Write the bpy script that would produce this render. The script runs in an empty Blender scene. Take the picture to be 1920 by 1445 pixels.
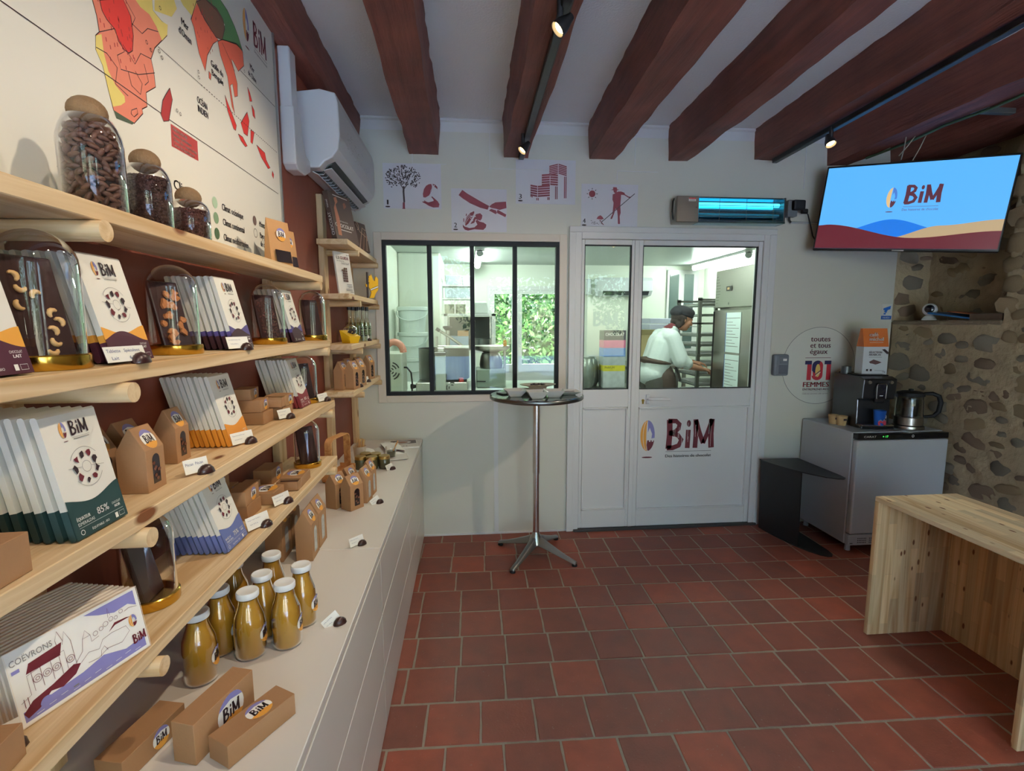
import bpy, bmesh, math, random
from mathutils import Vector, Matrix
random.seed(7)
PI = math.pi
R = math.radians
SC = bpy.context.scene
COL = SC.collection

# ---------------------------------------------------------------- camera
def setup_camera():
    F, YAW, PITCH, ROLL = 940.3, 0.08942, 0.12428, -0.00182
    fw = Vector((math.sin(YAW) * math.cos(PITCH), math.cos(YAW) * math.cos(PITCH), -math.sin(PITCH)))
    rt = Vector((math.cos(YAW), -math.sin(YAW), 0))
    up = rt.cross(fw)
    rt, up = math.cos(ROLL) * rt + math.sin(ROLL) * up, -math.sin(ROLL) * rt + math.cos(ROLL) * up
    cd = bpy.data.cameras.new('camera')
    cd.sensor_fit = 'HORIZONTAL'
    cd.sensor_width = 36.0
    cd.lens = F / 1920 * 36.0
    cd.clip_start = 0.02
    co = bpy.data.objects.new('camera', cd)
    co.matrix_world = Matrix(((rt.x, up.x, -fw.x, 0), (rt.y, up.y, -fw.y, 0), (rt.z, up.z, -fw.z, 1.5), (0, 0, 0, 1)))
    COL.objects.link(co)
    SC.camera = co
setup_camera()

# ---------------------------------------------------------------- world, daylight, exposure
w = bpy.data.worlds.new('sky')
SC.world = w
w.use_nodes = True
nt = w.node_tree
nt.nodes.clear()
sky = nt.nodes.new('ShaderNodeTexSky')
sky.sky_type = 'NISHITA'
sky.sun_disc = False
sky.sun_elevation = R(68)
sky.sun_rotation = R(240)
sky.air_density = 1.0
sky.dust_density = 0.6
bg = nt.nodes.new('ShaderNodeBackground')
bg.inputs['Strength'].default_value = 1.35
ow = nt.nodes.new('ShaderNodeOutputWorld')
nt.links.new(sky.outputs[0], bg.inputs[0])
nt.links.new(bg.outputs[0], ow.inputs[0])

sd = bpy.data.lights.new('sun', 'SUN')
sd.energy = 80.0
sd.angle = R(0.6)
sd.color = (1.0, .985, .96)
so = bpy.data.objects.new('sun', sd)
so.rotation_euler = Vector((.28, -.06, -.95)).to_track_quat('-Z', 'Y').to_euler()
COL.objects.link(so)

SC.view_settings.view_transform = 'Standard'
SC.view_settings.look = 'None'
SC.view_settings.gamma = 1.0
SC.view_settings.use_curve_mapping = False
SC.view_settings.exposure = 0.25
SC.cycles.use_denoising = True
SC.cycles.use_adaptive_sampling = True
SC.cycles.adaptive_threshold = 0.05
SC.cycles.max_bounces = 7
SC.cycles.diffuse_bounces = 4
SC.cycles.glossy_bounces = 4
SC.cycles.transmission_bounces = 8
SC.cycles.transparent_max_bounces = 24
SC.cycles.caustics_reflective = False
SC.cycles.caustics_refractive = False
SC.cycles.sample_clamp_indirect = 4.0

# ---------------------------------------------------------------- materials
def lin(c):
    out = []
    for v in c[:3]:
        v = v / 255.0
        out.append(v / 12.92 if v <= 0.04045 else ((v + 0.055) / 1.055) ** 2.4)
    return (out[0], out[1], out[2], 1.0)

MATS = {}
def mat(name, rgb, rough=0.55, metal=0.0, var=0.06, scale=18.0, bump=0.0, bscale=60.0, spec=0.5, stretch=None, rand=0.0, coat=0.0):
    """Principled material with procedural colour mottling and fine relief."""
    if name in MATS:
        return MATS[name]
    m = bpy.data.materials.new(name)
    m.use_nodes = True
    N, L = m.node_tree.nodes, m.node_tree.links
    b = N['Principled BSDF']
    b.inputs['Roughness'].default_value = rough
    b.inputs['Metallic'].default_value = metal
    b.inputs['Specular IOR Level'].default_value = spec
    if coat:
        b.inputs['Coat Weight'].default_value = coat
    base = lin(rgb)
    tc = N.new('ShaderNodeTexCoord')
    mp = N.new('ShaderNodeMapping')
    if stretch:
        mp.inputs['Scale'].default_value = stretch
    L.new(tc.outputs['Object'], mp.inputs[0])
    if var > 0:
        nz = N.new('ShaderNodeTexNoise')
        nz.inputs['Scale'].default_value = scale
        nz.inputs['Detail'].default_value = 3
        L.new(mp.outputs[0], nz.inputs['Vector'])
        mx = N.new('ShaderNodeMix')
        mx.data_type = 'RGBA'
        mx.inputs['A'].default_value = tuple(max(0, v * (1 - var)) for v in base[:3]) + (1,)
        mx.inputs['B'].default_value = tuple(min(1, v * (1 + var)) for v in base[:3]) + (1,)
        L.new(nz.outputs['Fac'], mx.inputs['Factor'])
        col = mx.outputs['Result']
        if rand > 0:
            oi = N.new('ShaderNodeObjectInfo')
            mr = N.new('ShaderNodeMapRange')
            mr.inputs['To Min'].default_value = 1 - rand
            mr.inputs['To Max'].default_value = 1 + rand
            L.new(oi.outputs['Random'], mr.inputs['Value'])
            hs = N.new('ShaderNodeHueSaturation')
            L.new(mr.outputs[0], hs.inputs['Value'])
            L.new(col, hs.inputs['Color'])
            col = hs.outputs[0]
        L.new(col, b.inputs['Base Color'])
    else:
        b.inputs['Base Color'].default_value = base
    if bump > 0:
        n2 = N.new('ShaderNodeTexNoise')
        n2.inputs['Scale'].default_value = bscale
        n2.inputs['Detail'].default_value = 4
        L.new(mp.outputs[0], n2.inputs['Vector'])
        bp = N.new('ShaderNodeBump')
        bp.inputs['Strength'].default_value = bump
        bp.inputs['Distance'].default_value = 0.01
        L.new(n2.outputs['Fac'], bp.inputs['Height'])
        L.new(bp.outputs[0], b.inputs['Normal'])
    MATS[name] = m
    return m

def ink(name, rgb, rough=0.6):
    return mat('ink_' + name, rgb, rough, var=0.04, scale=40)

def emit(name, rgb, strength):
    if name in MATS:
        return MATS[name]
    m = bpy.data.materials.new(name)
    m.use_nodes = True
    N, L = m.node_tree.nodes, m.node_tree.links
    b = N['Principled BSDF']
    b.inputs['Base Color'].default_value = (0.02, 0.02, 0.02, 1)
    b.inputs['Roughness'].default_value = 0.25
    b.inputs['Emission Color'].default_value = lin(rgb)
    b.inputs['Emission Strength'].default_value = strength
    MATS[name] = m
    return m

def glass(name, tint=(255, 255, 255), rough=0.0, ior=1.45, haze=0.0, hazecol=(255, 255, 255)):
    """Thin sheet glass: transparent with Fresnel mirror reflection."""
    if name in MATS:
        return MATS[name]
    m = bpy.data.materials.new(name)
    m.use_nodes = True
    N, L = m.node_tree.nodes, m.node_tree.links
    N.clear()
    o = N.new('ShaderNodeOutputMaterial')
    t = N.new('ShaderNodeBsdfTransparent')
    t.inputs[0].default_value = lin(tint)
    g = N.new('ShaderNodeBsdfGlossy')
    g.inputs['Roughness'].default_value = rough
    g.inputs[0].default_value = (1, 1, 1, 1)
    # Schlick reflectance from the unsigned viewing angle, so both faces of a thin sheet behave alike
    ge = N.new('ShaderNodeNewGeometry')
    dt = N.new('ShaderNodeVectorMath')
    dt.operation = 'DOT_PRODUCT'
    L.new(ge.outputs['Normal'], dt.inputs[0])
    L.new(ge.outputs['Incoming'], dt.inputs[1])
    ab = N.new('ShaderNodeMath')
    ab.operation = 'ABSOLUTE'
    L.new(dt.outputs['Value'], ab.inputs[0])
    om = N.new('ShaderNodeMath')
    om.operation = 'SUBTRACT'
    om.inputs[0].default_value = 1.35
    L.new(ab.outputs[0], om.inputs[1])
    pw = N.new('ShaderNodeMath')
    pw.operation = 'POWER'
    pw.inputs[1].default_value = 5.0
    L.new(om.outputs[0], pw.inputs[0])
    f0 = ((ior - 1) / (ior + 1)) ** 2
    fr = N.new('ShaderNodeMath')
    fr.operation = 'MULTIPLY_ADD'
    fr.inputs[1].default_value = 1 - f0
    fr.inputs[2].default_value = f0
    L.new(pw.outputs[0], fr.inputs[0])
    mx = N.new('ShaderNodeMixShader')
    L.new(fr.outputs[0], mx.inputs[0])
    src = t.outputs[0]
    if haze > 0:
        d = N.new('ShaderNodeBsdfDiffuse')
        d.inputs[0].default_value = lin(hazecol)
        m2 = N.new('ShaderNodeMixShader')
        m2.inputs[0].default_value = haze
        L.new(t.outputs[0], m2.inputs[1])
        L.new(d.outputs[0], m2.inputs[2])
        src = m2.outputs[0]
    L.new(src, mx.inputs[1])
    L.new(g.outputs[0], mx.inputs[2])
    L.new(mx.outputs[0], o.inputs[0])
    MATS[name] = m
    return m

def wood(name, axis='Y', light=(224, 198, 158), dark=(196, 160, 114), knots=True, staves=None, rough=0.6):
    """Pine: grain drawn out along one local axis, growth rings, scattered knots, optional glued staves."""
    if name in MATS:
        return MATS[name]
    m = bpy.data.materials.new(name)
    m.use_nodes = True
    N, L = m.node_tree.nodes, m.node_tree.links
    b = N['Principled BSDF']
    b.inputs['Roughness'].default_value = rough
    b.inputs['Specular IOR Level'].default_value = 0.3
    tc = N.new('ShaderNodeTexCoord')
    oi = N.new('ShaderNodeObjectInfo')
    off = N.new('ShaderNodeVectorMath')
    off.operation = 'MULTIPLY_ADD'
    off.inputs[1].default_value = (7.3, 5.1, 9.7)
    L.new(oi.outputs['Random'], off.inputs[0])
    L.new(tc.outputs['Object'], off.inputs[2])
    mp = N.new('ShaderNodeMapping')
    s = {'X': (0.6, 14, 14), 'Y': (14, 0.6, 14), 'Z': (14, 14, 0.6)}[axis]
    mp.inputs['Scale'].default_value = s
    L.new(off.outputs[0], mp.inputs[0])
    nz = N.new('ShaderNodeTexNoise')
    nz.inputs['Scale'].default_value = 1.35
    nz.inputs['Detail'].default_value = 4
    nz.inputs['Distortion'].default_value = 1.2
    L.new(mp.outputs[0], nz.inputs['Vector'])
    ml = N.new('ShaderNodeMath')
    ml.operation = 'MULTIPLY'
    ml.inputs[1].default_value = 6.0
    L.new(nz.outputs['Fac'], ml.inputs[0])
    fr = N.new('ShaderNodeMath')
    fr.operation = 'PINGPONG'
    fr.inputs[1].default_value = 1.35
    L.new(ml.outputs[0], fr.inputs[0])
    cr = N.new('ShaderNodeMix')
    cr.data_type = 'RGBA'
    cr.inputs['A'].default_value = lin(light)
    cr.inputs['B'].default_value = lin(dark)
    mm = N.new('ShaderNodeMath')
    mm.operation = 'MULTIPLY'
    mm.inputs[1].default_value = 0.8
    L.new(fr.outputs[0], mm.inputs[0])
    L.new(mm.outputs[0], cr.inputs['Factor'])
    col = cr.outputs['Result']
    if staves:
        br = N.new('ShaderNodeTexBrick')
        br.inputs['Color1'].default_value = (0.70, 0.68, 0.66, 1)
        br.inputs['Color2'].default_value = (1.18, 1.12, 1.02, 1)
        br.inputs['Mortar'].default_value = (0.9, 0.85, 0.8, 1)
        br.inputs['Mortar Size'].default_value = 0.002
        br.inputs['Scale'].default_value = 1.35
        br.inputs['Brick Width'].default_value = 0.34
        br.inputs['Row Height'].default_value = 0.055
        cx = N.new('ShaderNodeCombineXYZ')
        sx = N.new('ShaderNodeSeparateXYZ')
        L.new(off.outputs[0], sx.inputs[0])
        L.new(sx.outputs['XYZ'.index(staves[0])], cx.inputs[0])
        L.new(sx.outputs['XYZ'.index(staves[1])], cx.inputs[1])
        L.new(cx.outputs[0], br.inputs['Vector'])
        m3 = N.new('ShaderNodeMix')
        m3.data_type = 'RGBA'
        m3.blend_type = 'MULTIPLY'
        m3.inputs['Factor'].default_value = 0.8
        L.new(col, m3.inputs['A'])
        L.new(br.outputs['Color'], m3.inputs['B'])
        col = m3.outputs['Result']
    if knots:
        vo = N.new('ShaderNodeTexVoronoi')
        mk = N.new('ShaderNodeMapping')
        ks = {'X': (3.2, 8, 8), 'Y': (8, 3.2, 8), 'Z': (8, 8, 3.2)}[axis]
        if staves:
            ks = tuple(k * 2.0 for k in ks)
        mk.inputs['Scale'].default_value = ks
        L.new(off.outputs[0], mk.inputs[0])
        L.new(mk.outputs[0], vo.inputs['Vector'])
        vo.inputs['Scale'].default_value = 1.35
        kr = N.new('ShaderNodeMapRange')
        kr.inputs['From Min'].default_value = 0.08
        kr.inputs['From Max'].default_value = 0.15
        kr.inputs['To Min'].default_value = 1.35
        kr.inputs['To Max'].default_value = 0.0
        L.new(vo.outputs['Distance'], kr.inputs['Value'])
        m4 = N.new('ShaderNodeMix')
        m4.data_type = 'RGBA'
        m4.inputs['B'].default_value = lin((120, 72, 40))
        L.new(kr.outputs[0], m4.inputs['Factor'])
        L.new(col, m4.inputs['A'])
        col = m4.outputs['Result']
    L.new(col, b.inputs['Base Color'])
    bp = N.new('ShaderNodeBump')
    bp.inputs['Strength'].default_value = 0.12
    bp.inputs['Distance'].default_value = 0.004
    L.new(fr.outputs[0], bp.inputs['Height'])
    L.new(bp.outputs[0], b.inputs['Normal'])
    MATS[name] = m
    return m

# ---------------------------------------------------------------- mesh helpers
class MB:
    """Collects shapes; build() links them as ONE mesh object."""
    def __init__(s):
        s.v, s.f, s.m = [], [], []
    def add(s, vs, fs, mi=0):
        o = len(s.v)
        s.v += [tuple(p) for p in vs]
        s.f += [tuple(i + o for i in f) for f in fs]
        s.m += [mi] * len(fs)
        return s
    def box(s, x0, x1, y0, y1, z0, z1, mi=0):
        return s.add([(x0, y0, z0), (x1, y0, z0), (x1, y1, z0), (x0, y1, z0), (x0, y0, z1), (x1, y0, z1), (x1, y1, z1), (x0, y1, z1)],
                     [(0, 3, 2, 1), (4, 5, 6, 7), (0, 1, 5, 4), (1, 2, 6, 5), (2, 3, 7, 6), (3, 0, 4, 7)], mi)
    def hexa(s, p, mi=0):
        return s.add(p, [(0, 3, 2, 1), (4, 5, 6, 7), (0, 1, 5, 4), (1, 2, 6, 5), (2, 3, 7, 6), (3, 0, 4, 7)], mi)
    def prism(s, poly, a, b, axis='y', mi=0):
        """poly: 2-D outline; extruded along axis from a to b."""
        n = len(poly)
        def P(u, w, t):
            return {'y': (u, t, w), 'x': (t, u, w), 'z': (u, w, t)}[axis]
        vs = [P(u, w, a) for u, w in poly] + [P(u, w, b) for u, w in poly]
        fs = [tuple(range(n)), tuple(range(2 * n - 1, n - 1, -1))] + [(i, (i + 1) % n, n + (i + 1) % n, n + i) for i in range(n)]
        return s.add(vs, fs, mi)
    def lathe(s, prof, seg=24, mi=0, c=(0, 0), cap=True, flat=1.0):
        vs, fs = [], []
        for r, z in prof:
            for k in range(seg):
                a = 2 * PI * k / seg
                vs.append((c[0] + r * math.cos(a), c[1] + r * flat * math.sin(a), z))
        n = len(prof)
        for i in range(n - 1):
            for k in range(seg):
                k2 = (k + 1) % seg
                fs.append((i * seg + k, i * seg + k2, (i + 1) * seg + k2, (i + 1) * seg + k))
        if cap and prof[0][0] > 1e-5:
            fs.append(tuple(range(seg - 1, -1, -1)))
        if cap and prof[-1][0] > 1e-5:
            fs.append(tuple((n - 1) * seg + k for k in range(seg)))
        return s.add(vs, fs, mi)
    def tube(s, path, r, seg=10, mi=0, cap=True, closed=False):
        pts = [Vector(p) for p in path]
        n = len(pts)
        rr = r if isinstance(r, (list, tuple)) else [r] * n
        vs, fs = [], []
        prev = None
        for i, p in enumerate(pts):
            if closed:
                t = pts[(i + 1) % n] - pts[i - 1]
            else:
                t = pts[min(i + 1, n - 1)] - pts[max(i - 1, 0)]
            t.normalize()
            if prev is None:
                a = Vector((0, 0, 1)) if abs(t.z) < 0.9 else Vector((1, 0, 0))
                u = t.cross(a).normalized()
            else:
                u = (prev - t * prev.dot(t)).normalized()
            prev = u
            w_ = t.cross(u)
            for k in range(seg):
                a = 2 * PI * k / seg
                vs.append(p + (u * math.cos(a) + w_ * math.sin(a)) * rr[i])
        m_ = n if closed else n - 1
        for i in range(m_):
            j = (i + 1) % n
            for k in range(seg):
                k2 = (k + 1) % seg
                fs.append((i * seg + k, i * seg + k2, j * seg + k2, j * seg + k))
        if cap and not closed:
            fs.append(tuple(range(seg - 1, -1, -1)))
            fs.append(tuple((n - 1) * seg + k for k in range(seg)))
        return s.add(vs, fs, mi)
    def ico(s, c, rx, ry, rz, sub=1, mi=0, jit=0.0, rnd=None):
        bm = bmesh.new()
        bmesh.ops.create_icosphere(bm, subdivisions=sub, radius=1)
        rnd = rnd or random
        bm.verts.index_update()
        vs = [(c[0] + v.co.x * rx * (1 + rnd.uniform(-jit, jit)), c[1] + v.co.y * ry * (1 + rnd.uniform(-jit, jit)), c[2] + v.co.z * rz * (1 + rnd.uniform(-jit, jit))) for v in bm.verts]
        fs = [tuple(v.index for v in f.verts) for f in bm.faces]
        bm.free()
        return s.add(vs, fs, mi)
    def xf(s, M, start=0):
        for i in range(start, len(s.v)):
            s.v[i] = tuple(M @ Vector(s.v[i]))
        return s
    def mesh(s, name, mats, smooth=None, bevel=0.0, bseg=1):
        me = bpy.data.meshes.new(name)
        me.from_pydata(s.v, [], s.f)
        if not isinstance(mats, (list, tuple)):
            mats = [mats]
        for q in mats:
            me.materials.append(q)
        if len(mats) > 1:
            me.polygons.foreach_set('material_index', s.m)
        if bevel > 0:
            bm = bmesh.new()
            bm.from_mesh(me)
            bmesh.ops.recalc_face_normals(bm, faces=bm.faces)
            es = [e for e in bm.edges if len(e.link_faces) == 2 and e.calc_face_angle(0) > 0.5]
            bmesh.ops.bevel(bm, geom=es, offset=bevel, segments=bseg, affect='EDGES', profile=0.5, clamp_overlap=True)
            bm.to_mesh(me)
            bm.free()
        else:
            bm = bmesh.new()
            bm.from_mesh(me)
            bmesh.ops.recalc_face_normals(bm, faces=bm.faces)
            bm.to_mesh(me)
            bm.free()
        if smooth is not None:
            me.polygons.foreach_set('use_smooth', [True] * len(me.polygons))
            me.set_sharp_from_angle(angle=R(smooth))
        me.update()
        return me
    def build(s, name, mats, parent=None, loc=(0, 0, 0), rot=(0, 0, 0), smooth=None, bevel=0.0, bseg=1):
        return link(name, s.mesh(name, mats, smooth, bevel, bseg), parent, loc, rot)

def link(name, me, parent=None, loc=(0, 0, 0), rot=(0, 0, 0)):
    o = bpy.data.objects.new(name, me)
    COL.objects.link(o)
    o.location = loc
    o.rotation_euler = rot
    if parent is not None:
        o.parent = parent
    return o

def tag(o, label, cat, group=None):
    o['label'] = label
    o['category'] = cat
    if group:
        o['group'] = group
    return o

def thing(name, label, cat, loc=(0, 0, 0), rot=(0, 0, 0), group=None):
    o = bpy.data.objects.new(name, None)
    o.empty_display_size = 0.02
    COL.objects.link(o)
    o.location = loc
    o.rotation_euler = rot if isinstance(rot, (tuple, list)) else (0, 0, rot)
    return tag(o, label, cat, group)

def struct(o, label=None):
    o['kind'] = 'structure'
    if label:
        o['label'] = label
    return o

def dup(root, loc=None, rot=None, label=None, group=None, scale=None):
    def cp(o, par):
        c = o.copy()
        COL.objects.link(c)
        c.parent = par
        for ch in [k for k in list(o.children)]:
            cp(ch, c)
        return c
    r = cp(root, root.parent)
    if loc is not None:
        r.location = loc
    if rot is not None:
        r.rotation_euler = rot if isinstance(rot, (tuple, list)) else (0, 0, rot)
    if scale is not None:
        r.scale = (scale, scale, scale) if not isinstance(scale, (tuple, list)) else scale
    if label:
        r['label'] = label
    if group:
        r['group'] = group
    return r

# ---------------------------------------------------------------- flat print (lettering, pictures) laid on real surfaces
TXT = {}
def text_tris(s):
    """Outline font -> (verts, faces, width) with cap height 1."""
    if s in TXT:
        return TXT[s]
    cu = bpy.data.curves.new('t', 'FONT')
    cu.body = s
    cu.size = 1.0
    cu.resolution_u = 2
    ob = bpy.data.objects.new('t', cu)
    me = bpy.data.meshes.new_from_object(ob)
    k = 1 / 0.69
    vs = [(v.co.x * k, v.co.y * k) for v in me.vertices]
    fs = [tuple(p.vertices) for p in me.polygons]
    xs = [v[0] for v in vs] or [0, 1]
    x0 = min(xs)
    vs = [(x - x0, y) for x, y in vs]
    TXT[s] = (vs, fs, max(xs) - x0)
    bpy.data.objects.remove(ob)
    bpy.data.curves.remove(cu)
    bpy.data.meshes.remove(me)
    return TXT[s]

class Print:
    def __init__(s):
        s.v, s.f, s.m, s.mats = [], [], [], []
        s.lay = 0
        s.hold = False
    def mi(s, m):
        if m not in s.mats:
            s.mats.append(m)
        return s.mats.index(m)
    def same(s):
        '''following shapes share one layer until next()'''
        s.lay += 1
        s.hold = True
    def next(s):
        s.hold = False
    def raw(s, pts, faces, m, lift=None):
        o = len(s.v)
        if lift is None:
            if not s.hold:
                s.lay += 1
            lift = s.lay
        s.v += [(p[0], p[1], lift) for p in pts]
        s.f += [tuple(i + o for i in f) for f in faces]
        s.m += [s.mi(m)] * len(faces)
        return s
    def poly(s, pts, m, lift=None):
        return s.raw(pts, [tuple(range(len(pts)))], m, lift)
    def rect(s, x0, y0, x1, y1, m):
        return s.poly([(x0, y0), (x1, y0), (x1, y1), (x0, y1)], m)
    def ell(s, cx, cy, rx, ry, m, n=28, a0=0, a1=2 * PI):
        pts = [(cx + rx * math.cos(a0 + (a1 - a0) * i / n), cy + ry * math.sin(a0 + (a1 - a0) * i / n)) for i in range(n + (0 if abs(a1 - a0 - 2 * PI) < 1e-6 else 1))]
        return s.poly(pts, m)
    def ring(s, cx, cy, r, wd, m, n=40, a0=0, a1=2 * PI, ry=None):
        ry = ry or r
        pts, fs = [], []
        for i in range(n + 1):
            a = a0 + (a1 - a0) * i / n
            pts += [(cx + (r - wd / 2) * math.cos(a), cy + (ry - wd / 2) * math.sin(a)), (cx + (r + wd / 2) * math.cos(a), cy + (ry + wd / 2) * math.sin(a))]
        for i in range(n):
            fs.append((2 * i, 2 * i + 1, 2 * i + 3, 2 * i + 2))
        return s.raw(pts, fs, m)
    def line(s, pts, wd, m):
        o, fs = [], []
        n = len(pts)
        for i, p in enumerate(pts):
            a, b = pts[max(i - 1, 0)], pts[min(i + 1, n - 1)]
            dx, dy = b[0] - a[0], b[1] - a[1]
            l = math.hypot(dx, dy) or 1
            nx, ny = -dy / l * wd / 2, dx / l * wd / 2
            o += [(p[0] + nx, p[1] + ny), (p[0] - nx, p[1] - ny)]
        for i in range(n - 1):
            fs.append((2 * i, 2 * i + 1, 2 * i + 3, 2 * i + 2))
        return s.raw(o, fs, m)
    def text(s, t, x, y, h, m, width=None, align='l', slant=0.0, bold=0.0):
        vs, fs, tw = text_tris(t)
        sx = h if width is None else width / max(tw, 1e-6)
        off = {'l': 0, 'c': -tw * sx / 2, 'r': -tw * sx}[align]
        if not s.hold:
            s.lay += 1
        for k in ([0] if not bold else [-bold, 0, bold]):
            s.raw([(x + off + vx * sx + vy * h * slant + k, y + vy * h) for vx, vy in vs], fs, m, s.lay)
        return s
    def xf2(s, fn, start=0):
        for i in range(start, len(s.v)):
            a = fn(s.v[i][0], s.v[i][1])
            s.v[i] = (a[0], a[1], s.v[i][2])
        return s
    def mesh(s, name, o, u, v, eps=0.00025, cyl=None):
        """o: origin, u/v: unit axes; cyl: radius -> wrapped round a vertical axis through o."""
        o, u, v = Vector(o), Vector(u), Vector(v)
        n = u.cross(v).normalized()
        me = bpy.data.meshes.new(name)
        vs = []
        for a, b, l in s.v:
            if cyl:
                th = a / cyl
                rr = cyl + eps * min(l, 8)
                vs.append(tuple(o + u * (math.sin(th) * rr) + n * (math.cos(th) * rr) + v * b))
            else:
                vs.append(tuple(o + u * a + v * b + n * (eps * l)))
        me.from_pydata(vs, [], s.f)
        for q in s.mats:
            me.materials.append(q)
        me.polygons.foreach_set('material_index', s.m)
        me.update()
        return me
    def build(s, name, parent, o, u, v, eps=0.00025, cyl=None):
        return link(name, s.mesh(name, o, u, v, eps, cyl), parent)

def noise3(x, y, z):
    from mathutils import noise
    return noise.noise(Vector((x, y, z)))
# ================================================================ room shell
YB, YF = 3.44, -1.9            # back wall face, front wall face
XL, XR = -0.765, 3.12
ZC = 2.80

M_wall = mat('panel_offwhite', (218, 215, 202), 0.42, var=0.02, scale=3, bump=0.02, bscale=30)
M_trimw = mat('white_pvc', (224, 223, 221), 0.3, var=0.015, scale=6)
M_casing = mat('cream_casing', (220, 208, 192), 0.4, var=0.02, scale=5)
M_terra = mat('terracotta_paint', (124, 60, 40), 0.6, var=0.10, scale=6, bump=0.15, bscale=25)
M_ceil = mat('ceiling_plaster', (242, 247, 250), 0.85, var=0.03, scale=4, bump=0.25, bscale=90)
M_grout = mat('grout', (168, 154, 134), 0.9, var=0.18, scale=25, bump=0.4, bscale=140)
M_mortar = mat('lime_mortar', (164, 146, 116), 0.95, var=0.25, scale=7, bump=1.0, bscale=28)

# floor
fl = MB().box(XL - .1, XR + .4, YF - .1, 7.4, -0.06, -0.0025).build('floor', M_grout)
struct(fl, 'grey grout bed under the terracotta tiles')

def tile_material():
    m = bpy.data.materials.new('terracotta_tile')
    m.use_nodes = True
    N, L = m.node_tree.nodes, m.node_tree.links
    b = N['Principled BSDF']
    b.inputs['Specular IOR Level'].default_value = 0.45
    oi = N.new('ShaderNodeObjectInfo')
    tc = N.new('ShaderNodeTexCoord')
    ad = N.new('ShaderNodeVectorMath')
    ad.operation = 'MULTIPLY_ADD'
    ad.inputs[1].default_value = (31, 17, 23)
    L.new(oi.outputs['Random'], ad.inputs[0])
    L.new(tc.outputs['Object'], ad.inputs[2])
    cr = N.new('ShaderNodeValToRGB')
    cr.color_ramp.elements[0].color = lin((132, 73, 57))
    cr.color_ramp.elements[1].color = lin((164, 82, 58))
    e = cr.color_ramp.elements.new(0.35)
    e.color = lin((136, 74, 57))
    e = cr.color_ramp.elements.new(0.75)
    e.color = lin((148, 78, 58))
    L.new(oi.outputs['Random'], cr.inputs[0])
    nz = N.new('ShaderNodeTexNoise')
    nz.inputs['Scale'].default_value = 12
    nz.inputs['Detail'].default_value = 5
    L.new(ad.outputs[0], nz.inputs['Vector'])
    mr = N.new('ShaderNodeMapRange')
    mr.inputs['From Min'].default_value = .25
    mr.inputs['From Max'].default_value = .75
    mr.inputs['To Min'].default_value = .80
    mr.inputs['To Max'].default_value = 1.18
    L.new(nz.outputs['Fac'], mr.inputs['Value'])
    hs = N.new('ShaderNodeHueSaturation')
    L.new(mr.outputs[0], hs.inputs['Value'])
    L.new(cr.outputs[0], hs.inputs['Color'])
    n2 = N.new('ShaderNodeTexNoise')
    n2.inputs['Scale'].default_value = 120
    n2.inputs['Detail'].default_value = 3
    L.new(ad.outputs[0], n2.inputs['Vector'])
    vo = N.new('ShaderNodeMapRange')
    vo.inputs['From Min'].default_value = .70
    vo.inputs['From Max'].default_value = .76
    L.new(n2.outputs['Fac'], vo.inputs['Value'])
    mx = N.new('ShaderNodeMix')
    mx.data_type = 'RGBA'
    mx.inputs['B'].default_value = lin((165, 130, 112))
    L.new(vo.outputs[0], mx.inputs['Factor'])
    L.new(hs.outputs[0], mx.inputs['A'])
    L.new(mx.outputs['Result'], b.inputs['Base Color'])
    rr = N.new('ShaderNodeMapRange')
    rr.inputs['To Min'].default_value = .38
    rr.inputs['To Max'].default_value = .66
    L.new(nz.outputs['Fac'], rr.inputs['Value'])
    L.new(rr.outputs[0], b.inputs['Roughness'])
    bp = N.new('ShaderNodeBump')
    bp.inputs['Strength'].default_value = .25
    bp.inputs['Distance'].default_value = .004
    L.new(n2.outputs['Fac'], bp.inputs['Height'])
    L.new(bp.outputs[0], b.inputs['Normal'])
    return m
M_tile = tile_material()
rt_ = random.Random(11)
TW, TD = 0.1985, 0.2005
def tile_mesh(k):
    n = 5
    rim = []
    hx, hy = TW / 2, TD / 2
    for i in range(n): rim.append((-hx + 2 * hx * i / n, -hy))
    for i in range(n): rim.append((hx, -hy + 2 * hy * i / n))
    for i in range(n): rim.append((hx - 2 * hx * i / n, hy))
    for i in range(n): rim.append((-hx, hy - 2 * hy * i / n))
    rim = [(x + rt_.uniform(-.0012, .0012), y + rt_.uniform(-.0012, .0012)) for x, y in rim]
    b = MB()
    N_ = len(rim)
    vs = [(x, y, -.012) for x, y in rim] + [(x * .998, y * .998, -.002) for x, y in rim] + [(x * .975, y * .975, 0) for x, y in rim]
    fs = [(i, (i + 1) % N_, N_ + (i + 1) % N_, N_ + i) for i in range(N_)]
    fs += [(N_ + i, N_ + (i + 1) % N_, 2 * N_ + (i + 1) % N_, 2 * N_ + i) for i in range(N_)]
    fs.append(tuple(range(2 * N_, 3 * N_)))
    return b.add(vs, fs).mesh('tile', M_tile)
TM = [tile_mesh(k) for k in range(6)]
ROT = -0.021
offs = {0: -.092, 1: -.168, 2: -.061}
far_tiles = MB()
nt_ = 0
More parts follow.
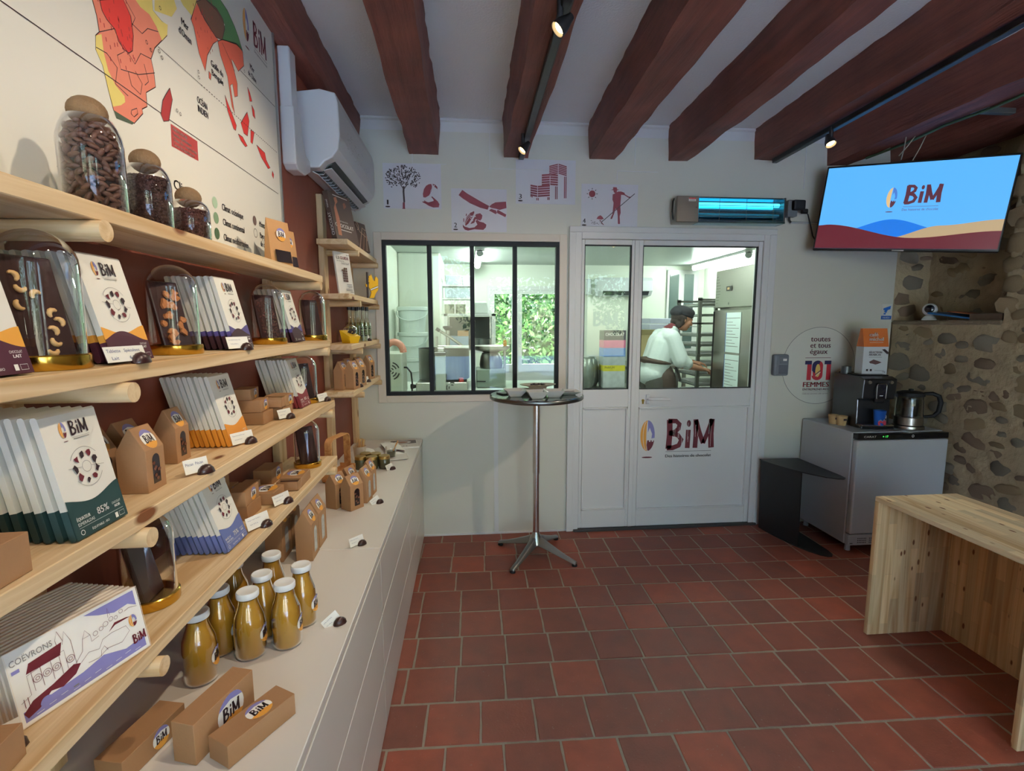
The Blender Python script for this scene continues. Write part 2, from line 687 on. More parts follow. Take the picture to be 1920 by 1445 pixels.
for r in range(-17, 10):
    if r in offs:
        o0 = offs[r]
    else:
        o0 = rt_.uniform(-.2, 0)
    yrow = 1.633 + r * 0.2105 - TD / 2 - .005
    for c in range(-2, 18):
        x = o0 + c * 0.2068 + TW / 2
        y = yrow + ROT * (x + .09)
        if x > XR - .02 or x < -0.43 or y > YB + .06:
            continue
        hid = x < -0.42
        if hid:
            continue
        if yrow > 0.75:
            o = link('tile', TM[rt_.randrange(6)], fl, (x, y, rt_.uniform(-.0012, .0012)), (rt_.uniform(-.004, .004), rt_.uniform(-.004, .004), ROT + rt_.uniform(-.006, .006)))
            nt_ += 1
        else:
            far_tiles.box(x - TW / 2, x + TW / 2, y - TD / 2, y + TD / 2, -.012, 0)
o = far_tiles.build('tiles_near_entrance', M_tile, fl)
o['kind'] = 'stuff'

# ceiling
cl = MB().box(XL - .1, XR + .6, YF - .1, YB + .1, ZC, ZC + .08).build('ceiling', M_ceil)
struct(cl, 'white plastered ceiling between dark red beams')

# back wall, with the window and door openings
T = 0.10
wb = MB()
W0, W1, WZ0, WZ1 = -.548, .632, 1.010, 2.040
D0, D1, DZ = .749, 2.112, 2.092
XW = 3.10
wb.box(XL, W0, YB, YB + T, 0, ZC)
wb.box(W0, W1, YB, YB + T, 0, WZ0)
wb.box(W0, W1, YB, YB + T, WZ1, ZC)
wb.box(W1, D0, YB, YB + T, 0, ZC)
wb.box(D0, D1, YB, YB + T, DZ, ZC)
wb.box(D1, XW, YB, YB + T, 0, ZC)
wb = wb.build('wall_back', M_wall)
struct(wb, 'off-white panelled wall with window and door to the kitchen')
# panel joint covers and the light cove under the ceiling
for i, (x, z0, z1, wd) in enumerate([(.195, 0, .955, .03), (-.335, 2.53, 2.74, .004), (.165, 2.50, 2.74, .004), (1.14, 2.55, 2.74, .004), (2.35, 2.42, 2.74, .004), (1.02, 2.45, 2.51, .004)]):
    MB().box(x - wd / 2, x + wd / 2, YB - .004, YB + .001, z0, z1).build('joint_strip', M_trimw, wb)
for (x0, x1, z) in [(-.34, -.12, 2.525), (.155, .55, 2.505), (1.02, 1.30, 2.51)]:
    MB().box(x0, x1, YB - .004, YB + .001, z - .004, z).build('joint_strip', M_trimw, wb)
tr = MB().prism([(YB, ZC), (YB - .02, ZC), (YB - .02, ZC - .012), (YB - .008, ZC - .02), (YB, ZC - .075)], XL, XW, 'x').build('trim_1', M_trimw)
struct(tr, 'white cove strip where the back wall meets the ceiling')
bb = MB().box(XL, D0 - .05, YB - .008, YB, 0, .012).build('baseboard_back', M_trimw)
struct(bb)

# left wall
wl = MB().box(XL - .1, XL, YF - .1, YB + .1, 0, ZC).build('wall_left', M_terra)
struct(wl, 'terracotta painted wall behind the wooden shelves')

# front wall behind the camera, its unseen openings enlarged to let in more daylight
M_wf = mat('lime_render', (214, 206, 190), 0.9, var=0.06, scale=4, bump=0.3, bscale=50)
wf = MB()
wf.box(XL - .1, -.62, YF - .3, YF, 0, ZC)
wf.box(-.62, .20, YF - .3, YF, 0, .45)
wf.box(-.62, .20, YF - .3, YF, 2.70, ZC)
wf.box(.20, .35, YF - .3, YF, 0, ZC)
wf.box(.35, 1.75, YF - .3, YF, 2.70, ZC)
wf.box(1.75, 2.10, YF - .3, YF, 0, ZC)
wf.box(2.10, 2.90, YF - .3, YF, 0, .85)
wf.box(2.10, 2.90, YF - .3, YF, 2.40, ZC)
wf.box(2.90, XR + .5, YF - .3, YF, 0, ZC)
wf = wf.build('wall_front', M_wf)
struct(wf, 'pale rendered street wall with doorway and shop window')

# ---------------------------------------------------------------- ceiling beams
def beam_material():
    m = bpy.data.materials.new('oxblood_beam')
    m.use_nodes = True
    N, L = m.node_tree.nodes, m.node_tree.links
    b = N['Principled BSDF']
    b.inputs['Roughness'].default_value = .62
    b.inputs['Specular IOR Level'].default_value = .35
    tc = N.new('ShaderNodeTexCoord')
    mp = N.new('ShaderNodeMapping')
    mp.inputs['Scale'].default_value = (16, 1.1, 16)
    L.new(tc.outputs['Object'], mp.inputs[0])
    nz = N.new('ShaderNodeTexNoise')
    nz.inputs['Scale'].default_value = 1.5
    nz.inputs['Detail'].default_value = 6
    nz.inputs['Roughness'].default_value = .65
    L.new(mp.outputs[0], nz.inputs['Vector'])
    n3 = N.new('ShaderNodeTexNoise')
    n3.inputs['Scale'].default_value = 5
    L.new(tc.outputs['Object'], n3.inputs['Vector'])
    cr = N.new('ShaderNodeValToRGB')
    cr.color_ramp.elements[0].color = lin((62, 29, 24))
    cr.color_ramp.elements[0].position = .28
    cr.color_ramp.elements[1].color = lin((110, 58, 46))
    cr.color_ramp.elements[1].position = .62
    ad = N.new('ShaderNodeMath')
    ad.operation = 'MULTIPLY_ADD'
    ad.inputs[1].default_value = .35
    L.new(n3.outputs['Fac'], ad.inputs[0])
    ml = N.new('ShaderNodeMath')
    ml.operation = 'MULTIPLY'
    ml.inputs[1].default_value = .65
    L.new(nz.outputs['Fac'], ml.inputs[0])
    L.new(ml.outputs[0], ad.inputs[2])
    L.new(ad.outputs[0], cr.inputs[0])
    L.new(cr.outputs[0], b.inputs['Base Color'])
    bp = N.new('ShaderNodeBump')
    bp.inputs['Strength'].default_value = .7
    bp.inputs['Distance'].default_value = .012
    L.new(nz.outputs['Fac'], bp.inputs['Height'])
    L.new(bp.outputs[0], b.inputs['Normal'])
    return m
M_beam = beam_material()
def beam(x0b, x1b, x0f, x1f, zb, label, seed, zt=ZC + .01, taper=0.012, yend=YB):
    """Old hewn timber from the back wall (x0b..x1b) to the front wall (x0f..x1f)."""
    rows = 90
    b = MB()
    vs, fs = [], []
    prof_n = None
    for i in range(rows + 1):
        t = i / rows
        y = yend + (YF - yend) * t
        a = x0b + (x0f - x0b) * t
        c = x1b + (x1f - x1b) * t
        pr = []
        wob = .010
        H = zt - zb
        m_ = 5
        for k in range(m_ + 1):
            pr.append((a - taper * (k / m_), zb + H * k / m_))
        left = pr[::-1]
        bot = [(a + (c - a) * k / 6, zb) for k in range(1, 6)]
        right = [(c + taper * (k / m_), zb + H * k / m_) for k in range(m_ + 1)]
        pr = left + bot + right
        for j, (x, z) in enumerate(pr):
            edge = 1.0 if (m_ - 1 <= j <= m_ + 1 or m_ + 4 <= j <= m_ + 7) else .55
            dx = noise3(x * 6 + seed, y * 5, z * 6) * wob * edge + noise3(seed * 3 + j * .2, y * 1.2, z) * .010
            dz = noise3(x * 5 - seed, y * 6 + 7, z * 5) * wob * .8 * edge + noise3(seed, y * .9, 4) * .008
            if j in (0, len(pr) - 1):
                dz = 0
                dx = noise3(seed * 2 + j, y * 9, 1) * .012
            vs.append((x + dx, y, z + dz))
        prof_n = len(pr)
    for i in range(rows):
        for j in range(prof_n - 1):
            fs.append((i * prof_n + j, i * prof_n + j + 1, (i + 1) * prof_n + j + 1, (i + 1) * prof_n + j))
    fs.append(tuple(range(prof_n)))
    b.add(vs, fs)
    o = b.build('ceiling_beam', M_beam, smooth=40)
    tag(o, label, 'beam', 'dark red ceiling beams')
    return o
beam(-.36, -.165, -.30, -.19, 2.585, 'dark red ceiling beam ending above the cocoa tree poster', 1.3)
beam(.258, .421, .22, .38, 2.577, 'dark red ceiling beam carrying the black track above the window', 2.7)
beam(.83, .995, .62, .90, 2.583, 'dark red ceiling beam ending above the sun and rake poster', 4.1)
beam(1.376, 1.508, 1.25, 1.43, 2.582, 'dark red ceiling beam ending above the blue insect lamp', 5.9)
beam(1.98, 2.16, 1.74, 1.95, 2.60, 'dark red ceiling beam with black track beside the television', 7.7)
beam(2.512, 2.66, 2.48, 2.63, 2.585, 'dark red ceiling beam running directly over the television', 9.2)
beam(2.98, 3.30, 2.95, 3.27, 2.60, 'dark red ceiling beam lying against the stone wall', 11.4)
beam(XL + .004, -.665, XL + .004, -.665, 2.64, 'dark red timber plate along the left wall above the map', 13.6)

# ---------------------------------------------------------------- stone wall on the right, with its niche
NI0, NI1, NZ0 = 2.675, YB + .1, 1.512
ws = MB()
ws.box(XR, XR + .5, YF - .1, NI0, 0, ZC)
ws.box(XR, XR + .5, NI0, YB + .12, 0, NZ0 - .012)
ws.box(XR + .26, XR + .5, NI0, YB + .12, NZ0 - .012, ZC)
ws.box(XW, XR + .5, YB + .0, YB + .12, NZ0, ZC)
ws = ws.build('wall_right', M_mortar)
struct(ws, 'rubble stone wall with beige mortar and a deep niche')
M_stone = [mat('stone_grey', (146, 136, 118), .9, var=.25, scale=22, bump=.8, bscale=50, rand=.22),
           mat('stone_brown', (140, 118, 96), .9, var=.25, scale=22, bump=.8, bscale=50, rand=.22),
           mat('stone_ochre', (160, 138, 104), .9, var=.22, scale=22, bump=.8, bscale=50, rand=.2)]
rs = random.Random(23)
def mortar_face(y0, y1, z0, z1, x):
    ny, nz = int((y1 - y0) / .022), int((z1 - z0) / .022)
    vs = [(x - .003 + .013 * noise3(y0 * 0 + (y0 + (y1 - y0) * i / ny) * 9, (z0 + (z1 - z0) * j / nz) * 11, x) + .007 * noise3((y0 + (y1 - y0) * i / ny) * 30, (z0 + (z1 - z0) * j / nz) * 30, 3), y0 + (y1 - y0) * i / ny, z0 + (z1 - z0) * j / nz) for i in range(ny + 1) for j in range(nz + 1)]
    fs = [(i * (nz + 1) + j, (i + 1) * (nz + 1) + j, (i + 1) * (nz + 1) + j + 1, i * (nz + 1) + j + 1) for i in range(ny) for j in range(nz)]
    MB().add(vs, fs).build('mortar_face', M_mortar, ws, smooth=70)
mortar_face(1.2, YB, .0, NZ0 - .02, XR - .006)
mortar_face(1.2, NI0, NZ0 - .02, ZC, XR - .006)
mortar_face(NI0, YB, NZ0, ZC, XR + .252)
SM = []
for k in range(9):
    b = MB()
    b.ico((0, 0, 0), 1, 1, 1, 2, 0)
    nv = []
    for (x, y, z) in b.v:
        # squarish lump, one variation each
        p = 3.6
        l = (abs(x) ** p + abs(y) ** p + abs(z) ** p) ** (1 / p)
        q = Vector((x, y, z)) / l
        q *= 1 + .26 * noise3(q.x * 1.5 + k * 5, q.y * 1.5, q.z * 1.5) + .10 * noise3(q.x * 4 + k, q.y * 4, q.z * 4)
        nv.append(tuple(q))
    b.v = nv
    SM.append([b.mesh('stone', m_, smooth=60) for m_ in M_stone])
def stones(x, y0, y1, z0, z1, n, smin=.035, smax=.095, nrm='x'):
    '''rubble: stones of mixed size scattered without courses, half buried in the mortar'''
    put = []
    tries = 0
    while len(put) < n and tries < 9000:
        tries += 1
        f = 1 - tries / 9000
        a = rs.uniform(smin, smax) * (.35 + .65 * f)
        h = a * rs.uniform(.42, .85)
        y, z = rs.uniform(y0 + a * .8, y1 - a * .8), rs.uniform(z0 + h, z1 - h)
        if any(abs(y - q[0]) < (a + q[2]) * .90 and abs(z - q[1]) < (h + q[3]) * .92 for q in put):
            continue
        put.append((y, z, a, h))
        me = SM[rs.randrange(9)][rs.choice([0, 0, 1, 1, 2, 2])]
        d = rs.uniform(.012, .024)
        if nrm == 'x':
            o = link('stone', me, ws, (x + .003, y, z), (rs.uniform(-.3, .3), 0, 0))
            o.scale = (d, a, h)
        else:
            o = link('stone', me, ws, (y, x + .007, z), (0, rs.uniform(-.3, .3), 0))
            o.scale = (a, d, h)
stones(XR, 1.55, YB, .02, NZ0 - .02, 175)
stones(XR, 1.75, NI0 - .01, NZ0 - .01, ZC - .02, 70)
stones(XR + .26, NI0, YB, NZ0 + .02, ZC - .15, 42, .05, .11)
stones(YB, XR - .005, XR + .25, NZ0 + .02, ZC - .15, 20, .04, .08, 'y')
# rough lip of the niche: big proud stones at the near jamb
for (y, z, a, b_, d) in [(2.66, 1.60, .07, .06, .05), (2.65, 1.72, .06, .055, .06), (2.655, 1.83, .065, .05, .055), (2.66, 1.95, .06, .07, .05), (2.65, 2.10, .07, .07, .05), (2.66, 2.26, .06, .08, .05), (2.65, 2.43, .07, .08, .05)]:
    o = link('stone', SM[int(z * 37) % 9][2], ws, (XR + .03, y, z), (rs.uniform(-.2, .2), 0, 0))
    o.scale = (d, a, b_)
MB().box(XR - .02, XR + .27, NI0, YB, NZ0 - .03, NZ0).build('niche_ledge', mat('ledge_stone', (120, 104, 84), .95, var=.25, scale=14, bump=.8, bscale=60), ws, bevel=.008)
# ================================================================ counter and shelves on the left
M_pineY = wood('pine_along_y', 'Y')
M_pineX = wood('pine_along_x', 'X')
M_pineZ = wood('pine_along_z', 'Z', light=(226, 198, 156), dark=(198, 160, 112))
M_lacq = mat('white_lacquer', (218, 214, 206), .32, var=.015, scale=4)
S1, S2, S3, S4, CT = 1.687, 1.433, 1.186, .951, .705
XF = {S1: -.57, S2: -.552, S3: -.545, S4: -.545}
YN, YE = -.45, 2.10

# counter: units with grooved fronts, worktop slabs above
XC = -.315
cu = [(-1.0, -.13), (-.13, .80), (.80, 1.735), (1.735, 2.60), (2.60, YB - .005)]
lab = ['white lacquered base unit behind the photographer', 'white lacquered base unit nearest the bottom edge', 'white lacquered base unit under the juice bottles', 'white lacquered base unit under the tall kraft bags', 'white lacquered base unit in the far corner']
for i, (a, b_) in enumerate(cu):
    t = thing('base_cabinet', lab[i], 'cabinet', (0, a, 0), group='base units under the worktop')
    L_ = b_ - a
    MB().box(XL + .01, XC - .022, .001, L_ - .001, .0, CT - .024).build('body', M_lacq, t)
    for k, (z0, z1) in enumerate([(.008, .225), (.229, .452), (.456, .668)]):
        MB().box(XC - .022, XC - .002, .0015, L_ - .0015, z0, z1).build('drawer_front', M_lacq, t, bevel=.0015)
for i, (a, b_, lb) in enumerate([(-1.0, 1.737, 'long near slab of white worktop under the juice bottles'), (1.739, YB - .003, 'far slab of white worktop reaching the kitchen wall')]):
    o = MB().box(XL + .003, XC, a, b_, CT - .022, CT).build('worktop', M_lacq, bevel=.002)
    tag(o, lb, 'worktop', 'white worktop slabs')

# main rack
def shelf_rack(name, label, uprights, shelves, zt, y0, y1, dowels):
    t = thing(name, label, 'shelf', (0, 0, 0))
    for (y, wd) in uprights:
        MB().box(XL + .001, XL + .030, y - wd / 2, y + wd / 2, CT + .001, zt).build('upright', M_pineZ, t, bevel=.002)
    for (z, xf) in shelves:
        MB().box(XL + .031, xf, y0, y1, z - .027, z).build('shelf_board', M_pineY, t, bevel=.0015)
        for y in dowels:
            rr = .0165
            b = MB()
            b.tube([(XL + .012, y, z - .0275 - rr), (xf + .012, y, z - .0275 - rr)], rr, 16)
            b.build('dowel', M_pineX, t, smooth=40)
    return t
shelf_rack('wall_shelf', 'long pine shelf rack of four boards resting on round dowels', [(-.28, .07), (.86, .07), (2.03, .075)], [(z, XF[z]) for z in (S1, S2, S3, S4)], 1.665, YN, YE, (-.28, .86, 2.03))
CS = [1.915, 1.648, 1.392, 1.150]
CXF = -.583
shelf_rack('corner_shelf', 'short pine shelf rack in the corner beside the kitchen window', [(2.79, .07), (3.39, .07)], [(z, CXF) for z in CS], 2.16, 2.62, 3.432, (2.82, 3.405))
# ================================================================ printed marks shared by the packaging
I_brg = ink('burgundy', (98, 22, 34))
I_drk = ink('dark', (46, 26, 32))
I_org = ink('orange', (226, 158, 62))
I_pur = ink('lavender', (132, 128, 184))
I_wht = ink('white', (238, 236, 230))
I_gry = ink('grey', (120, 116, 114))
I_blu = ink('pen_blue', (72, 78, 120))
M_paper = mat('white_card', (232, 230, 221), .55, var=.02, scale=12)
M_kraft = mat('kraft_card', (164, 122, 84), .75, var=.07, scale=30, bump=.06, bscale=200, rand=.05)
M_choc = mat('dark_chocolate', (52, 28, 24), .32, var=.15, scale=15, bump=.05, bscale=40)
M_gold = mat('polished_gold', (212, 168, 70), .18, metal=1.0, var=.03)
M_dome = glass('clear_glass', ior=1.5)
M_cork = mat('cork', (122, 92, 60), .85, var=.22, scale=160, bump=.35, bscale=150)

def letters(P, x, y, w, h, m, lw=None):
    """The hand-drawn BiM lettering."""
    lw = lw or .095 * w
    P.same()
    def q(pts):
        return [(x + a * w, y + b * h) for a, b in pts]
    P.line(q([(.05, -.01), (.07, .5), (.06, 1.0)]), lw, m)
    P.line(q([(.03, .96), (.20, .95), (.27, .84), (.25, .68), (.17, .57), (.06, .54)]), lw * .8, m)
    P.line(q([(.06, .54), (.24, .47), (.32, .30), (.27, .10), (.14, .02), (.02, .02)]), lw * .85, m)
    P.line(q([(.455, 0), (.465, .64)]), lw * .85, m)
    P.ell(x + .47 * w, y + .86 * h, .045 * w, .12 * h, m, 12)
    P.line(q([(.62, 0), (.63, .5), (.615, 1.0)]), lw * .85, m)
    P.line(q([(.62, .98), (.70, .55), (.79, .16)]), lw * .8, m)
    P.line(q([(.79, .16), (.87, .5), (.97, 1.0)]), lw * .75, m)
    P.line(q([(.96, 1.0), (.95, .5), (.97, 0)]), lw, m)
    P.next()

def emblem(P, cx, cy, w, h, shade=True, dark=None, o=None, p=None, wh=None):
    """Cocoa pod emblem: orange flank, lavender shoulder, castle at the tip."""
    dark, o, p, wh = dark or I_brg, o or I_org, p or I_pur, wh or I_wht
    a, b = w / 2, h / 2
    def arc(sx, t0, t1, n, k=1.0):
        return [(cx + sx * a * k * math.cos(t), cy + b * math.sin(t)) for t in [t0 + (t1 - t0) * i / n for i in range(n + 1)]]
    P.poly(arc(-1, PI / 2, -PI / 2, 14) + arc(-1, -PI / 2, PI / 2, 14, .18)[1:-1], o)
    P.line(arc(-1, 1.2, -1.2, 10, .62), w * .03, wh)
    P.poly(arc(1, PI / 2, -.15, 10) + [(cx + a * .55, cy - b * .18), (cx + a * .62, cy + b * .12), (cx + a * .28, cy + b * .52), (cx + a * .02, cy + b * .2)], p)
    P.poly([(cx + .02 * a, cy - .95 * b)] + arc(1, -PI / 2 * .9, -.35, 8) + [(cx + a * k, cy - b * z) for k, z in [(.80, .30), (.80, .40), (.6, .40), (.6, .30), (.42, .30), (.42, .40), (.22, .40), (.22, .30), (-.02, .30), (-.1, .6)]], dark)
    if shade:
        P.ell(cx, cy - b * 1.42, a * .75, b * .05, dark, 14)

def sticker(P, cx, cy, rx, ry):
    P.ell(cx, cy, rx, ry, I_wht, 24)
    def seg(t0, t1, m, dip):
        pts = [(cx + rx * math.cos(t), cy + ry * math.sin(t)) for t in [t0 + (t1 - t0) * i / 10 for i in range(11)]]
        mid = ((pts[0][0] + pts[-1][0]) / 2, (pts[0][1] + pts[-1][1]) / 2 + dip)
        P.poly(pts + [mid], m)
    seg(R(25), R(155), I_pur, ry * .22)
    seg(R(205), R(335), I_org, ry * .20)
    letters(P, cx - rx * .62, cy - ry * .36, rx * 1.24, ry * .78, I_drk, rx * .15)

def scribble(P, x, y, w, h, m, rnd, wd=.0006):
    """A line of pen handwriting."""
    n = max(6, int(w / h * 3))
    pts = []
    for i in range(n + 1):
        t = i / n
        pts.append((x + w * t, y + h * (.5 + .5 * math.sin(i * 2.1) * rnd.uniform(.4, 1))))
    k = 0
    while k < n:
        l = rnd.randint(4, 7)
        P.line(pts[k:k + l + 1], wd, m) if len(pts[k:k + l + 1]) > 1 else None
        k += l + 1

# ---------------------------------------------------------------- chocolate bars
BW, BH, BT = .108, .185, .0095
def bar_mesh(band, band2=None, hb=.046):
    """Folded card sleeve: white above, coloured foot, slightly pillowed."""
    b = MB()
    hs = [0, .004, hb - .012 if band2 else hb * .5, hb, BH * .6, BH - .003, BH]
    mi = [2 if band2 else 1, 2 if band2 else 1, 1, 0, 0, 0]
    rows = []
    for z in hs:
        t = BT * (.55 if z in (0, BH) else 1.0)
        rows.append([(-BT / 2 - t / 2, -BW / 2, z), (-BT / 2 + t / 2, -BW / 2, z), (-BT / 2 + t / 2 + .001, 0, z), (-BT / 2 + t / 2, BW / 2, z), (-BT / 2 - t / 2, BW / 2, z), (-BT / 2 - t / 2 - .001, 0, z)])
    for i in range(len(rows) - 1):
        for k in range(6):
            k2 = (k + 1) % 6
            b.add([rows[i][k], rows[i][k2], rows[i + 1][k2], rows[i + 1][k]], [(0, 1, 2, 3)], mi[i])
    b.add(rows[0], [(0, 1, 2, 3, 4, 5)], mi[0])
    b.add(rows[-1], [(0, 1, 2, 3, 4, 5)], 0)
    return b.mesh('bar_sleeve', [M_paper, band, band2 or band])

def bar_front(band, band2, title, pct, kind, wave=.055):
    """Front print: wordmark, bean-to-bar wheel, coloured wave with lettering."""
    P = Print()
    W_, H_ = BW, BH
    n = 16
    def wv(base, amp, ph):
        return [(W_ * (i / n - .5), base + amp * math.sin(ph + i / n * 5.2)) for i in range(n + 1)]
    P.poly([(-W_ / 2, .0)] + [(W_ / 2, .0)] + wv(wave, .007, 2.4)[::-1], band)
    if band2:
        P.poly([(-W_ / 2, .0)] + [(W_ / 2, .0)] + wv(wave - .012, .009, -.6)[::-1], band2)
    emblem(P, -.020, BH - .026, .012, .024)
    letters(P, -.008, BH - .036, .034, .021, I_drk, .0036)
    P.line([(-.008, BH - .040), (.027, BH - .040)], .0004, I_gry)
    P.line([(-.006, BH - .0425), (.025, BH - .0425)], .001, I_gry)
    cx, cy, rr = .002, BH * .53, .030
    P.same()
    P.ring(cx, cy, rr, .0006, I_gry, 24, R(35), R(150))
    P.ring(cx, cy, rr, .0006, I_gry, 24, R(215), R(330))
    P.ring(cx, cy, .0085, .0006, I_gry, 20)
    P.line([(cx - .034, cy + .004), (cx - .009, cy + .001)], .0005, I_gry)
    P.line([(cx + .009, cy - .001), (cx + .034, cy - .005)], .0005, I_gry)
    P.same()
    rb = random.Random(5)
    for k in range(9):
        a = R(20 + k * 40)
        x, y = cx + .0205 * math.cos(a), cy + .0205 * math.sin(a)
        pts = []
        for j in range(7):
            t = 2 * PI * j / 7
            q = rb.uniform(.45, 1.15)
            pts.append((x + .0056 * q * math.cos(t), y + .0066 * q * math.sin(t)))
        P.poly(pts, I_brg if k % 2 else I_drk)
    P.next()
    P.same()
    if title:
        P.text(title[0], -.046, .026, .0050, I_wht, width=.026, bold=.0002)
        P.text(title[1], -.046, .0185, .0048, I_wht, width=.032)
        P.line([(-.046, .0155), (.046, .0155)], .0004, I_wht)
    if pct:
        P.text(pct, -.006, .0225, .0105, I_wht, width=.024, bold=.0003)
    P.text('CHOCOLAT', .026, .0265, .0036, I_wht, width=.019)
    P.text(kind, .030, .0205, .0042, I_wht, width=.012, bold=.0002)
    P.ring(-.042, .0085, .0035, .0009, I_wht, 14)
    P.rect(.026, .004, .032, .012, I_wht)
    P.line([(.035, .0045), (.046, .0045), (.046, .0115), (.035, .0115), (.035, .0045)], .0005, I_wht)
    P.text('ÉQUITABLE - BIO', -.024, .0055, .0034, I_wht, width=.036)
    return P.mesh('front_print', (.0012, 0, 0), (0, 1, 0), (0, 0, 1), .00012)

ORD = ['first', 'second', 'third', 'fourth', 'fifth', 'sixth', 'seventh', 'eighth', 'ninth', 'tenth', 'eleventh', 'twelfth', 'thirteenth', 'fourteenth']
bars_made = {}
def stack(style, desc, y, xf, z, n, dx, lean, rz=0.0, jit=0.0):
    """n bars leaning back toward the wall, the printed one in front."""
    band, band2, title, pct, kind = style
    key = id(band)
    if key not in bars_made:
        bars_made[key] = (bar_mesh(band, band2), bar_front(band, band2, title, pct, kind))
    me, pm = bars_made[key]
    rb = random.Random(int(y * 1000))
    for i in range(n):
        xx = xf - dx * i
        t = thing('chocolate_bar', ('frontmost ' if i == 0 else ORD[i] + ' from front, ') + desc, 'chocolate bar',
                  (xx, y + (rb.uniform(-.002, .002) if i else 0), z + .0006 + BT * 1.2 * math.sin(lean)), (0, -(lean + (rb.uniform(-.012, .012) if i else 0)), rz), group=desc)
        sv = link('sleeve', me, t)
        if i == 0:
            link('front_print', pm, sv)

I_grn = ink('bottle_green', (34, 62, 60))
I_amb = ink('amber', (222, 142, 44))
I_wine = ink('wine', (126, 42, 50))
I_ind = ink('slate_blue', (98, 110, 164))
I_vio = ink('violet', (84, 72, 128))
I_plum = ink('plum', (58, 26, 36))
st_green = (I_grn, None, ('ÉQUATEUR', 'ESMERALDAS'), '85%', 'NOIR')
st_amber = (I_amb, None, None, None, 'LAIT')
st_wine = (I_wine, None, ('CHOCOLAT', 'ÉQUITABLE'), '85%', 'NOIR')
st_blue = (I_ind, None, ('INDE', 'TRIPURA'), '75%', 'NOIR')
st_milk = (ink('ochre', (228, 160, 62)), ink('aubergine', (74, 28, 44)), None, None, 'LAIT')
st_violet = (I_vio, I_plum, None, None, 'NOIR')
stack(st_milk, 'milk chocolate bar with orange wave at the left picture edge', .665, -.575, S2, 6, .017, .22)
stack(st_milk, 'milk chocolate bar with orange wave between two glass domes', .932, -.58, S2, 7, .017, .24)
stack(st_violet, 'chocolate bar with violet foot beside the speculoos dome', 1.375, -.58, S2, 8, .015, .23)
stack((I_vio, ink('plum_b', (66, 36, 44)), None, None, 'NOIR'), 'chocolate bar with violet foot near the shelf end', 1.85, -.59, S2, 6, .016, .24)
stack(st_green, 'white chocolate bar with dark green foot, 85 percent Ecuador', .795, -.562, S3, 9, .0165, .19)
stack(st_amber, 'white chocolate bar with amber orange foot on the third shelf', 1.36, -.60, S3, 9, .0130, .25)
stack(st_wine, 'white chocolate bar with wine red foot on the third shelf', 1.944, -.610, S3, 9, .0125, .26)
stack(st_blue, 'white chocolate bar with slate blue foot, 75 percent', 1.253, -.577, S4, 9, .0135, .30)

# long landscape bars with the town drawing
def town_print():
    P = Print()
    W_, H_ = .186, .106
    def q(pts): return [(a * W_, b * H_) for a, b in pts]
    P.poly(q([(0, 0), (1, 0), (1, 1), (0, 1)]), I_wht)
    P.poly(q([(.03, .04), (.97, .04), (.97, .20), (.80, .17), (.62, .28), (.45, .22), (.25, .20), (.03, .18)]), I_pur)
    P.poly(q([(.55, .96), (.97, .96), (.97, .72), (.90, .80), (.78, .78), (.66, .86)]), I_pur)
    P.poly(q([(.03, .16), (.10, .26), (.24, .31), (.40, .40), (.45, .36), (.40, .26), (.30, .20), (.22, .24), (.13, .12), (.05, .08)]), I_brg)
    P.poly(q([(.10, .62), (.13, .74), (.36, .78), (.33, .62)]), I_brg)
    P.poly(q([(.70, .55), (.76, .60), (.88, .60), (.95, .56), (.86, .62), (.76, .64)]), I_brg)
    P.ell(.18 * W_, .14 * H_, .045 * W_, .08 * H_, I_pur, 14, 0, PI)
    P.same()
    L_ = lambda pts, w=.0005: P.line(q(pts), w, I_brg)
    L_([(.03, .30), (.10, .34), (.10, .60), (.36, .66), (.36, .36)])
    L_([(.36, .36), (.42, .38), (.42, .74), (.39, .90), (.36, .74)])
    L_([(.33, .62), (.32, .84), (.345, .95), (.37, .78)])
    for x in (.13, .19, .26, .32):
        L_([(x, .36), (x, .62)])
    for x in (.16, .225, .29, .39):
        P.ring(x * W_, .50 * H_, .0052, .0006, I_brg, 14)
        P.ring(x * W_, .50 * H_, .0024, .0006, I_brg, 10)
    for x in (.05, .075):
        L_([(x, .22), (x, .34)], .0007)
    L_([(.42, .40), (.48, .50), (.50, .66), (.56, .66), (.56, .56), (.62, .58)])
    L_([(.50, .66), (.53, .76), (.56, .66)])
    for (cx, cy, r_) in [(.60, .64, .018), (.65, .66, .016), (.69, .69, .02), (.74, .72, .018), (.78, .70, .014), (.83, .75, .016)]:
        P.ring(cx * W_, cy * H_, r_ * W_, .0005, I_brg, 14)
    L_([(.72, .76), (.73, .90), (.74, .78)])
    L_([(.86, .72), (.90, .74), (.97, .70)])
    L_([(.45, .36), (.52, .44), (.60, .40), (.64, .50), (.72, .52), (.84, .50), (.86, .40), (.78, .30), (.66, .34), (.58, .28), (.50, .30)])
    L_([(.60, .28), (.61, .36), (.64, .40), (.66, .32)])
    P.rect(.36 * W_, .10 * H_, .40 * W_, .12 * H_, I_gry)
    for i in range(10):
        P.line(q([(.10 + i * .085, .07 + (i % 3) * .02), (.15 + i * .085, .075 + (i % 3) * .02)]), .0005, I_wht)
    P.next()
    P.text('COËVRONS', .02 * W_, .80 * H_, .0085, I_gry, width=.052)
    P.rect(.02 * W_, .70 * H_, .07 * W_, .745 * H_, I_pur)
    emblem(P, .905 * W_, .52 * H_, .013, .020, shade=False)
    letters(P, .865 * W_, .17 * H_, .021, .0145, I_brg, .0026)
    P.line(q([(.0, .0), (1, .0), (1, 1), (0, 1), (0, 0)]), .0012, ink('cream', (232, 222, 206)))
    return P.mesh('front_print', (.0003, 0, 0), (0, 1, 0), (0, 0, 1), .00012)
tp = town_print()
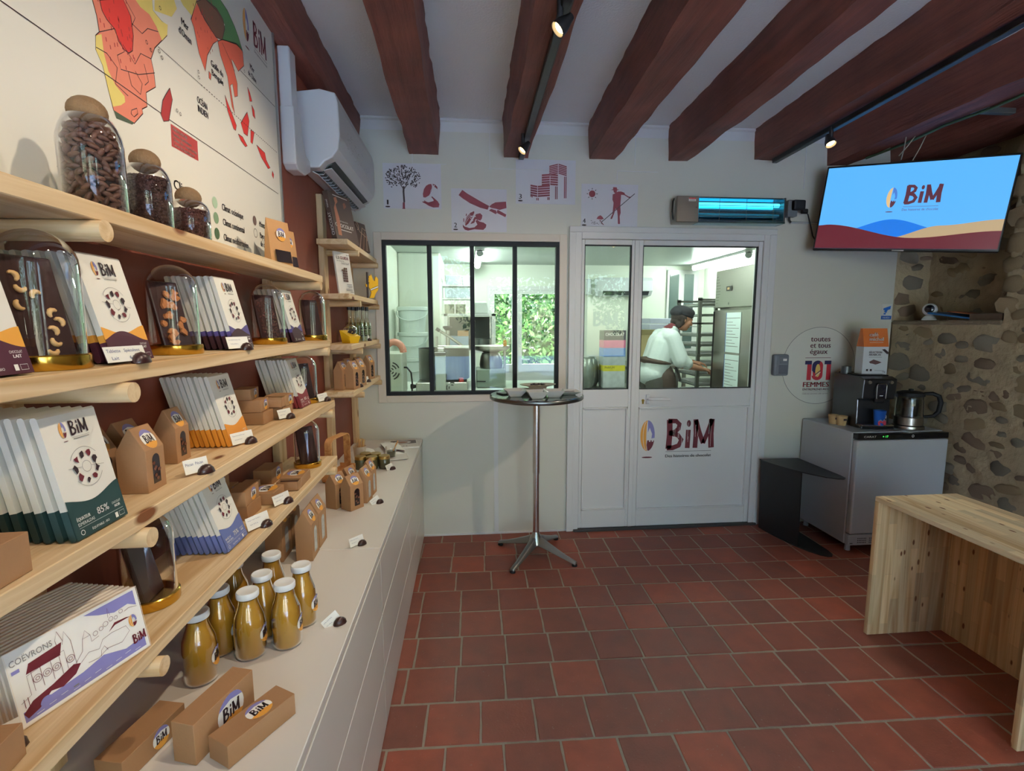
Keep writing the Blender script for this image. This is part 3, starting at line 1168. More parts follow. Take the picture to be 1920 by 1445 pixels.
lb = MB().box(-.0085, 0, 0, .186, 0, .106).mesh('sleeve', mat('cream_card', (226, 216, 204), .6, var=.03), bevel=.0008)
M_tpos = Vector((-.608, .675, S4 + .0006))
rz = math.atan2(-.06, .176)
for i in range(13):
    t = thing('town_chocolate_bar', 'landscape chocolate bar with COËVRONS town drawing' + (', frontmost of its row' if i == 0 else ', ' + ORD[i] + ' from the front'), 'chocolate bar',
              (M_tpos.x - .0102 * i * math.cos(rz), M_tpos.y - .0102 * i * math.sin(rz) - i * .0012, M_tpos.z + .0018), (0, -.20, rz), group='landscape bars with town drawing')
    sv = link('sleeve', lb, t)
    if i == 0:
        link('front_print', tp, sv)

# ---------------------------------------------------------------- kraft boxes and gable bags
def gable_mesh(d, w, h, hb):
    b = MB()
    b.prism([(-d / 2, 0), (d / 2, 0), (d / 2, hb), (.0015, h), (-.0015, h), (-d / 2, hb)], -w / 2, w / 2, 'y')
    return b.mesh('carton', M_kraft, bevel=.0008)
M_film = mat('dark_window', (44, 34, 34), .15, var=.4, scale=120)
def gable_print(d, w, h, hb, win=True, pale=False, stk=1.0):
    P = Print()
    if win:
        rx, zc, hh = w * .20, hb * .52, hb * .36
        pts = [(-rx, zc - hh), (rx, zc - hh)] + [(rx * math.cos(a), zc + hh * .55 + rx * math.sin(a)) for a in [PI * k / 10 for k in range(11)]]
        P.poly(pts, mat('pale_window', (176, 176, 172), .2, var=.3, scale=90) if pale else M_film)
        if not pale:
            rb = random.Random(3)
            for k in range(7):
                x, y = rb.uniform(-rx * .7, rx * .7), zc + rb.uniform(-hh * .8, hh * .6)
                P.ell(x, y, rx * .38, rx * .3, mat('almond_brown', (104, 60, 40), .5), 9)
    n1 = len(P.v)
    return P, n1
gm_cache = {}
def gable(loc, rz, d, w, h, hb, label, group, pale=False, deep=False):
    key = (d, w, h, hb, pale)
    if key not in gm_cache:
        me = gable_mesh(d, w, h, hb)
        P, _ = gable_print(d, w, h, hb, True, pale)
        wm = P.mesh('window', (d / 2 + .0002, 0, 0), (0, 1, 0), (0, 0, 1), .00015)
        Q = Print()
        sl = math.hypot(d / 2 - .0015, h - hb)
        sticker(Q, 0, sl * .42, min(w * .36, sl * .40), min(w * .36, sl * .42))
        vdir = Vector((-(d / 2 - .0015), 0, h - hb)).normalized()
        sm = Q.mesh('sticker', (d / 2 + .0005, 0, hb), (0, 1, 0), vdir, .00012)
        gm_cache[key] = (me, wm, sm)
    me, wm, sm = gm_cache[key]
    t = thing('kraft_gable_box', label, 'box', loc, rz, group)
    ca = link('carton', me, t)
    link('window', wm, ca)
    link('sticker', sm, ca)
    return t
z = S3 + .0005
G = 'small gable boxes on the third shelf'
gable((-.618, .985, z), .02, .052, .058, .122, .080, 'small kraft gable box in front of its group, next to the 85 percent bars', G)
gable((-.690, .965, z), .05, .052, .058, .122, .080, 'small kraft gable box half hidden against the 85 percent bars', G)
gable((-.685, 1.045, z), -.02, .052, .058, .122, .080, 'small kraft gable box at the back, between two others', G)
gable((-.675, 1.19, z), .03, .046, .058, .122, .080, 'small kraft gable box standing apart, left of the amber bars', G)
z = CT + .0005
G = 'tall gable bags on the worktop'
gable((-.553, 1.698, z), .04, .054, .088, .172, .125, 'tall kraft gable bag nearest the juice bottles, pale window', G, pale=True)
gable((-.650, 1.70, z), .02, .056, .088, .172, .125, 'tall kraft gable bag under the fourth shelf edge, pale window', G, pale=True)
gable((-.556, 1.80, z), .0, .054, .088, .172, .125, 'tall kraft gable bag second behind the juice bottles, pale window', G, pale=True)
gable((-.650, 1.80, z), .0, .054, .088, .172, .125, 'tall kraft gable bag rearmost under the fourth shelf, pale window', G, pale=True)
G = 'middle gable bags beside the jars'
gable((-.502, 2.146, z), -.62, .060, .072, .150, .108, 'kraft gable bag turned to the viewer, dark arched window', G)
gable((-.575, 2.175, z), -.50, .058, .072, .150, .108, 'kraft gable bag left of the one turned to the viewer', G)
gable((-.470, 2.235, z), -.15, .052, .072, .158, .112, 'kraft gable bag right behind the one turned to the viewer', G, pale=True)
gable((-.540, 2.255, z), -.35, .052, .072, .155, .112, 'kraft gable bag at the back of the group beside the jars', G)
gable((-.466, 2.325, z), -.12, .052, .072, .165, .118, 'tallest kraft gable bag at the back right beside the jars', G, pale=True)
z = CS[3] + .0005
G = 'small gable boxes on the corner shelf'
for (x, y, lb_) in [(-.665, 2.72, 'small kraft gable box at the near end of the corner shelf, in shade'), (-.612, 2.735, 'small kraft gable box on corner shelf, second from the near end'),
                    (-.606, 2.875, 'small kraft gable box on corner shelf, behind the first price card'), (-.685, 2.93, 'small kraft gable box on corner shelf, rear row'),
                    (-.655, 3.06, 'small kraft gable box on corner shelf, behind the second price card'), (-.620, 3.22, 'small kraft gable box on corner shelf, farthest to the right')]:
    gable((x, y, z), -.25, .050, .075, .150, .105, lb_, G)

kb_cache = {}
def kbox(loc, rz, dx, dy, dz, label, group, face='x', stk=True, open_=0.0, rot=None):
    key = (dx, dy, dz, face, stk, open_)
    if key not in kb_cache:
        b = MB()
        b.box(-dx, 0, -dy / 2, dy / 2, 0, dz)
        me = b.mesh('sleeve', M_kraft, bevel=.0008)
        sm = tm = None
        if stk:
            Q = Print()
            if face == 'x':
                sticker(Q, 0, dz / 2, dz * .42, dz * .44)
                sm = Q.mesh('sticker', (.0002, dy * .08, 0), (0, 1, 0), (0, 0, 1), .00012)
            else:
                r_ = min(dx, dy) * .40
                sticker(Q, 0, 0, r_ * 1.15, r_)
                sm = Q.mesh('sticker', (-dx / 2, dy * .08, dz + .0002), (0, 1, 0), (-1, 0, 0), .00012)
        if open_:
            c = MB()
            y0 = -dy / 2 - open_
            c.box(-dx + .0015, -.0015, y0, -dy / 2 + .002, .001, .0025)
            c.box(-dx + .0015, -dx + .003, y0, -dy / 2 + .002, .001, dz * .93)
            c.box(-.003, -.0015, y0, -dy / 2 + .002, .001, dz * .93)
            c.box(-dx + .0015, -.0015, y0, y0 + .0015, .001, dz * .93)
            tm = c.mesh('tray', M_kraft)
        kb_cache[key] = (me, sm, tm)
    me, sm, tm = kb_cache[key]
    t = thing('kraft_box', label, 'box', loc, rot if rot else rz, group)
    sv = link('sleeve', me, t)
    if sm:
        link('sticker', sm, sv)
    if tm:
        link('tray', tm, t)
    if open_:
        o = MB().box(-dx + .005, -.005, -dy / 2 - open_ + .004, -dy / 2 - .001, .003, dz * .8).build('chocolate_filling', M_choc, t, bevel=.002)
    return t
e = .0006
G = 'kraft boxes on the third shelf'
kbox((-.556, .615, S3 + e), .05, .09, .095, .052, 'plain kraft box cut by the left picture edge, third shelf', G, stk=False)
kbox((-.632, 1.636, S3 + e), 0, .085, .080, .038, 'kraft box at the bottom of the left pile on the third shelf', G, stk=False)
kbox((-.640, 1.634, S3 + .039 + e), .06, .080, .075, .038, 'kraft box in the middle of the left pile on the third shelf', G)
kbox((-.668, 1.632, S3 + .078 + e), .10, .052, .082, .034, 'kraft box on top of the left pile with round sticker', G)
kbox((-.605, 1.735, S3 + e), -.02, .070, .085, .038, 'kraft box under the open sliding box on the third shelf', G, stk=False)
kbox((-.602, 1.745, S3 + .039 + e), -.02, .066, .075, .036, 'open sliding kraft box showing chocolate inside', G, open_=.028)
G = 'kraft boxes on the fourth shelf'
kbox((-.617, 1.455, S4 + e), 0, .055, .095, .040, 'kraft box lying under the front stickered box, fourth shelf', G, stk=False)
kbox((-.619, 1.452, S4 + .041 + e), .02, .053, .095, .042, 'stickered kraft box on the front pile of the fourth shelf', G)
kbox((-.680, 1.45, S4 + e), 0, .050, .100, .042, 'kraft box at the bottom of the rear pile, fourth shelf', G, stk=False)
kbox((-.678, 1.46, S4 + .043 + e), .03, .050, .095, .040, 'kraft box in the middle of the rear pile, fourth shelf', G)
kbox((-.688, 1.42, S4 + .084 + e), 0, .045, .100, .045, 'stickered kraft box on top of the rear pile, fourth shelf', G)
kbox((-.592, 1.575, S4 + e), 0, .075, .090, .036, 'kraft box lying flat with sticker on top, behind the price card', G, face='z')
kbox((-.675, 1.60, S4 + e), 0, .045, .095, .046, 'kraft box standing behind the flat stickered box', G)
kbox((-.562, 1.745, S4 + e), .03, .070, .110, .033, 'half-open flat kraft box in front of the black-filled dome', G, face='z', open_=.035)
kbox((-.668, 1.775, S4 + e), 0, .060, .105, .052, 'stickered kraft box standing before the far dome, fourth shelf', G)
kbox((-.565, .585, S4 + e), .1, .10, .10, .045, 'kraft box in the bottom left corner, fourth shelf', G, stk=False)
G = 'kraft boxes lying on the near worktop'
kbox((-.475, .935, CT + e), -.42, .048, .150, .080, 'stickered kraft box leaning on another, bottom left worktop', G, rot=(0, 0, -.30))
kbox((-.397, .912, CT + e), 0, .055, .145, .045, 'long kraft box on the worktop with sticker on top', G, face='z', rot=(0, 0, -.55))
kbox((-.585, .90, CT + e), 0, .055, .140, .045, 'kraft box partly cut by the bottom picture edge', G, rot=(0, 0, -.22))

# ---------------------------------------------------------------- price cards in chocolate feet
rp = random.Random(4)
hm = MB()
hm.ico((0, 0, 0), .0185, .0125, .0185, 2)
hm.v = [(x, y, max(z, -.001)) for x, y, z in hm.v]
hm = hm.mesh('foot', M_choc, smooth=50)
def price_card(x, y, z, rz, label, lines=2, w=.058, h=.030, txt=None, tilt=-.30, roll=0.0):
    t = thing('price_card', label, 'price card', (x, y, z + .001), rz, 'handwritten price cards')
    M = Matrix.Translation((0, 0, .004)) @ Matrix.Rotation(roll, 4, 'X') @ Matrix.Rotation(tilt, 4, 'Y')
    b = MB().box(-.0007, 0, -w * .72, w * .28, .0, h)
    b.xf(M)
    cd_ = b.build('card', M_paper, t)
    P = Print()
    if txt:
        for i, (s, px, py, hh, ww) in enumerate(txt):
            P.text(s, px * w, py * h, hh, I_blu, width=ww)
    else:
        for i in range(lines):
            scribble(P, w * (.08 + .05 * i), h * (.66 - .34 * i), w * (.55 - .2 * i), h * .14, I_blu, rp)
        scribble(P, w * .72, h * .16, w * .18, h * .16, I_blu, rp)
    me = P.mesh('handwriting', M @ Vector((.0002, -w * .72, 0)), (M.to_3x3() @ Vector((0, 1, 0))), (M.to_3x3() @ Vector((0, 0, 1))), .0001)
    link('handwriting', me, cd_)
    f = link('foot', hm, t, (.004, .004, 0), (0, 0, R(90)))
    return t
pc = price_card
pc(-.558, .905, S2, -.10, 'price card reading Tablette Spéculoos Lait before the orange wave bars', w=.085, h=.026, txt=[('Tablette   Spéculoos', .05, .62, .0055, .070), ('Lait        6,90€', .12, .15, .0055, .060)])
pc(-.560, 1.325, S2, -.45, 'price card before the violet-footed bars on the second shelf', w=.062)
pc(-.558, 1.083, S3, -.55, 'price card right of the small gable boxes', w=.050, txt=[('Pécan  Pécan', .08, .55, .006, .036), ('7€', .72, .22, .006, .008)])
pc(-.576, 1.350, S3, -.45, 'price card before the amber-footed bars', w=.066)
pc(-.592, 1.700, S3, -.40, 'price card before the open sliding kraft box', w=.058)
pc(-.572, 2.072, S3, -.30, 'price card at the far end of the third shelf', w=.066)
pc(-.556, 1.365, S4, -.45, 'price card right of the slate blue bars', w=.072, h=.034)
pc(-.560, 1.545, S4, -.40, 'price card before the flat stickered box', w=.066)
pc(-.600, .640, S4, -.60, 'price card cut by the left picture edge', w=.066)
pc(-.352, 1.285, CT, -.95, 'price card alone on the worktop right of the bottles', w=.045, roll=.5)
pc(-.392, 1.770, CT, -.70, 'price card near the worktop joint', w=.060)
pc(-.400, 2.195, CT, -.80, 'price card right of the gable bag turned to the viewer', w=.045, roll=.4)
pc(-.418, 2.715, CT, -.80, 'price card right of the spread jars', w=.042, roll=.2)
pc(-.590, 2.805, CS[3], -.35, 'price card at the near end of the low corner shelf', w=.060)
pc(-.592, 3.045, CS[3], -.35, 'price card in the middle of the low corner shelf', w=.058)
pc(-.595, 3.13, CS[2], -.35, 'price card before the clear syrup bottles', w=.060)

# ---------------------------------------------------------------- glass domes with chocolate
def dome_profile(r, h):
    pr = [(r, .020), (r, h - r)]
    for k in range(1, 9):
        a = PI / 2 * k / 8
        pr.append((max(r * math.cos(a), .0001), h - r + r * math.sin(a)))
    return pr
DR, DH = .052, .192
dm = MB().lathe(dome_profile(DR - .003, DH), 40, cap=False).mesh('glass', M_dome, smooth=80)
db = MB().lathe([(0.001, 0), (DR, 0), (DR + .001, .002), (DR + .001, .019), (DR - .001, .021), (DR - .006, .021), (DR - .006, .012), (.001, .012)], 40).mesh('base', M_gold, smooth=30)
M_nut = mat('cashew', (222, 180, 120), .5, var=.12, scale=60)
M_spec = mat('speculoos_biscuit', (172, 108, 58), .8, var=.22, scale=80, bump=.4, bscale=120)
def dome(x, y, z, label, fill, s=1.0):
    t = thing('glass_dome', label, 'glass dome', (x, y, z + .0005), 0, 'glass domes over chocolate samples')
    t.scale = (s, s, s)
    link('base', db, t)
    link('glass', dm, t)
    sl = thing('chocolate_slab', 'chocolate slab ' + fill[0] + ' inside ' + fill[2], 'chocolate', (x + .010 * s, y, z + .0135 * s), (0, -.22, fill[3] if len(fill) > 3 else -.25), 'chocolate slabs under glass')
    sl.scale = (s, s, s)
    wd, hh = .076, .148
    b = MB()
    n = 8
    b.box(-.010, 0, -wd / 2, wd / 2, 0, hh)
    b.build('slab', M_choc, sl, bevel=.002)
    rf = random.Random(int(y * 991))
    if fill[1] == 'cashew':
        for k in range(9):
            c = MB()
            yy, zz, ro = rf.uniform(-.024, .024), .014 + k * .0128, rf.uniform(0, 6)
            pts = [(.0015, yy + .0062 * math.cos(a + ro), zz + .0062 * math.sin(a + ro)) for a in [PI * i / 6 for i in range(7)]]
            c.tube(pts, [.0018, .003, .0036, .0038, .0034, .0028, .0016], 8)
            c.build('cashew', M_nut, sl, smooth=60)
    elif fill[1] == 'speculoos':
        for k in range(22):
            c = MB()
            yy, zz = rf.uniform(-.028, .028), rf.uniform(.008, .124)
            pts = [(yy + rf.uniform(.004, .011) * math.cos(a), zz + rf.uniform(.004, .011) * math.sin(a)) for a in [2 * PI * i / 6 for i in range(6)]]
            c.prism(pts, -.001, rf.uniform(.003, .006), 'x')
            c.build('biscuit_piece', M_spec, sl)
    elif fill[1] == 'nib':
        c = MB()
        for k in range(170):
            yy, zz = rf.uniform(-.031, .031), rf.uniform(.004, .128)
            c.ico((.0005, yy, zz), .002, .0026, .0026, 1, jit=.3, rnd=rf)
        o = c.build('cocoa_nibs', mat('nibs', (82, 44, 34), .6, var=.3, scale=60), sl)
        o['kind'] = 'stuff'
    return t
dome(-.622, .800, S2, 'glass dome with gold base over cashew chocolate, left edge', ('studded with cashews', 'cashew', 'the leftmost dome'), 1.05)
dome(-.637, 1.166, S2, 'glass dome with gold base over speculoos biscuit chocolate', ('covered with speculoos pieces', 'speculoos', 'the second dome'))
dome(-.635, 1.690, S2, 'glass dome with gold base over nib-covered chocolate', ('covered with cocoa nibs', 'nib', 'the nib dome', -.5))
dome(-.602, 2.045, S2, 'glass dome with gold base at the end of the second shelf', ('plain dark, standing', '', 'the end dome on the second shelf', -.6))
dome(-.645, 2.042, S3, 'glass dome with gold base at the end of the third shelf', ('plain dark, leaning', '', 'the end dome on the third shelf', -.6), .98)
dome(-.632, .998, S4, 'glass dome with gold base between town bars and blue bars', ('plain dark and glossy, tilted', '', 'the dome beside the town bars', .1), .95)
dome(-.620, 1.955, S4, 'glass dome with gold base at the end of the fourth shelf', ('plain dark, tapered', '', 'the end dome on the fourth shelf', -.7), .95)

# ---------------------------------------------------------------- juice bottles
M_juice = mat('amber_juice', (186, 136, 44), .2, var=.08, scale=8, spec=.5, coat=.2)
M_lid = mat('white_tin_lid', (226, 228, 228), .35, var=.03)
jb = MB().lathe([(.001, .0), (.028, 0), (.033, .004), (.034, .012), (.034, .075), (.031, .098), (.022, .124), (.0195, .136), (.0195, .142), (.001, .142)], 28).mesh('juice', M_juice, smooth=40)
jg = MB().lathe([(.029, -.0005), (.0345, .004), (.0355, .012), (.0355, .075), (.0325, .099), (.0235, .125), (.0212, .137), (.0212, .152)], 28, cap=False).mesh('glass', M_dome, smooth=60)
jl = MB().lathe([(.001, .147), (.0245, .147), (.0252, .149), (.0252, .159), (.0235, .162), (.019, .1622), (.017, .1612), (.001, .1612)], 28).mesh('lid', M_lid, smooth=35)
Q = Print()
sticker(Q, 0, .055, .020, .022)
js = Q.mesh('sticker', (0, 0, 0), (0, 1, 0), (0, 0, 1), .0002, cyl=.0358)
bl = ['nearest the viewer, under the shelf edge', 'behind the nearest one, under the shelf edge', 'in the middle of the front row', 'in the very middle of the group', 'at the front right', 'rightmost of the group', 'rear left, half hidden', 'at the back next to the tall kraft bags']
for (x, y), l_, a in zip([(-.605, 1.100), (-.607, 1.200), (-.530, 1.180), (-.530, 1.264), (-.456, 1.213), (-.445, 1.303), (-.632, 1.335), (-.548, 1.376)], bl, [.1, .05, .0, .1, .05, -.1, 0, 0]):
    t = thing('juice_bottle', 'amber juice bottle with white lid, ' + l_, 'bottle', (x, y, CT + .0008), a, 'juice bottles on the worktop')
    for nm, me in (('juice', jb), ('lid', jl)):
        link(nm, me, t)
    link('sticker', js, link('glass', jg, t))

# ---------------------------------------------------------------- cork-ball jars on the top shelf
def cork_jar(x, y, r, h, ball, label):
    t = thing('cork_jar', label, 'jar', (x, y, S1 + .0008), 0, 'glass jars with cork balls')
    rn = r * .60
    pr = [(r * .9, .0), (r, .006), (r, h * .72), (r * .97, h * .80), (r * .88, h * .89), (r * .72, h * .97), (rn, h)]
    MB().lathe(pr, 40, cap=False).build('glass', M_dome, t, smooth=80)
    b = MB()
    rb_ = ball
    c_ = h + .007
    prof = []
    for k in range(13):
        a = -PI / 2 + PI * k / 12
        prof.append((max(rb_ * math.cos(a), .0001), c_ + rb_ * .86 * math.sin(a)))
    b.lathe(prof, 32)
    b.build('cork_ball', M_cork, t, smooth=60)
    return t
cork_jar(-.640, .968, .0465, .163, .029, 'largest glass jar with cork ball, full of cocoa beans')
cork_jar(-.640, 1.118, .042, .128, .027, 'middle glass jar with cork ball, full of cocoa nibs')
cork_jar(-.640, 1.272, .042, .095, .027, 'smallest glass jar with cork ball, full of cocoa nibs')
M_bean = mat('cocoa_bean', (90, 60, 47), .6, var=.25, scale=60, bump=.3, bscale=90, rand=.3)
bm_ = MB().ico((0, 0, 0), .0098, .0058, .0044, 2).mesh('cocoa_bean', M_bean, smooth=80)
rj = random.Random(9)
cnt = 0
for lvl in range(17):
    zz = S1 + .008 + lvl * .0082
    for k in range(15):
        a = 2 * PI * (k + .5 * (lvl % 2)) / 15 + rj.uniform(-.08, .08)
        rr = (.0405 if lvl < 13 else .036 if lvl < 15 else .031) + rj.uniform(-.003, .0005)
        # only the side that the room sees needs beans
        if math.cos(a - R(-50)) < -.3:
            continue
        o = link('cocoa_bean', bm_, None, (-.640 + rr * math.cos(a), .968 + rr * math.sin(a), zz + rj.uniform(-.002, .002)), (rj.uniform(-.6, .6), rj.uniform(-1.1, 1.1), a + PI / 2 + rj.uniform(-.4, .4)))
        tag(o, 'brown cocoa bean in the largest cork jar', 'cocoa bean', 'cocoa beans in the largest jar')
        cnt += 1
for k in range(26):
    a, rr = rj.uniform(0, 6.28), .024 * math.sqrt(rj.random())
    o = link('cocoa_bean', bm_, None, (-.640 + rr * math.cos(a), .968 + rr * math.sin(a), S1 + .146 + rj.uniform(-.003, .004)), (rj.uniform(-.4, .4), rj.uniform(-.3, .3), rj.uniform(0, 6)))
    tag(o, 'brown cocoa bean in the largest cork jar', 'cocoa bean', 'cocoa beans in the largest jar')
def fill(x, y, r, h, label, size, n, colr):
    b = MB()
    b.lathe([(.001, .003), (r * .90, .003), (r * .90, h), (.001, h)], 28)
    for k in range(n):
        a, zz = rj.uniform(0, 6.28), rj.uniform(.005, h)
        rr = r * .92
        b.ico((rr * math.cos(a), rr * math.sin(a), zz), size, size, size * .8, 1, jit=.4, rnd=rj)
    o = b.build('cocoa_nibs', mat(label[:14], colr, .55, var=.45, scale=220, bump=.8, bscale=200), None, (x, y, S1 + .001))
    tag(o, label, 'cocoa nibs')
    o['kind'] = 'stuff'
MB_core = MB().lathe([(.001, .003), (.036, .003), (.036, .116), (.026, .140), (.001, .141)], 24).build('cocoa_nibs', mat('dark_core_fill', (40, 26, 20), .9, var=.3, scale=90), None, (-.640, .968, S1 + .001))  # added dark core, hidden behind the beans to fill the jar
tag(MB_core, 'hidden dark filler core behind the beans in the largest jar', 'cocoa nibs')
MB_core['kind'] = 'stuff'
fill(-.640, 1.118, .042, .102, 'dark cocoa nibs inside the middle cork jar', .0026, 900, (66, 36, 28))
fill(-.640, 1.272, .042, .072, 'reddish cocoa nibs inside the smallest cork jar', .0026, 600, (82, 42, 32))

# kraft pouches on the top shelf
def pouch(x, y, w, h, rz, label):
    t = thing('kraft_pouch', label, 'pouch', (x, y, S1 + .0005), rz, 'kraft pouches on the top shelf')
    b = MB()
    rows = []
    for k in range(9):
        f = k / 8
        th = .030 * (1 - f) ** .8 + .0015
        rows.append([(th * .5 * s_, -w / 2 + w * j / 6, h * f) for s_, j in [(1, 0), (1.25, 1), (1.5, 2), (1.6, 3), (1.5, 4), (1.25, 5), (1, 6), (-1, 6), (-1.3, 3), (-1, 0)]])
    vs = [p for r_ in rows for p in r_]
    n = 10
    fs = [(i * n + j, i * n + (j + 1) % n, (i + 1) * n + (j + 1) % n, (i + 1) * n + j) for i in range(8) for j in range(n)] + [tuple(range(n)), tuple(8 * n + j for j in range(n))]
    b.add(vs, fs)
    b.build('bag', mat('kraft_paper', (190, 142, 92), .75, var=.08, scale=25, bump=.25, bscale=40), t, smooth=40)
    def front(f, yy):
        th = .030 * (1 - f) ** .8 + .0015
        return th * .8 + .0012
    Q = Print()
    sticker(Q, 0, 0, w * .21, w * .21)
    f = .70
    Q.build('sticker', t, (front(.60, 0), 0, h * f), (0, 1, 0), (-.09, 0, 1), .00012)
    P = Print()
    P.rect(-w * .36, 0, w * .36, h * .25, M_film)
    P.build('window', t, (front(.10, 0) + .0006, 0, h * .12), (0, 1, 0), (-.16, 0, 1), .0002)
    return t
pouch(-.640, 1.83, .105, .160, -.35, 'larger kraft pouch with round sticker and dark window')
pouch(-.655, 1.955, .090, .150, -.30, 'smaller kraft pouch behind the larger one')
# ================================================================ left wall: map, air conditioner, corner shelf goods
MAP=[('sal',[(1.18,2.172),(1.194,2.13),(1.197,2.101),(1.185,2.088),(1.181,2.059),(1.198,2.036),(1.208,1.995),(1.219,1.956),(1.286,1.954),(1.323,1.99),(1.321,1.999),(1.342,2.013),(1.343,2.045),(1.384,2.075),(1.382,2.11),(1.375,2.135),(1.394,2.169),(1.454,2.229),(1.458,2.256),(1.435,2.252),(1.4,2.257),(1.4,2.304)]),('yel',[(1.185,2.088),(1.181,2.059),(1.198,2.036),(1.208,1.995),(1.218,1.963),(1.245,1.977),(1.261,1.99),(1.26,2.002),(1.233,2.013),(1.214,2.033),(1.205,2.064),(1.203,2.1)]),('yel',[(1.316,2.247),(1.349,2.236),(1.383,2.239),(1.409,2.226),(1.429,2.204),(1.455,2.231),(1.461,2.258),(1.435,2.252),(1.4,2.257),(1.4,2.304)]),('yel',[(1.411,2.287),(1.407,2.261),(1.483,2.289),(1.512,2.325),(1.502,2.341)]),('red',[(1.207,2.168),(1.212,2.15),(1.224,2.14),(1.25,2.133),(1.256,2.114),(1.275,2.105),(1.29,2.106),(1.304,2.118),(1.312,2.154),(1.309,2.194),(1.285,2.217)]),('dgr',[(1.219,1.956),(1.286,1.956),(1.279,1.949),(1.225,1.942)]),('dred',[(1.447,2.1),(1.455,2.076),(1.43,2.014),(1.406,2.004),(1.397,2.018),(1.41,2.055),(1.424,2.073)]),('box',[(1.438,2.01),(1.567,2.011),(1.565,1.957),(1.434,1.954)]),('grn',[(1.651,2.442),(1.754,2.503),(1.823,2.496),(1.869,2.474),(1.893,2.456),(1.922,2.426),(1.874,2.422),(1.77,2.384),(1.796,2.44),(1.747,2.453)]),('brn',[(1.621,2.406),(1.671,2.444),(1.747,2.459),(1.786,2.45),(1.794,2.428),(1.77,2.382),(1.728,2.368),(1.662,2.381)]),('yel',[(1.526,2.363),(1.546,2.353),(1.59,2.351),(1.627,2.409),(1.619,2.423)]),('cor',[(1.622,2.408),(1.583,2.338),(1.595,2.326),(1.615,2.266),(1.644,2.232),(1.664,2.285),(1.707,2.339),(1.743,2.367),(1.702,2.374),(1.643,2.39)]),('cor',[(1.738,2.362),(1.77,2.383),(1.875,2.425),(1.922,2.423),(1.924,2.379),(1.875,2.339),(1.841,2.353),(1.826,2.354),(1.861,2.294),(1.857,2.253),(1.833,2.24),(1.824,2.277),(1.806,2.264),(1.825,2.185),(1.808,2.2),(1.79,2.284),(1.75,2.328)]),('red',[(1.762,2.216),(1.788,2.192),(1.833,2.151),(1.824,2.132),(1.81,2.132),(1.774,2.175)]),('red',[(1.927,2.23),(1.94,2.206),(1.917,2.147),(1.888,2.146),(1.869,2.173)]),('red',[(1.842,2.128),(1.876,2.13),(1.911,2.112),(1.893,2.104),(1.86,2.113)]),('red',[(1.992,2.143),(2.068,2.139),(2.078,2.117),(2.114,2.098),(2.091,2.089),(2.03,2.112)]),('red',[(1.948,2.179),(1.978,2.181),(1.956,2.134),(1.941,2.135)]),('red',[(1.943,2.319),(1.961,2.308),(1.976,2.285),(1.956,2.277)]),('red',[(1.97,2.271),(1.991,2.261),(1.995,2.233),(1.975,2.237)]),('red',[(2.135,2.094),(2.148,2.084),(2.141,2.066),(2.128,2.076)]),('cor',[(1.666,2.242),(1.679,2.239),(1.674,2.221),(1.664,2.222)])]
MAPL=[('t',[(0.962,2.024),(1.186,2.022),(1.397,2.02)]),('t',[(1.431,2.018),(1.715,2.02),(2.185,2.019)]),('t',[(1.89,2.349),(2.201,2.358)]),('d',[(1.41,2.18),(1.612,2.181),(2.201,2.182)]),('b',[(1.197,2.101),(1.245,2.133),(1.274,2.101),(1.248,2.081),(1.256,2.056),(1.319,2.074),(1.385,2.108)]),('b',[(1.182,2.064),(1.214,2.068),(1.244,2.054),(1.233,2.016),(1.273,2.008)]),('b',[(1.31,2.179),(1.347,2.177),(1.371,2.201),(1.415,2.217)]),('b',[(1.27,2.114),(1.309,2.092),(1.334,2.127),(1.375,2.135)]),('b',[(1.307,2.076),(1.33,2.059),(1.32,2.031),(1.289,2.037),(1.281,2.064)]),('b',[(1.344,2.109),(1.356,2.075),(1.34,2.06)]),('b',[(1.281,1.981),(1.301,1.993),(1.303,1.982),(1.288,1.969),(1.278,1.972),(1.281,1.981)]),('b',[(1.292,2.221),(1.325,2.199),(1.308,2.171)]),('b',[(1.768,2.373),(1.812,2.348),(1.847,2.326)])]
G1=[('pod',[(-0.234,2.396),(-0.218,2.398),(-0.213,2.385),(-0.217,2.353),(-0.233,2.326),(-0.257,2.312),(-0.271,2.314),(-0.273,2.334),(-0.265,2.366),(-0.251,2.386)]),('leaf',[(-0.209,2.398),(-0.195,2.396),(-0.179,2.381),(-0.178,2.365),(-0.19,2.376),(-0.204,2.383)]),('hand',[(-0.22,2.317),(-0.213,2.32),(-0.197,2.306),(-0.178,2.29),(-0.167,2.272),(-0.172,2.252),(-0.207,2.25),(-0.235,2.26),(-0.258,2.274),(-0.276,2.282),(-0.278,2.287),(-0.265,2.287),(-0.265,2.296),(-0.257,2.289),(-0.248,2.285),(-0.239,2.282),(-0.22,2.287),(-0.204,2.292),(-0.206,2.301)]),('trunk',[(-0.404,2.279),(-0.39,2.28),(-0.39,2.243),(-0.387,2.238),(-0.408,2.238),(-0.405,2.243)])]
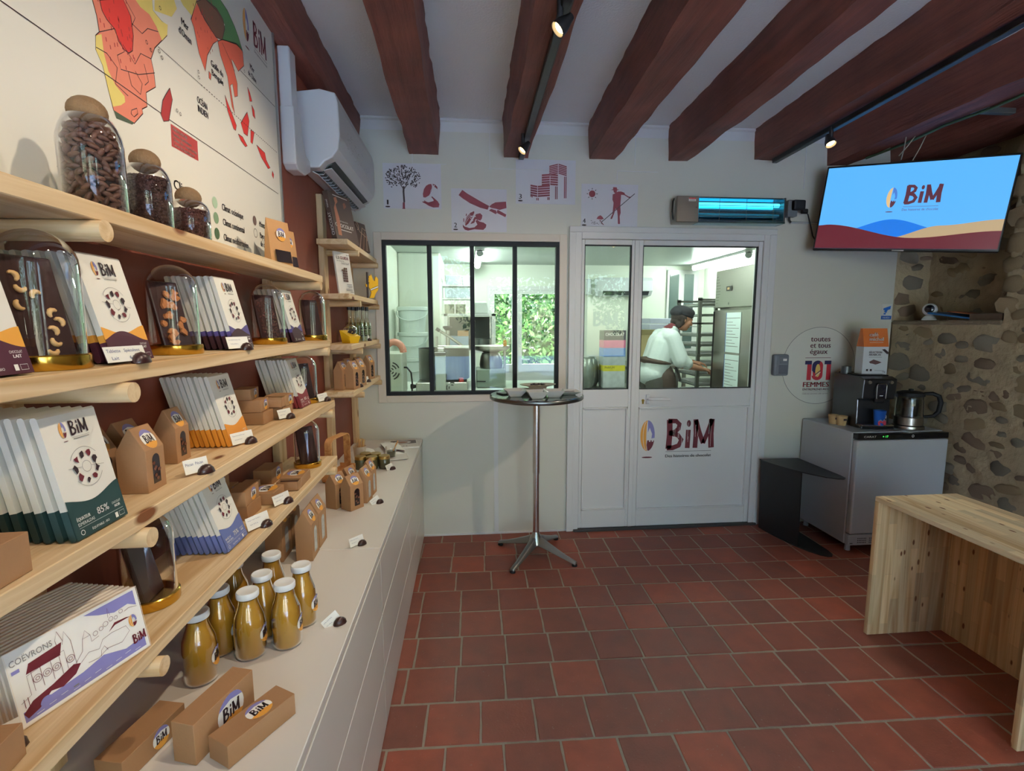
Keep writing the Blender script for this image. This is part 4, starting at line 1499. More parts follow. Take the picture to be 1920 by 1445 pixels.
G2=[('blade',[(-0.017,2.366),(0.015,2.344),(0.071,2.313),(0.119,2.287),(0.159,2.267),(0.149,2.242),(0.099,2.254),(0.033,2.281),(-0.014,2.31),(-0.042,2.332)]),('handle',[(0.214,2.245),(0.273,2.214),(0.266,2.196),(0.206,2.224)]),('fist',[(0.157,2.262),(0.176,2.279),(0.2,2.291),(0.271,2.297),(0.274,2.255),(0.228,2.242),(0.204,2.249),(0.176,2.253)]),('fing',[(0.156,2.237),(0.171,2.249),(0.204,2.24),(0.211,2.224),(0.202,2.214),(0.175,2.228)]),('hand2',[(-0.018,2.147),(-0.004,2.133),(0.027,2.124),(0.06,2.129),(0.079,2.146),(0.065,2.173),(0.07,2.185),(0.094,2.167),(0.122,2.16),(0.14,2.147),(0.136,2.128),(0.119,2.112),(0.06,2.115),(0.017,2.106),(-0.004,2.112),(-0.016,2.128)]),('podh',[(0.001,2.135),(-0.004,2.161),(0.008,2.193),(0.033,2.221),(0.059,2.233),(0.061,2.222),(0.046,2.189),(0.022,2.152)]),('pod2',[(0.032,2.147),(0.056,2.185),(0.07,2.213),(0.099,2.22),(0.114,2.206),(0.111,2.186),(0.099,2.171),(0.07,2.18),(0.06,2.157)]),('f1',[(-0.013,2.186),(-0.006,2.184),(-0.007,2.161),(-0.013,2.163)]),('f2',[(0.006,2.216),(0.013,2.214),(0.009,2.198),(0.003,2.202)])]
G4=[('m',[(0.994,2.404),(1.019,2.403),(1.022,2.39),(1.036,2.388),(1.021,2.384),(1.019,2.369),(1.01,2.364),(0.999,2.371),(0.996,2.384),(0.979,2.386),(0.993,2.39)]),('m',[(0.992,2.357),(1.007,2.364),(1.027,2.376),(1.049,2.377),(1.072,2.37),(1.077,2.359),(1.102,2.345),(1.12,2.343),(1.113,2.334),(1.1,2.338),(1.072,2.354),(1.05,2.356),(1.046,2.285),(1.05,2.238),(1.043,2.215),(1.047,2.167),(1.04,2.163),(1.032,2.167),(1.03,2.215),(1.025,2.252),(1.014,2.266),(1.005,2.233),(0.991,2.197),(0.981,2.196),(0.981,2.204),(0.993,2.228),(0.997,2.275),(0.999,2.303),(0.991,2.322)]),('pile',[(0.884,2.196),(0.894,2.212),(0.911,2.22),(0.926,2.208),(0.934,2.196),(0.917,2.191)]),('rake',[(0.904,2.187),(0.909,2.189),(0.935,2.159),(0.93,2.156)]),('stick',[(0.917,2.177),(1.142,2.366),(1.146,2.363),(0.922,2.175)])]
t = thing('map_poster', 'large framed climate map of Africa and Asia on the left wall', 'map', (0, 0, 0))
M_mapw = mat('poster_white', (232, 231, 222), .42, var=.015, scale=3)
MB().box(XL + .001, -.7525, -.60, 2.215, 1.70, 2.665).build('board', M_mapw, t)
M_alu = mat('brushed_aluminium', (176, 176, 176), .3, metal=1.0, var=.06, scale=8, stretch=(1, 1, 20))
b = MB()
b.box(XL + .001, -.746, 2.211, 2.224, 1.69, 2.675)
b.box(XL + .001, -.746, -.60, 2.211, 2.664, 2.675)
b.box(XL + .001, -.746, -.60, 2.211, 1.69, 1.701)
b.build('frame', M_alu, t)
MC = {'sal': ink('salmon', (226, 130, 106)), 'yel': ink('straw', (232, 212, 120)), 'red': ink('map_red', (214, 52, 46)), 'dgr': ink('pine_green', (70, 86, 66)), 'dred': ink('brick', (166, 42, 44)), 'box': ink('brick2', (172, 58, 56)), 'grn': ink('leaf_green', (78, 120, 74)), 'brn': ink('umber', (112, 76, 58)), 'cor': ink('coral', (226, 104, 80))}
P = Print()
for c, pts in MAP:
    P.poly(pts, MC[c], lift=1 if c in ('sal', 'cor', 'grn') else 2)
for c, pts in MAP:
    if c not in ('box', 'dgr', 'yel'):
        P.line(pts + pts[:1], .0022, I_drk)
    if len(P.v):
        P.lay = 3
        P.hold = True
P.lay = 3
P.hold = True
rm = random.Random(2)
for k in range(90):   # rain dashes
    y, z_ = rm.uniform(1.17, 1.31), rm.uniform(2.05, 2.42)
    if y < 1.16 + (2.42 - z_) * .12 or z_ < 2.0 + (y - 1.1) * .3:
        continue
    P.line([(y, z_), (y + .001, z_ - .008)], .0028, MC['dred'])
for k in range(40):
    y, z_ = rm.uniform(1.60, 1.72), rm.uniform(2.30, 2.50)
    P.line([(y, z_), (y + .001, z_ - .007)], .0024, MC['dred'])
P.lay = 4
for c, pts in MAPL:
    if c == 'd':
        for i in range(len(pts) - 1):
            for k in range(40):
                f0, f1 = k / 40, (k + .55) / 40
                P.line([tuple(pts[i][j] + (pts[i + 1][j] - pts[i][j]) * f for j in (0, 1)) for f in (f0, f1)], .0025, I_drk)
    else:
        P.line(pts, .0022 if c == 't' else .0018, I_drk)
P.lay = 5
for (s, y, z_, h, wd) in [('Mer', 1.530, 2.297, .018, .035), ("d'Oman", 1.513, 2.268, .018, .062), ('Golfe du', 1.683, 2.266, .018, .075), ('Bengale', 1.684, 2.240, .018, .072), ('OCÉAN', 1.584, 2.122, .018, .055), ('INDIEN', 1.585, 2.098, .018, .056), ('Mer', 1.977, 2.395, .018, .036), ('de Chine', 1.957, 2.366, .018, .068),
                          ('Climats', 1.429, 1.848, .024, .11), ('Climat océanique', 1.688, 1.850, .020, .150), ('Climat continental', 1.688, 1.805, .020, .152), ('Climat méditerranéen', 1.686, 1.758, .020, .178), ('Montagne', 1.973, 1.853, .020, .085), ('Pays producteurs', 1.973, 1.812, .020, .13), ('de cacao', 1.973, 1.782, .020, .075)]:
    P.text(s, y, z_, h, I_drk, width=wd, bold=.0006)
for (s, z_) in [('MADAGASCAR', 1.9965), ('Ferme Sambirano', 1.9840), ('Union des coopératives', 1.9715), ('Lazan by Sambirano', 1.9590)]:
    P.text(s, 1.444, z_, .0085, I_wht, width={'M': .070, 'F': .088, 'U': .114, 'L': .102}[s[0]], bold=.0003)
for (y, z_, c) in [(1.644, 1.862, (176, 206, 178)), (1.645, 1.817, (126, 156, 124)), (1.644, 1.771, (74, 104, 74)), (1.932, 1.865, (104, 80, 72))]:
    P.ell(y, z_, .016, .017, ink('climate%d' % c[0], c), 20)
P.ring(1.933, 1.822, .015, .002, I_drk, 20)
P.poly([(1.80, 1.705), (1.905, 1.705), (1.83, 1.76)], ink('arrow_grey', (166, 170, 166)))
P.poly([(1.90, 1.705), (2.03, 1.705), (1.915, 1.79)], ink('arrow_grey2', (150, 154, 152)))
P.hold = False
emblem(P, 1.962, 2.53, .045, .105)
letters(P, 2.022, 2.497, .115, .082, I_brg, .011)
P.line([(2.022, 2.488), (2.14, 2.488)], .0012, I_drk)
P.text('Des histoires de chocolat', 2.022, 2.472, .009, I_drk, width=.118)
for (y, z_) in [(1.43, 2.28), (1.36, 2.165), (1.375, 2.155), (1.41, 2.17), (1.42, 2.16), (1.47, 2.055), (1.485, 2.052), (1.60, 2.21), (1.60, 2.195), (1.92, 2.36)]:
    P.ring(y, z_, .004, .0015, I_drk, 8)
P.build('map_print', t, (-.7523, 0, 0), (0, 1, 0), (0, 0, 1), .00012)

# air conditioner and its pipe trunking
M_acw = mat('aircon_white', (228, 230, 234), .35, var=.015, scale=4)
M_acd = mat('aircon_dark', (40, 42, 46), .5, var=.1)
t = thing('air_conditioner', 'white wall air conditioner high on the left wall near the corner', 'air conditioner', (0, 0, 0))
prof = [(XL + .002, 2.215), (XL + .002, 2.545), (-.655, 2.560), (-.585, 2.545), (-.575, 2.50), (-.572, 2.36), (-.582, 2.30), (-.610, 2.262), (-.645, 2.245), (-.67, 2.215)]
MB().prism(prof, 2.50, 3.40, 'y').build('casing', M_acw, t, bevel=.006, bseg=2)
MB().prism([(-.712, 2.2145), (-.672, 2.2145), (-.647, 2.2440), (-.612, 2.2605), (-.609, 2.2570), (-.645, 2.2395), (-.670, 2.2105), (-.712, 2.2105)], 2.56, 3.34, 'y').build('outlet', M_acd, t)
MB().prism([(-.716, 2.2100), (-.690, 2.1960), (-.688, 2.1995), (-.712, 2.2125)], 2.55, 3.35, 'y').build('flap', M_acw, t)
MB().prism([(-.664, 2.2150), (-.628, 2.2250), (-.626, 2.2285), (-.664, 2.2190)], 2.55, 3.35, 'y').build('flap', M_acw, t)
for k in range(16):
    y = 2.58 + k * .048
    MB().prism([(-.705, 2.2095), (-.672, 2.2095), (-.650, 2.2370), (-.652, 2.2300), (-.675, 2.2040), (-.705, 2.2045)], y, y + .006, 'y').build('vane', mat('vane_grey', (150, 154, 158), .5), t)
P = Print()
rm = random.Random(8)
for k in range(60):
    y, z_ = 2.62 + rm.uniform(0, .55), 2.33 + rm.uniform(0, .10)
    P.ell(y, z_, .007, .0025, ink('pale_pattern', (206, 206, 208)), 8)
P.build('leaf_pattern', t, (-.5712, 0, 0), (0, 1, 0), (0, 0, 1), .0001)
t = thing('pipe_trunking', 'white plastic pipe trunking rising beside the air conditioner', 'trunking', (0, 0, 0))
MB().box(XL + .001, -.715, 2.295, 2.375, 2.36, 2.635).build('channel', M_acw, t, bevel=.004)
MB().prism([(2.290, 2.17), (2.290, 2.40), (2.385, 2.40), (2.40, 2.30), (2.44, 2.245), (2.495, 2.24), (2.495, 2.19), (2.42, 2.155), (2.32, 2.15)], XL + .0005, -.708, 'x').build('elbow_cover', M_acw, t, bevel=.004)

# books on the top corner shelf
z = CS[0] + .0005
def book(loc, rot, w, h, th, cover, label, parts):
    loc = (loc[0], loc[1], loc[2] + th * math.sin(-rot[1]))
    t = thing('book', label, 'book', loc, rot, 'books on the corner shelves')
    MB().box(-th, 0, 0, w, 0, h).build('cover', cover, t, bevel=.001)
    MB().box(-th + .0025, -.0025, .002, w + .0006, .002, h + .0006).build('pages', M_paper, t)
    return t
M_bk = mat('book_black', (30, 26, 26), .4, var=.1)
M_bb = mat('book_brown', (84, 66, 56), .4, var=.3, scale=10)
t = book((-.650, 2.70, z), (0, -.20, -.35), .20, .255, .028, M_bb, 'large brown chocolate book facing the room on the top corner shelf', 0)
P = Print()
P.text('CHOCOLAT', .012, .075, .020, I_wht, width=.165, bold=.0008)
P.text('le grand manuel du', .03, .105, .008, I_wht, width=.10)
P.rect(.05, .060, .15, .064, I_wht)
co = ink('copper', (188, 122, 92))
P.poly([(.02, .03), (.05, .03), (.06, .12), (.05, .20), (.03, .17), (.025, .10)], co)
P.poly([(.05, .19), (.075, .21), (.07, .235), (.045, .225)], co)
P.poly([(.12, .18), (.15, .20), (.14, .22), (.12, .21)], ink('copper2', (150, 96, 74)))
P.rect(.04, .238, .17, .242, I_wht)
P.build('cover_print', t, (.0003, 0, 0), (0, 1, 0), (0, 0, 1), .0002)
P = Print()
P.text('CHOCOLAT', .03, .0055, .016, I_wht, width=.115, bold=.0006)
P.text('manuel', .17, .009, .010, I_wht, width=.04)
P.build('spine_print', t, (-.0015, -.0003, 0), (0, 0, 1), (-1, 0, 0), .0002)
t = thing('chocolate_gift_bag', 'brown glossy bag with pale stripes behind the chocolate book', 'bag', (-.612, 3.02, z + .004), (0, -.16, -.25))
MB().prism([(0, 0), (.16, 0), (.15, .17), (.02, .165)], -.024, 0, 'x').build('bag', mat('bag_brown', (74, 48, 36), .35, var=.2, scale=14), t, bevel=.004)
P = Print()
for k, c in [(0, (206, 176, 150)), (1, (176, 140, 112)), (2, (206, 176, 150))]:
    P.line([(.02 + k * .045, .005), (.10 + k * .022, .10 + .02 * (2 - k)), (.14, .13 - k * .03)], .006, ink('stripe%d' % k, c))
P.line([(.02, .15), (.06, .11), (.13, .09)], .005, ink('stripe0', (206, 176, 150)))
P.ring(.03, .14, .022, .006, ink('stripe0', (0, 0, 0)), 14, -1.5, 1.5)
P.build('stripes', t, (.0004, 0, 0), (0, 1, 0), (0, 0, 1), .0002)
# guide on the second corner shelf
z = CS[1] + .0005
t = book((-.640, 2.655, z), (0, -.13, -.45), .118, .215, .010, M_paper, 'white guide booklet with a chocolate tablet on its cover', 0)
P = Print()
P.text('LE', .014, .178, .014, I_drk, width=.024, bold=.0006)
P.text('GUIDE', .042, .178, .015, ink('guide_red', (134, 34, 52)), width=.066, bold=.0008)
P.text('des croqueurs de', .014, .166, .006, I_drk, width=.055)
P.text('CHOCOLAT', .045, .152, .010, I_drk, width=.062)
gx, gz, gs = .044, .062, .0125
cho = ink('tablet_brown', (84, 46, 32))
for r_ in range(6):
    for c_ in range(3):
        if r_ == 5 and c_ == 0: continue
        P.rect(gx + c_ * gs, gz + r_ * gs, gx + c_ * gs + gs * .88, gz + r_ * gs + gs * .88, cho)
P.rect(gx - .008, gz + 4.4 * gs, gx, gz + 5 * gs, cho)
for (y, z_, w_, ) in [(.062, .048, .04), (.066, .040, .036), (.07, .032, .03), (.05, .022, .05), (.05, .016, .05), (.08, .008, .026)]:
    P.rect(y, z_, y + w_, z_ + .003, I_gry)
P.text('2024', .085, .198, .006, I_drk, width=.022)
P.build('cover_print', t, (.0003, 0, 0), (0, 1, 0), (0, 0, 1), .0002)
# yellow bird plaque
t = thing('yellow_plaque', 'yellow cut-out bird plaque with white stripe on the corner shelf', 'plaque', (-.600, 3.07, z), (0, 0, -.9))
sil = [(.035, 0), (.060, 0), (.075, .030), (.092, .052), (.092, .115), (.080, .128), (.074, .118), (.072, .100), (.060, .105), (.048, .138), (.040, .128), (.030, .130), (.034, .118), (.026, .112), (.032, .104), (.026, .096), (.034, .090), (.030, .078), (.010, .080), (.014, .064), (.030, .062), (.040, .050), (.046, .030)]
MB().prism(sil, -.004, .004, 'x').build('silhouette', mat('sunny_yellow', (240, 184, 18), .45, var=.05), t)
P = Print()
P.poly([(.040, .044), (.090, .064), (.090, .072), (.042, .052)], I_wht)
P.line([(.042, .053), (.090, .0735)], .0025, I_drk)
P.line([(.040, .042), (.090, .062)], .0025, I_drk)
P.build('stripe', t, (.0042, 0, 0), (0, 1, 0), (0, 0, 1), .0001)
MB().box(-.006, .006, .020, .028, 0, .15).build('stand', mat('dark_stand', (58, 52, 50), .5), t)
# syrup bottles on the third corner shelf
z = CS[2] + .0005
M_syr = glass('syrup_glass', (250, 252, 246), ior=1.5)
bp = MB().lathe([(.020, 0), (.023, .004), (.023, .100), (.019, .114), (.010, .134), (.009, .144), (.009, .188)], 24, cap=False).mesh('glass', M_syr, smooth=60)
bi = MB().lathe([(.001, .004), (.020, .004), (.0205, .099), (.016, .112), (.001, .112)], 20).mesh('syrup', glass('syrup', (240, 244, 228), ior=1.33), smooth=40)
bc = MB().lathe([(.001, .182), (.0108, .182), (.0108, .204), (.001, .204)], 18).mesh('cap', mat('black_cap', (26, 24, 24), .4), smooth=30)
Q = Print()
Q.rect(-.014, .030, .014, .090, mat('label_black', (34, 38, 28), .5))
for zz in (.082, .066, .050, .040):
    Q.rect(-.012, zz, .012, zz + .004, ink('label_green', (150, 170, 120)))
Q.ring(0, .058, .008, .002, ink('label_green', (0, 0, 0)), 12)
bl_ = Q.mesh('label', (0, 0, 0), (0, 1, 0), (0, 0, 1), .0002, cyl=.0233)
for (x, y), lb_ in zip([(-.668, 2.965), (-.618, 2.985), (-.668, 3.060), (-.615, 3.085), (-.668, 3.165), (-.612, 3.19)],
                       ['rear left behind the yellow tray', 'front left beside the yellow tray', 'rear middle', 'front middle', 'rear right', 'rightmost, front']):
    t = thing('syrup_bottle', 'clear syrup bottle with black label, ' + lb_, 'bottle', (x, y, z), -.5, 'syrup bottles on the corner shelf')
    for nm, me in (('syrup', bi), ('cap', bc)):
        link(nm, me, t)
    link('label', bl_, link('glass', bp, t))
# yellow tray of chocolates
t = thing('snack_tray', 'yellow cardboard tray with bagged chocolates on the corner shelf', 'tray', (-.630, 2.80, z), -.45)
b = MB()
b.hexa([(-.026, -.034, 0), (.026, -.034, 0), (.026, .034, 0), (-.026, .034, 0), (-.034, -.044, .070), (.034, -.044, .036), (.034, .044, .036), (-.034, .044, .070)])
b.build('carton', mat('yellow_card', (236, 190, 24), .5, var=.04), t)
b = MB()
rm = random.Random(6)
for k in range(14):
    b.ico((rm.uniform(-.024, .022), rm.uniform(-.032, .032), .058 + rm.uniform(-.01, .016)), .011, .009, .007, 1, jit=.15, rnd=rm)
o = b.build('chocolate_pieces', M_choc, t, smooth=60)
o['kind'] = 'stuff'
b = MB().ico((0, 0, .068), .036, .046, .034, 2, jit=.06, rnd=rm)
b.build('clear_bag', M_dome, t, smooth=60)

# things at the far end of the worktop
z = CT + .0006
M_bent = wood('bent_plywood', 'Y', light=(214, 164, 108), dark=(180, 124, 74), knots=False)
t = thing('wooden_carrier', 'bentwood carrier with tall arched handle on the worktop', 'carrier', (-.665, 2.58, z), -.25)
def strip(pts, w, th):
    """bent strip: path in yz, width along x"""
    b = MB()
    n = len(pts)
    nr = []
    for i in range(n):
        a, c = pts[max(i - 1, 0)], pts[min(i + 1, n - 1)]
        d = Vector((c[0] - a[0], c[1] - a[1])).normalized()
        nr.append((-d.y * th / 2, d.x * th / 2))
    vs = []
    for i, (y, zz) in enumerate(pts):
        for s1, s2 in ((1, 1), (1, -1), (-1, -1), (-1, 1)):
            vs.append((s1 * w / 2, y + nr[i][0] * s2, zz + nr[i][1] * s2))
    fs = [(i * 4 + k, i * 4 + (k + 1) % 4, (i + 1) * 4 + (k + 1) % 4, (i + 1) * 4 + k) for i in range(n - 1) for k in range(4)] + [(0, 1, 2, 3), tuple((n - 1) * 4 + k for k in range(4))]
    return b.add(vs, fs)
def rr_path(y0, y1, z0, z1, r):
    pts = []
    for (cy, cz, a0) in [(y0 + r, z1 - r, PI), (y1 - r, z1 - r, PI / 2)]:
        for k in range(7):
            a = a0 - k * PI / 12
            pts.append((cy + r * math.cos(a), cz + r * math.sin(a)))
    return [(y0, z0)] + pts + [(y1, z0)]
strip(rr_path(-.095, .095, .02, .222, .030), .036, .006).build('handle', M_bent, t, smooth=30)
strip([(p[0], -p[1] + .06) for p in rr_path(-.095, .095, .005, .0595, .028)], .085, .006).build('tray', M_bent, t, smooth=30)
for s_ in (-1, 1):
    MB().box(s_ * .040 - .002, s_ * .040 + .002, -.085, .085, .012, .040).build('side', M_bent, t)
t = thing('stirrer_cup', 'paper cup packed with thin wooden stirring sticks', 'cup', (-.617, 2.86, z), 0)
MB().lathe([(.001, .0), (.026, 0), (.036, .098), (.0375, .1), (.0355, .1), (.026, .004), (.001, .004)], 28).build('cup', mat('paper_cup', (226, 206, 178), .6, var=.03), t, smooth=40)
ms = wood('stick_wood', 'Z', light=(226, 190, 138), dark=(204, 160, 104), knots=False)
rm = random.Random(12)
for k in range(26):
    a, r_ = rm.uniform(0, 6.28), rm.uniform(.004, .026)
    MB().box(-.0006, .0006, -.0028, .0028, 0, .135 + rm.uniform(-.01, .008)).build('stick', ms, t, (r_ * math.cos(a) * .7, r_ * math.sin(a) * .7, .008), (-math.sin(a) * r_ * 6, math.cos(a) * r_ * 6, rm.uniform(0, 3)))
M_spread = mat('olive_spread', (74, 72, 44), .3, var=.15, scale=40, spec=.6, coat=.5)
M_tin = mat('gold_tin', (198, 172, 108), .28, metal=1.0, var=.05)
sj = MB().lathe([(.001, .0), (.028, 0), (.031, .004), (.031, .050), (.028, .056), (.001, .056)], 24).mesh('jar', M_spread, smooth=40)
sl_ = MB().lathe([(.001, .054), (.030, .054), (.0305, .056), (.0305, .068), (.028, .071), (.001, .0705)], 24).mesh('lid', M_tin, smooth=35)
for (x, y), lb_ in zip([(-.590, 2.745), (-.527, 2.735), (-.462, 2.750), (-.575, 2.815), (-.520, 2.808)], ['left in the front row', 'middle of the front row', 'right in the front row', 'left in the back row', 'right in the back row']):
    t = thing('spread_jar', 'small jar of dark spread with gold lid, ' + lb_, 'jar', (x, y, z), 0, 'jars of spread on the worktop')
    link('jar', sj, t)
    link('lid', sl_, t)
t = thing('tasting_jar', 'open jar of dark spread with a spatula on white plate', 'jar', (-.455, 2.945, z + .012), 0)
link('spread', MB().lathe([(.001, .002), (.026, .002), (.028, .034), (.001, .036)], 20).mesh('spread', M_spread, smooth=40), t)
MB().lathe([(.029, 0), (.031, .003), (.031, .054), (.029, .060)], 24, cap=False).build('glass', M_dome, t, smooth=60)
MB().box(-.004, .004, -.001, .001, .0, .095).build('spatula', M_bent, t, (.004, .002, .012), (.35, .3, .6))
o = MB().hexa([(-.075, -.05, 0), (.075, -.05, 0), (.075, .05, 0), (-.075, .05, 0), (-.09, -.062, .011), (.09, -.062, .011), (.09, .062, .011), (-.09, .062, .011)]).build('serving_plate', mat('white_ceramic', (232, 228, 220), .2, var=.02), None, (-.445, 2.94, z), (0, 0, .25), bevel=.002)
tag(o, 'rectangular white plate under the open spread jar', 'plate')
t = thing('open_magazine', 'open magazine with white pages lying on the worktop', 'magazine', (-.555, 3.05, z), .35)
b = MB()
pts = [(-.15, .002), (-.10, .020), (-.05, .026), (-.005, .008), (.0, .002), (.005, .010), (.06, .032), (.11, .026), (.15, .012)]
b.prism(pts + [(.15, .0), (-.15, .0)], -.10, .10, 'y')
b.build('pages', M_paper, t, smooth=40)
for k in range(3):
    MB().prism([(.04, .034 + k * .004), (.10, .030 + k * .006), (.15, .016 + k * .008), (.15, .0155 + k * .008), (.10, .0295 + k * .006), (.04, .0335 + k * .004)], -.10, .10, 'y').build('page', M_paper if k != 1 else mat('photo_page', (120, 74, 58), .4, var=.4, scale=30), t)
t = thing('recipe_magazine', 'closed magazine with food photograph at the worktop end', 'magazine', (-.435, 3.265, z), .2)
MB().box(-.105, .105, -.10, .10, 0, .010).build('pages', M_paper, t)
P = Print()
P.poly([(-.10, -.02), (.095, -.005), (.10, .085), (-.06, .09)], mat('photo_dark', (70, 50, 42), .35, var=.3, scale=20))
P.ell(.01, .035, .055, .036, M_paper, 20)
P.ell(.01, .035, .035, .022, mat('photo_food', (150, 96, 66), .4, var=.3, scale=60), 16)
P.text('BiM', -.02, -.08, .02, I_drk, width=.05)
P.build('cover_print', t, (0, 0, .0102), (1, 0, 0), (0, 1, 0), .0001)
# ================================================================ back wall: window, door, posters, insect lamp
M_blk = mat('black_aluminium', (17, 17, 19), .6, spec=.3, var=.08, scale=20)
M_pane = glass('window_pane', (250, 254, 251), ior=1.26)
t = thing('window_1', 'black framed kitchen window', 'window')
del t['category']
struct(t, 'black framed interior window of four panes')
y0, y1 = YB - .012, YB + .03
b = MB()
b.box(W0 + .001, W1 - .001, y0, y1, WZ0 + .001, WZ0 + .026)
b.box(W0 + .001, W1 - .001, y0, y1, WZ1 - .031, WZ1 - .001)
b.box(W0 + .001, W0 + .026, y0, y1, WZ0 + .026, WZ1 - .031)
b.box(W1 - .025, W1 - .001, y0, y1, WZ0 + .026, WZ1 - .031)
b.build('window_frame', M_blk, t)
xs = [-.241, .041, .329]
for x in xs:
    MB().box(x - .0145, x + .0145, y0 - .002, y1, WZ0 + .026, WZ1 - .031).build('mullion', M_blk, t, bevel=.002)
ed = [W0 + .026] + [v for x in xs for v in (x - .0145, x + .0145)] + [W1 - .025]
for i in range(4):
    MB().box(ed[2 * i], ed[2 * i + 1], YB + .006, YB + .010, WZ0 + .026, WZ1 - .031).build('pane', M_pane, t)
# cream casing round the window, its own trim
cz = thing('trim_2', 'cream casing', 'trim')
del cz['category']
struct(cz, 'cream flat casing round the kitchen window')
for (a, b_, c, d) in [(W0 - .052, W0, WZ0 - .048, WZ1 + .050), (W1, W1 + .052, WZ0 - .048, WZ1 + .050), (W0, W1, WZ1, WZ1 + .050), (W0, W1, WZ0 - .048, WZ0)]:
    MB().box(a, b_, YB - .012, YB, c, d).build('casing_board', M_casing, cz, bevel=.002)
# inner reveal on the kitchen side
M_rev = mat('reveal_white', (236, 240, 234), .5, var=.01)
b = MB()
b.box(W0, W1, YB + .03, YB + T + .002, WZ1 - .012, WZ1 - .001)
b.build('reveal', M_rev, cz)

# double door
dr = thing('door_1', 'white double kitchen door', 'door')
del dr['category']
struct(dr, 'white glazed double door to the kitchen with lower panels')
b = MB()
b.box(D0 - .045, D0 + .034, YB - .016, YB + .05, 0, DZ + .040)
b.box(D1 - .034, D1 + .05, YB - .016, YB + .05, 0, DZ + .040)
b.box(D0 + .034, D1 - .034, YB - .016, YB + .05, DZ - .030, DZ + .040)
b.build('door_frame', M_trimw, dr, bevel=.003)
for (a, b_) in [(D0 - .052, D0 - .006), (D1 + .006, D1 + .056)]:
    MB().box(a, b_, YB - .022, YB - .014, 0, DZ + .012).build('architrave', M_trimw, dr, bevel=.003)
MB().box(D0 - .052, D1 + .056, YB - .022, YB - .014, DZ + .0125, DZ + .052).build('architrave', M_trimw, dr, bevel=.003)
def leaf(x0, x1, g, pn, nm):
    """x0..x1 leaf; g: glass opening; pn: lower panel"""
    l = bpy.data.objects.new('door_leaf', None)
    COL.objects.link(l)
    l.parent = dr
    z0, z1 = .018, DZ - .032
    ya, yb_ = YB - .008, YB + .042
    b = MB()
    b.box(x0, g[0], ya, yb_, z0, z1)
    b.box(g[1], x1, ya, yb_, z0, z1)
    b.box(g[0], g[1], ya, yb_, g[3], z1)
    b.box(g[0], g[1], ya, yb_, pn[3], g[2])
    b.box(g[0], g[1], ya, yb_, z0, pn[2])
    b.build('stiles', M_trimw, l, bevel=.003)
    MB().box(g[0], g[1], YB + .004, YB + .030, pn[2], pn[3]).build('panel', M_trimw, l)
    b = MB()
    for (a, c, d, e_) in [(g[0], g[1], pn[3] - .012, pn[3]), (g[0], g[1], pn[2], pn[2] + .012), (g[0], g[0] + .012, pn[2], pn[3]), (g[1] - .012, g[1], pn[2], pn[3])]:
        b.box(a, c, YB - .012, YB + .006, d, e_)
    b.build('bead', M_trimw, l, bevel=.002)
    b = MB()
    for (a, c, d, e_) in [(g[0], g[1], g[3] - .008, g[3]), (g[0], g[1], g[2], g[2] + .006), (g[0], g[0] + .005, g[2], g[3]), (g[1] - .010, g[1], g[2], g[3])]:
        b.box(a, c, YB - .004, YB + .012, d, e_)
    b.build('gasket', M_blk, l)
    MB().box(g[0] + .003, g[1] - .003, YB + .006, YB + .010, g[2] + .003, g[3] - .003).build('pane', M_pane, l)
    return l
leaf(D0 + .036, 1.168, (.806, 1.135, 1.032, 2.026), (0, 0, .150, .905), 'narrow')
lw_ = leaf(1.171, D1 - .036, (1.214, 2.044, 1.030, 2.026), (0, 0, .140, .900), 'wide')
MB().box(1.152, 1.186, YB - .018, YB - .006, .02, DZ - .034).build('cover_strip', M_trimw, dr, bevel=.004)
M_hnd = mat('white_handle', (222, 222, 222), .28, var=.02)
h = MB().box(1.262, 1.288, YB - .022, YB - .008, .925, .995).build('handle', M_hnd, lw_, bevel=.004)
MB().tube([(1.275, YB - .02, .965), (1.275, YB - .055, .965), (1.285, YB - .062, .965), (1.42, YB - .060, .962)], .0095, 10).build('lever', M_hnd, h, smooth=50)
k_ = MB()
k_.lathe([(.001, 0), (.010, 0), (.010, .004), (.001, .004)], 16)
k_.box(-.006, .006, -.024, -.004, 0, .004)
k_.xf(Matrix.Translation((1.243, YB - .0085, .950)) @ Matrix.Rotation(R(90), 4, 'X'))
k_.build('lock_cylinder', mat('brass', (156, 128, 62), .3, metal=1), lw_)
MB().box(D0 + .0, D1 + .02, YB - .035, YB + .05, -.004, .016).build('threshold', mat('dark_sill', (58, 56, 56), .5, var=.1), dr, bevel=.003)
# door logo
P = Print()
emblem(P, 1.290, .690, .106, .225)
letters(P, 1.430, .592, .352, .212, I_brg, .042)
for k in range(26):
    rr_ = random.Random(k)
    x = 1.435 + rr_.random() * .34
    P.line([(x, .60 + rr_.random() * .1), (x + .002, .66 + rr_.random() * .13)], .0018, I_wht) if k % 2 else None
P.line([(1.428, .570), (1.772, .570)], .0022, I_drk)
P.text('Des histoires de chocolat', 1.427, .527, .021, I_drk, width=.345, bold=.0006)
P.build('door_logo', lw_, (0, YB + .0035, 0), (1, 0, 0), (0, 0, 1), .00006)

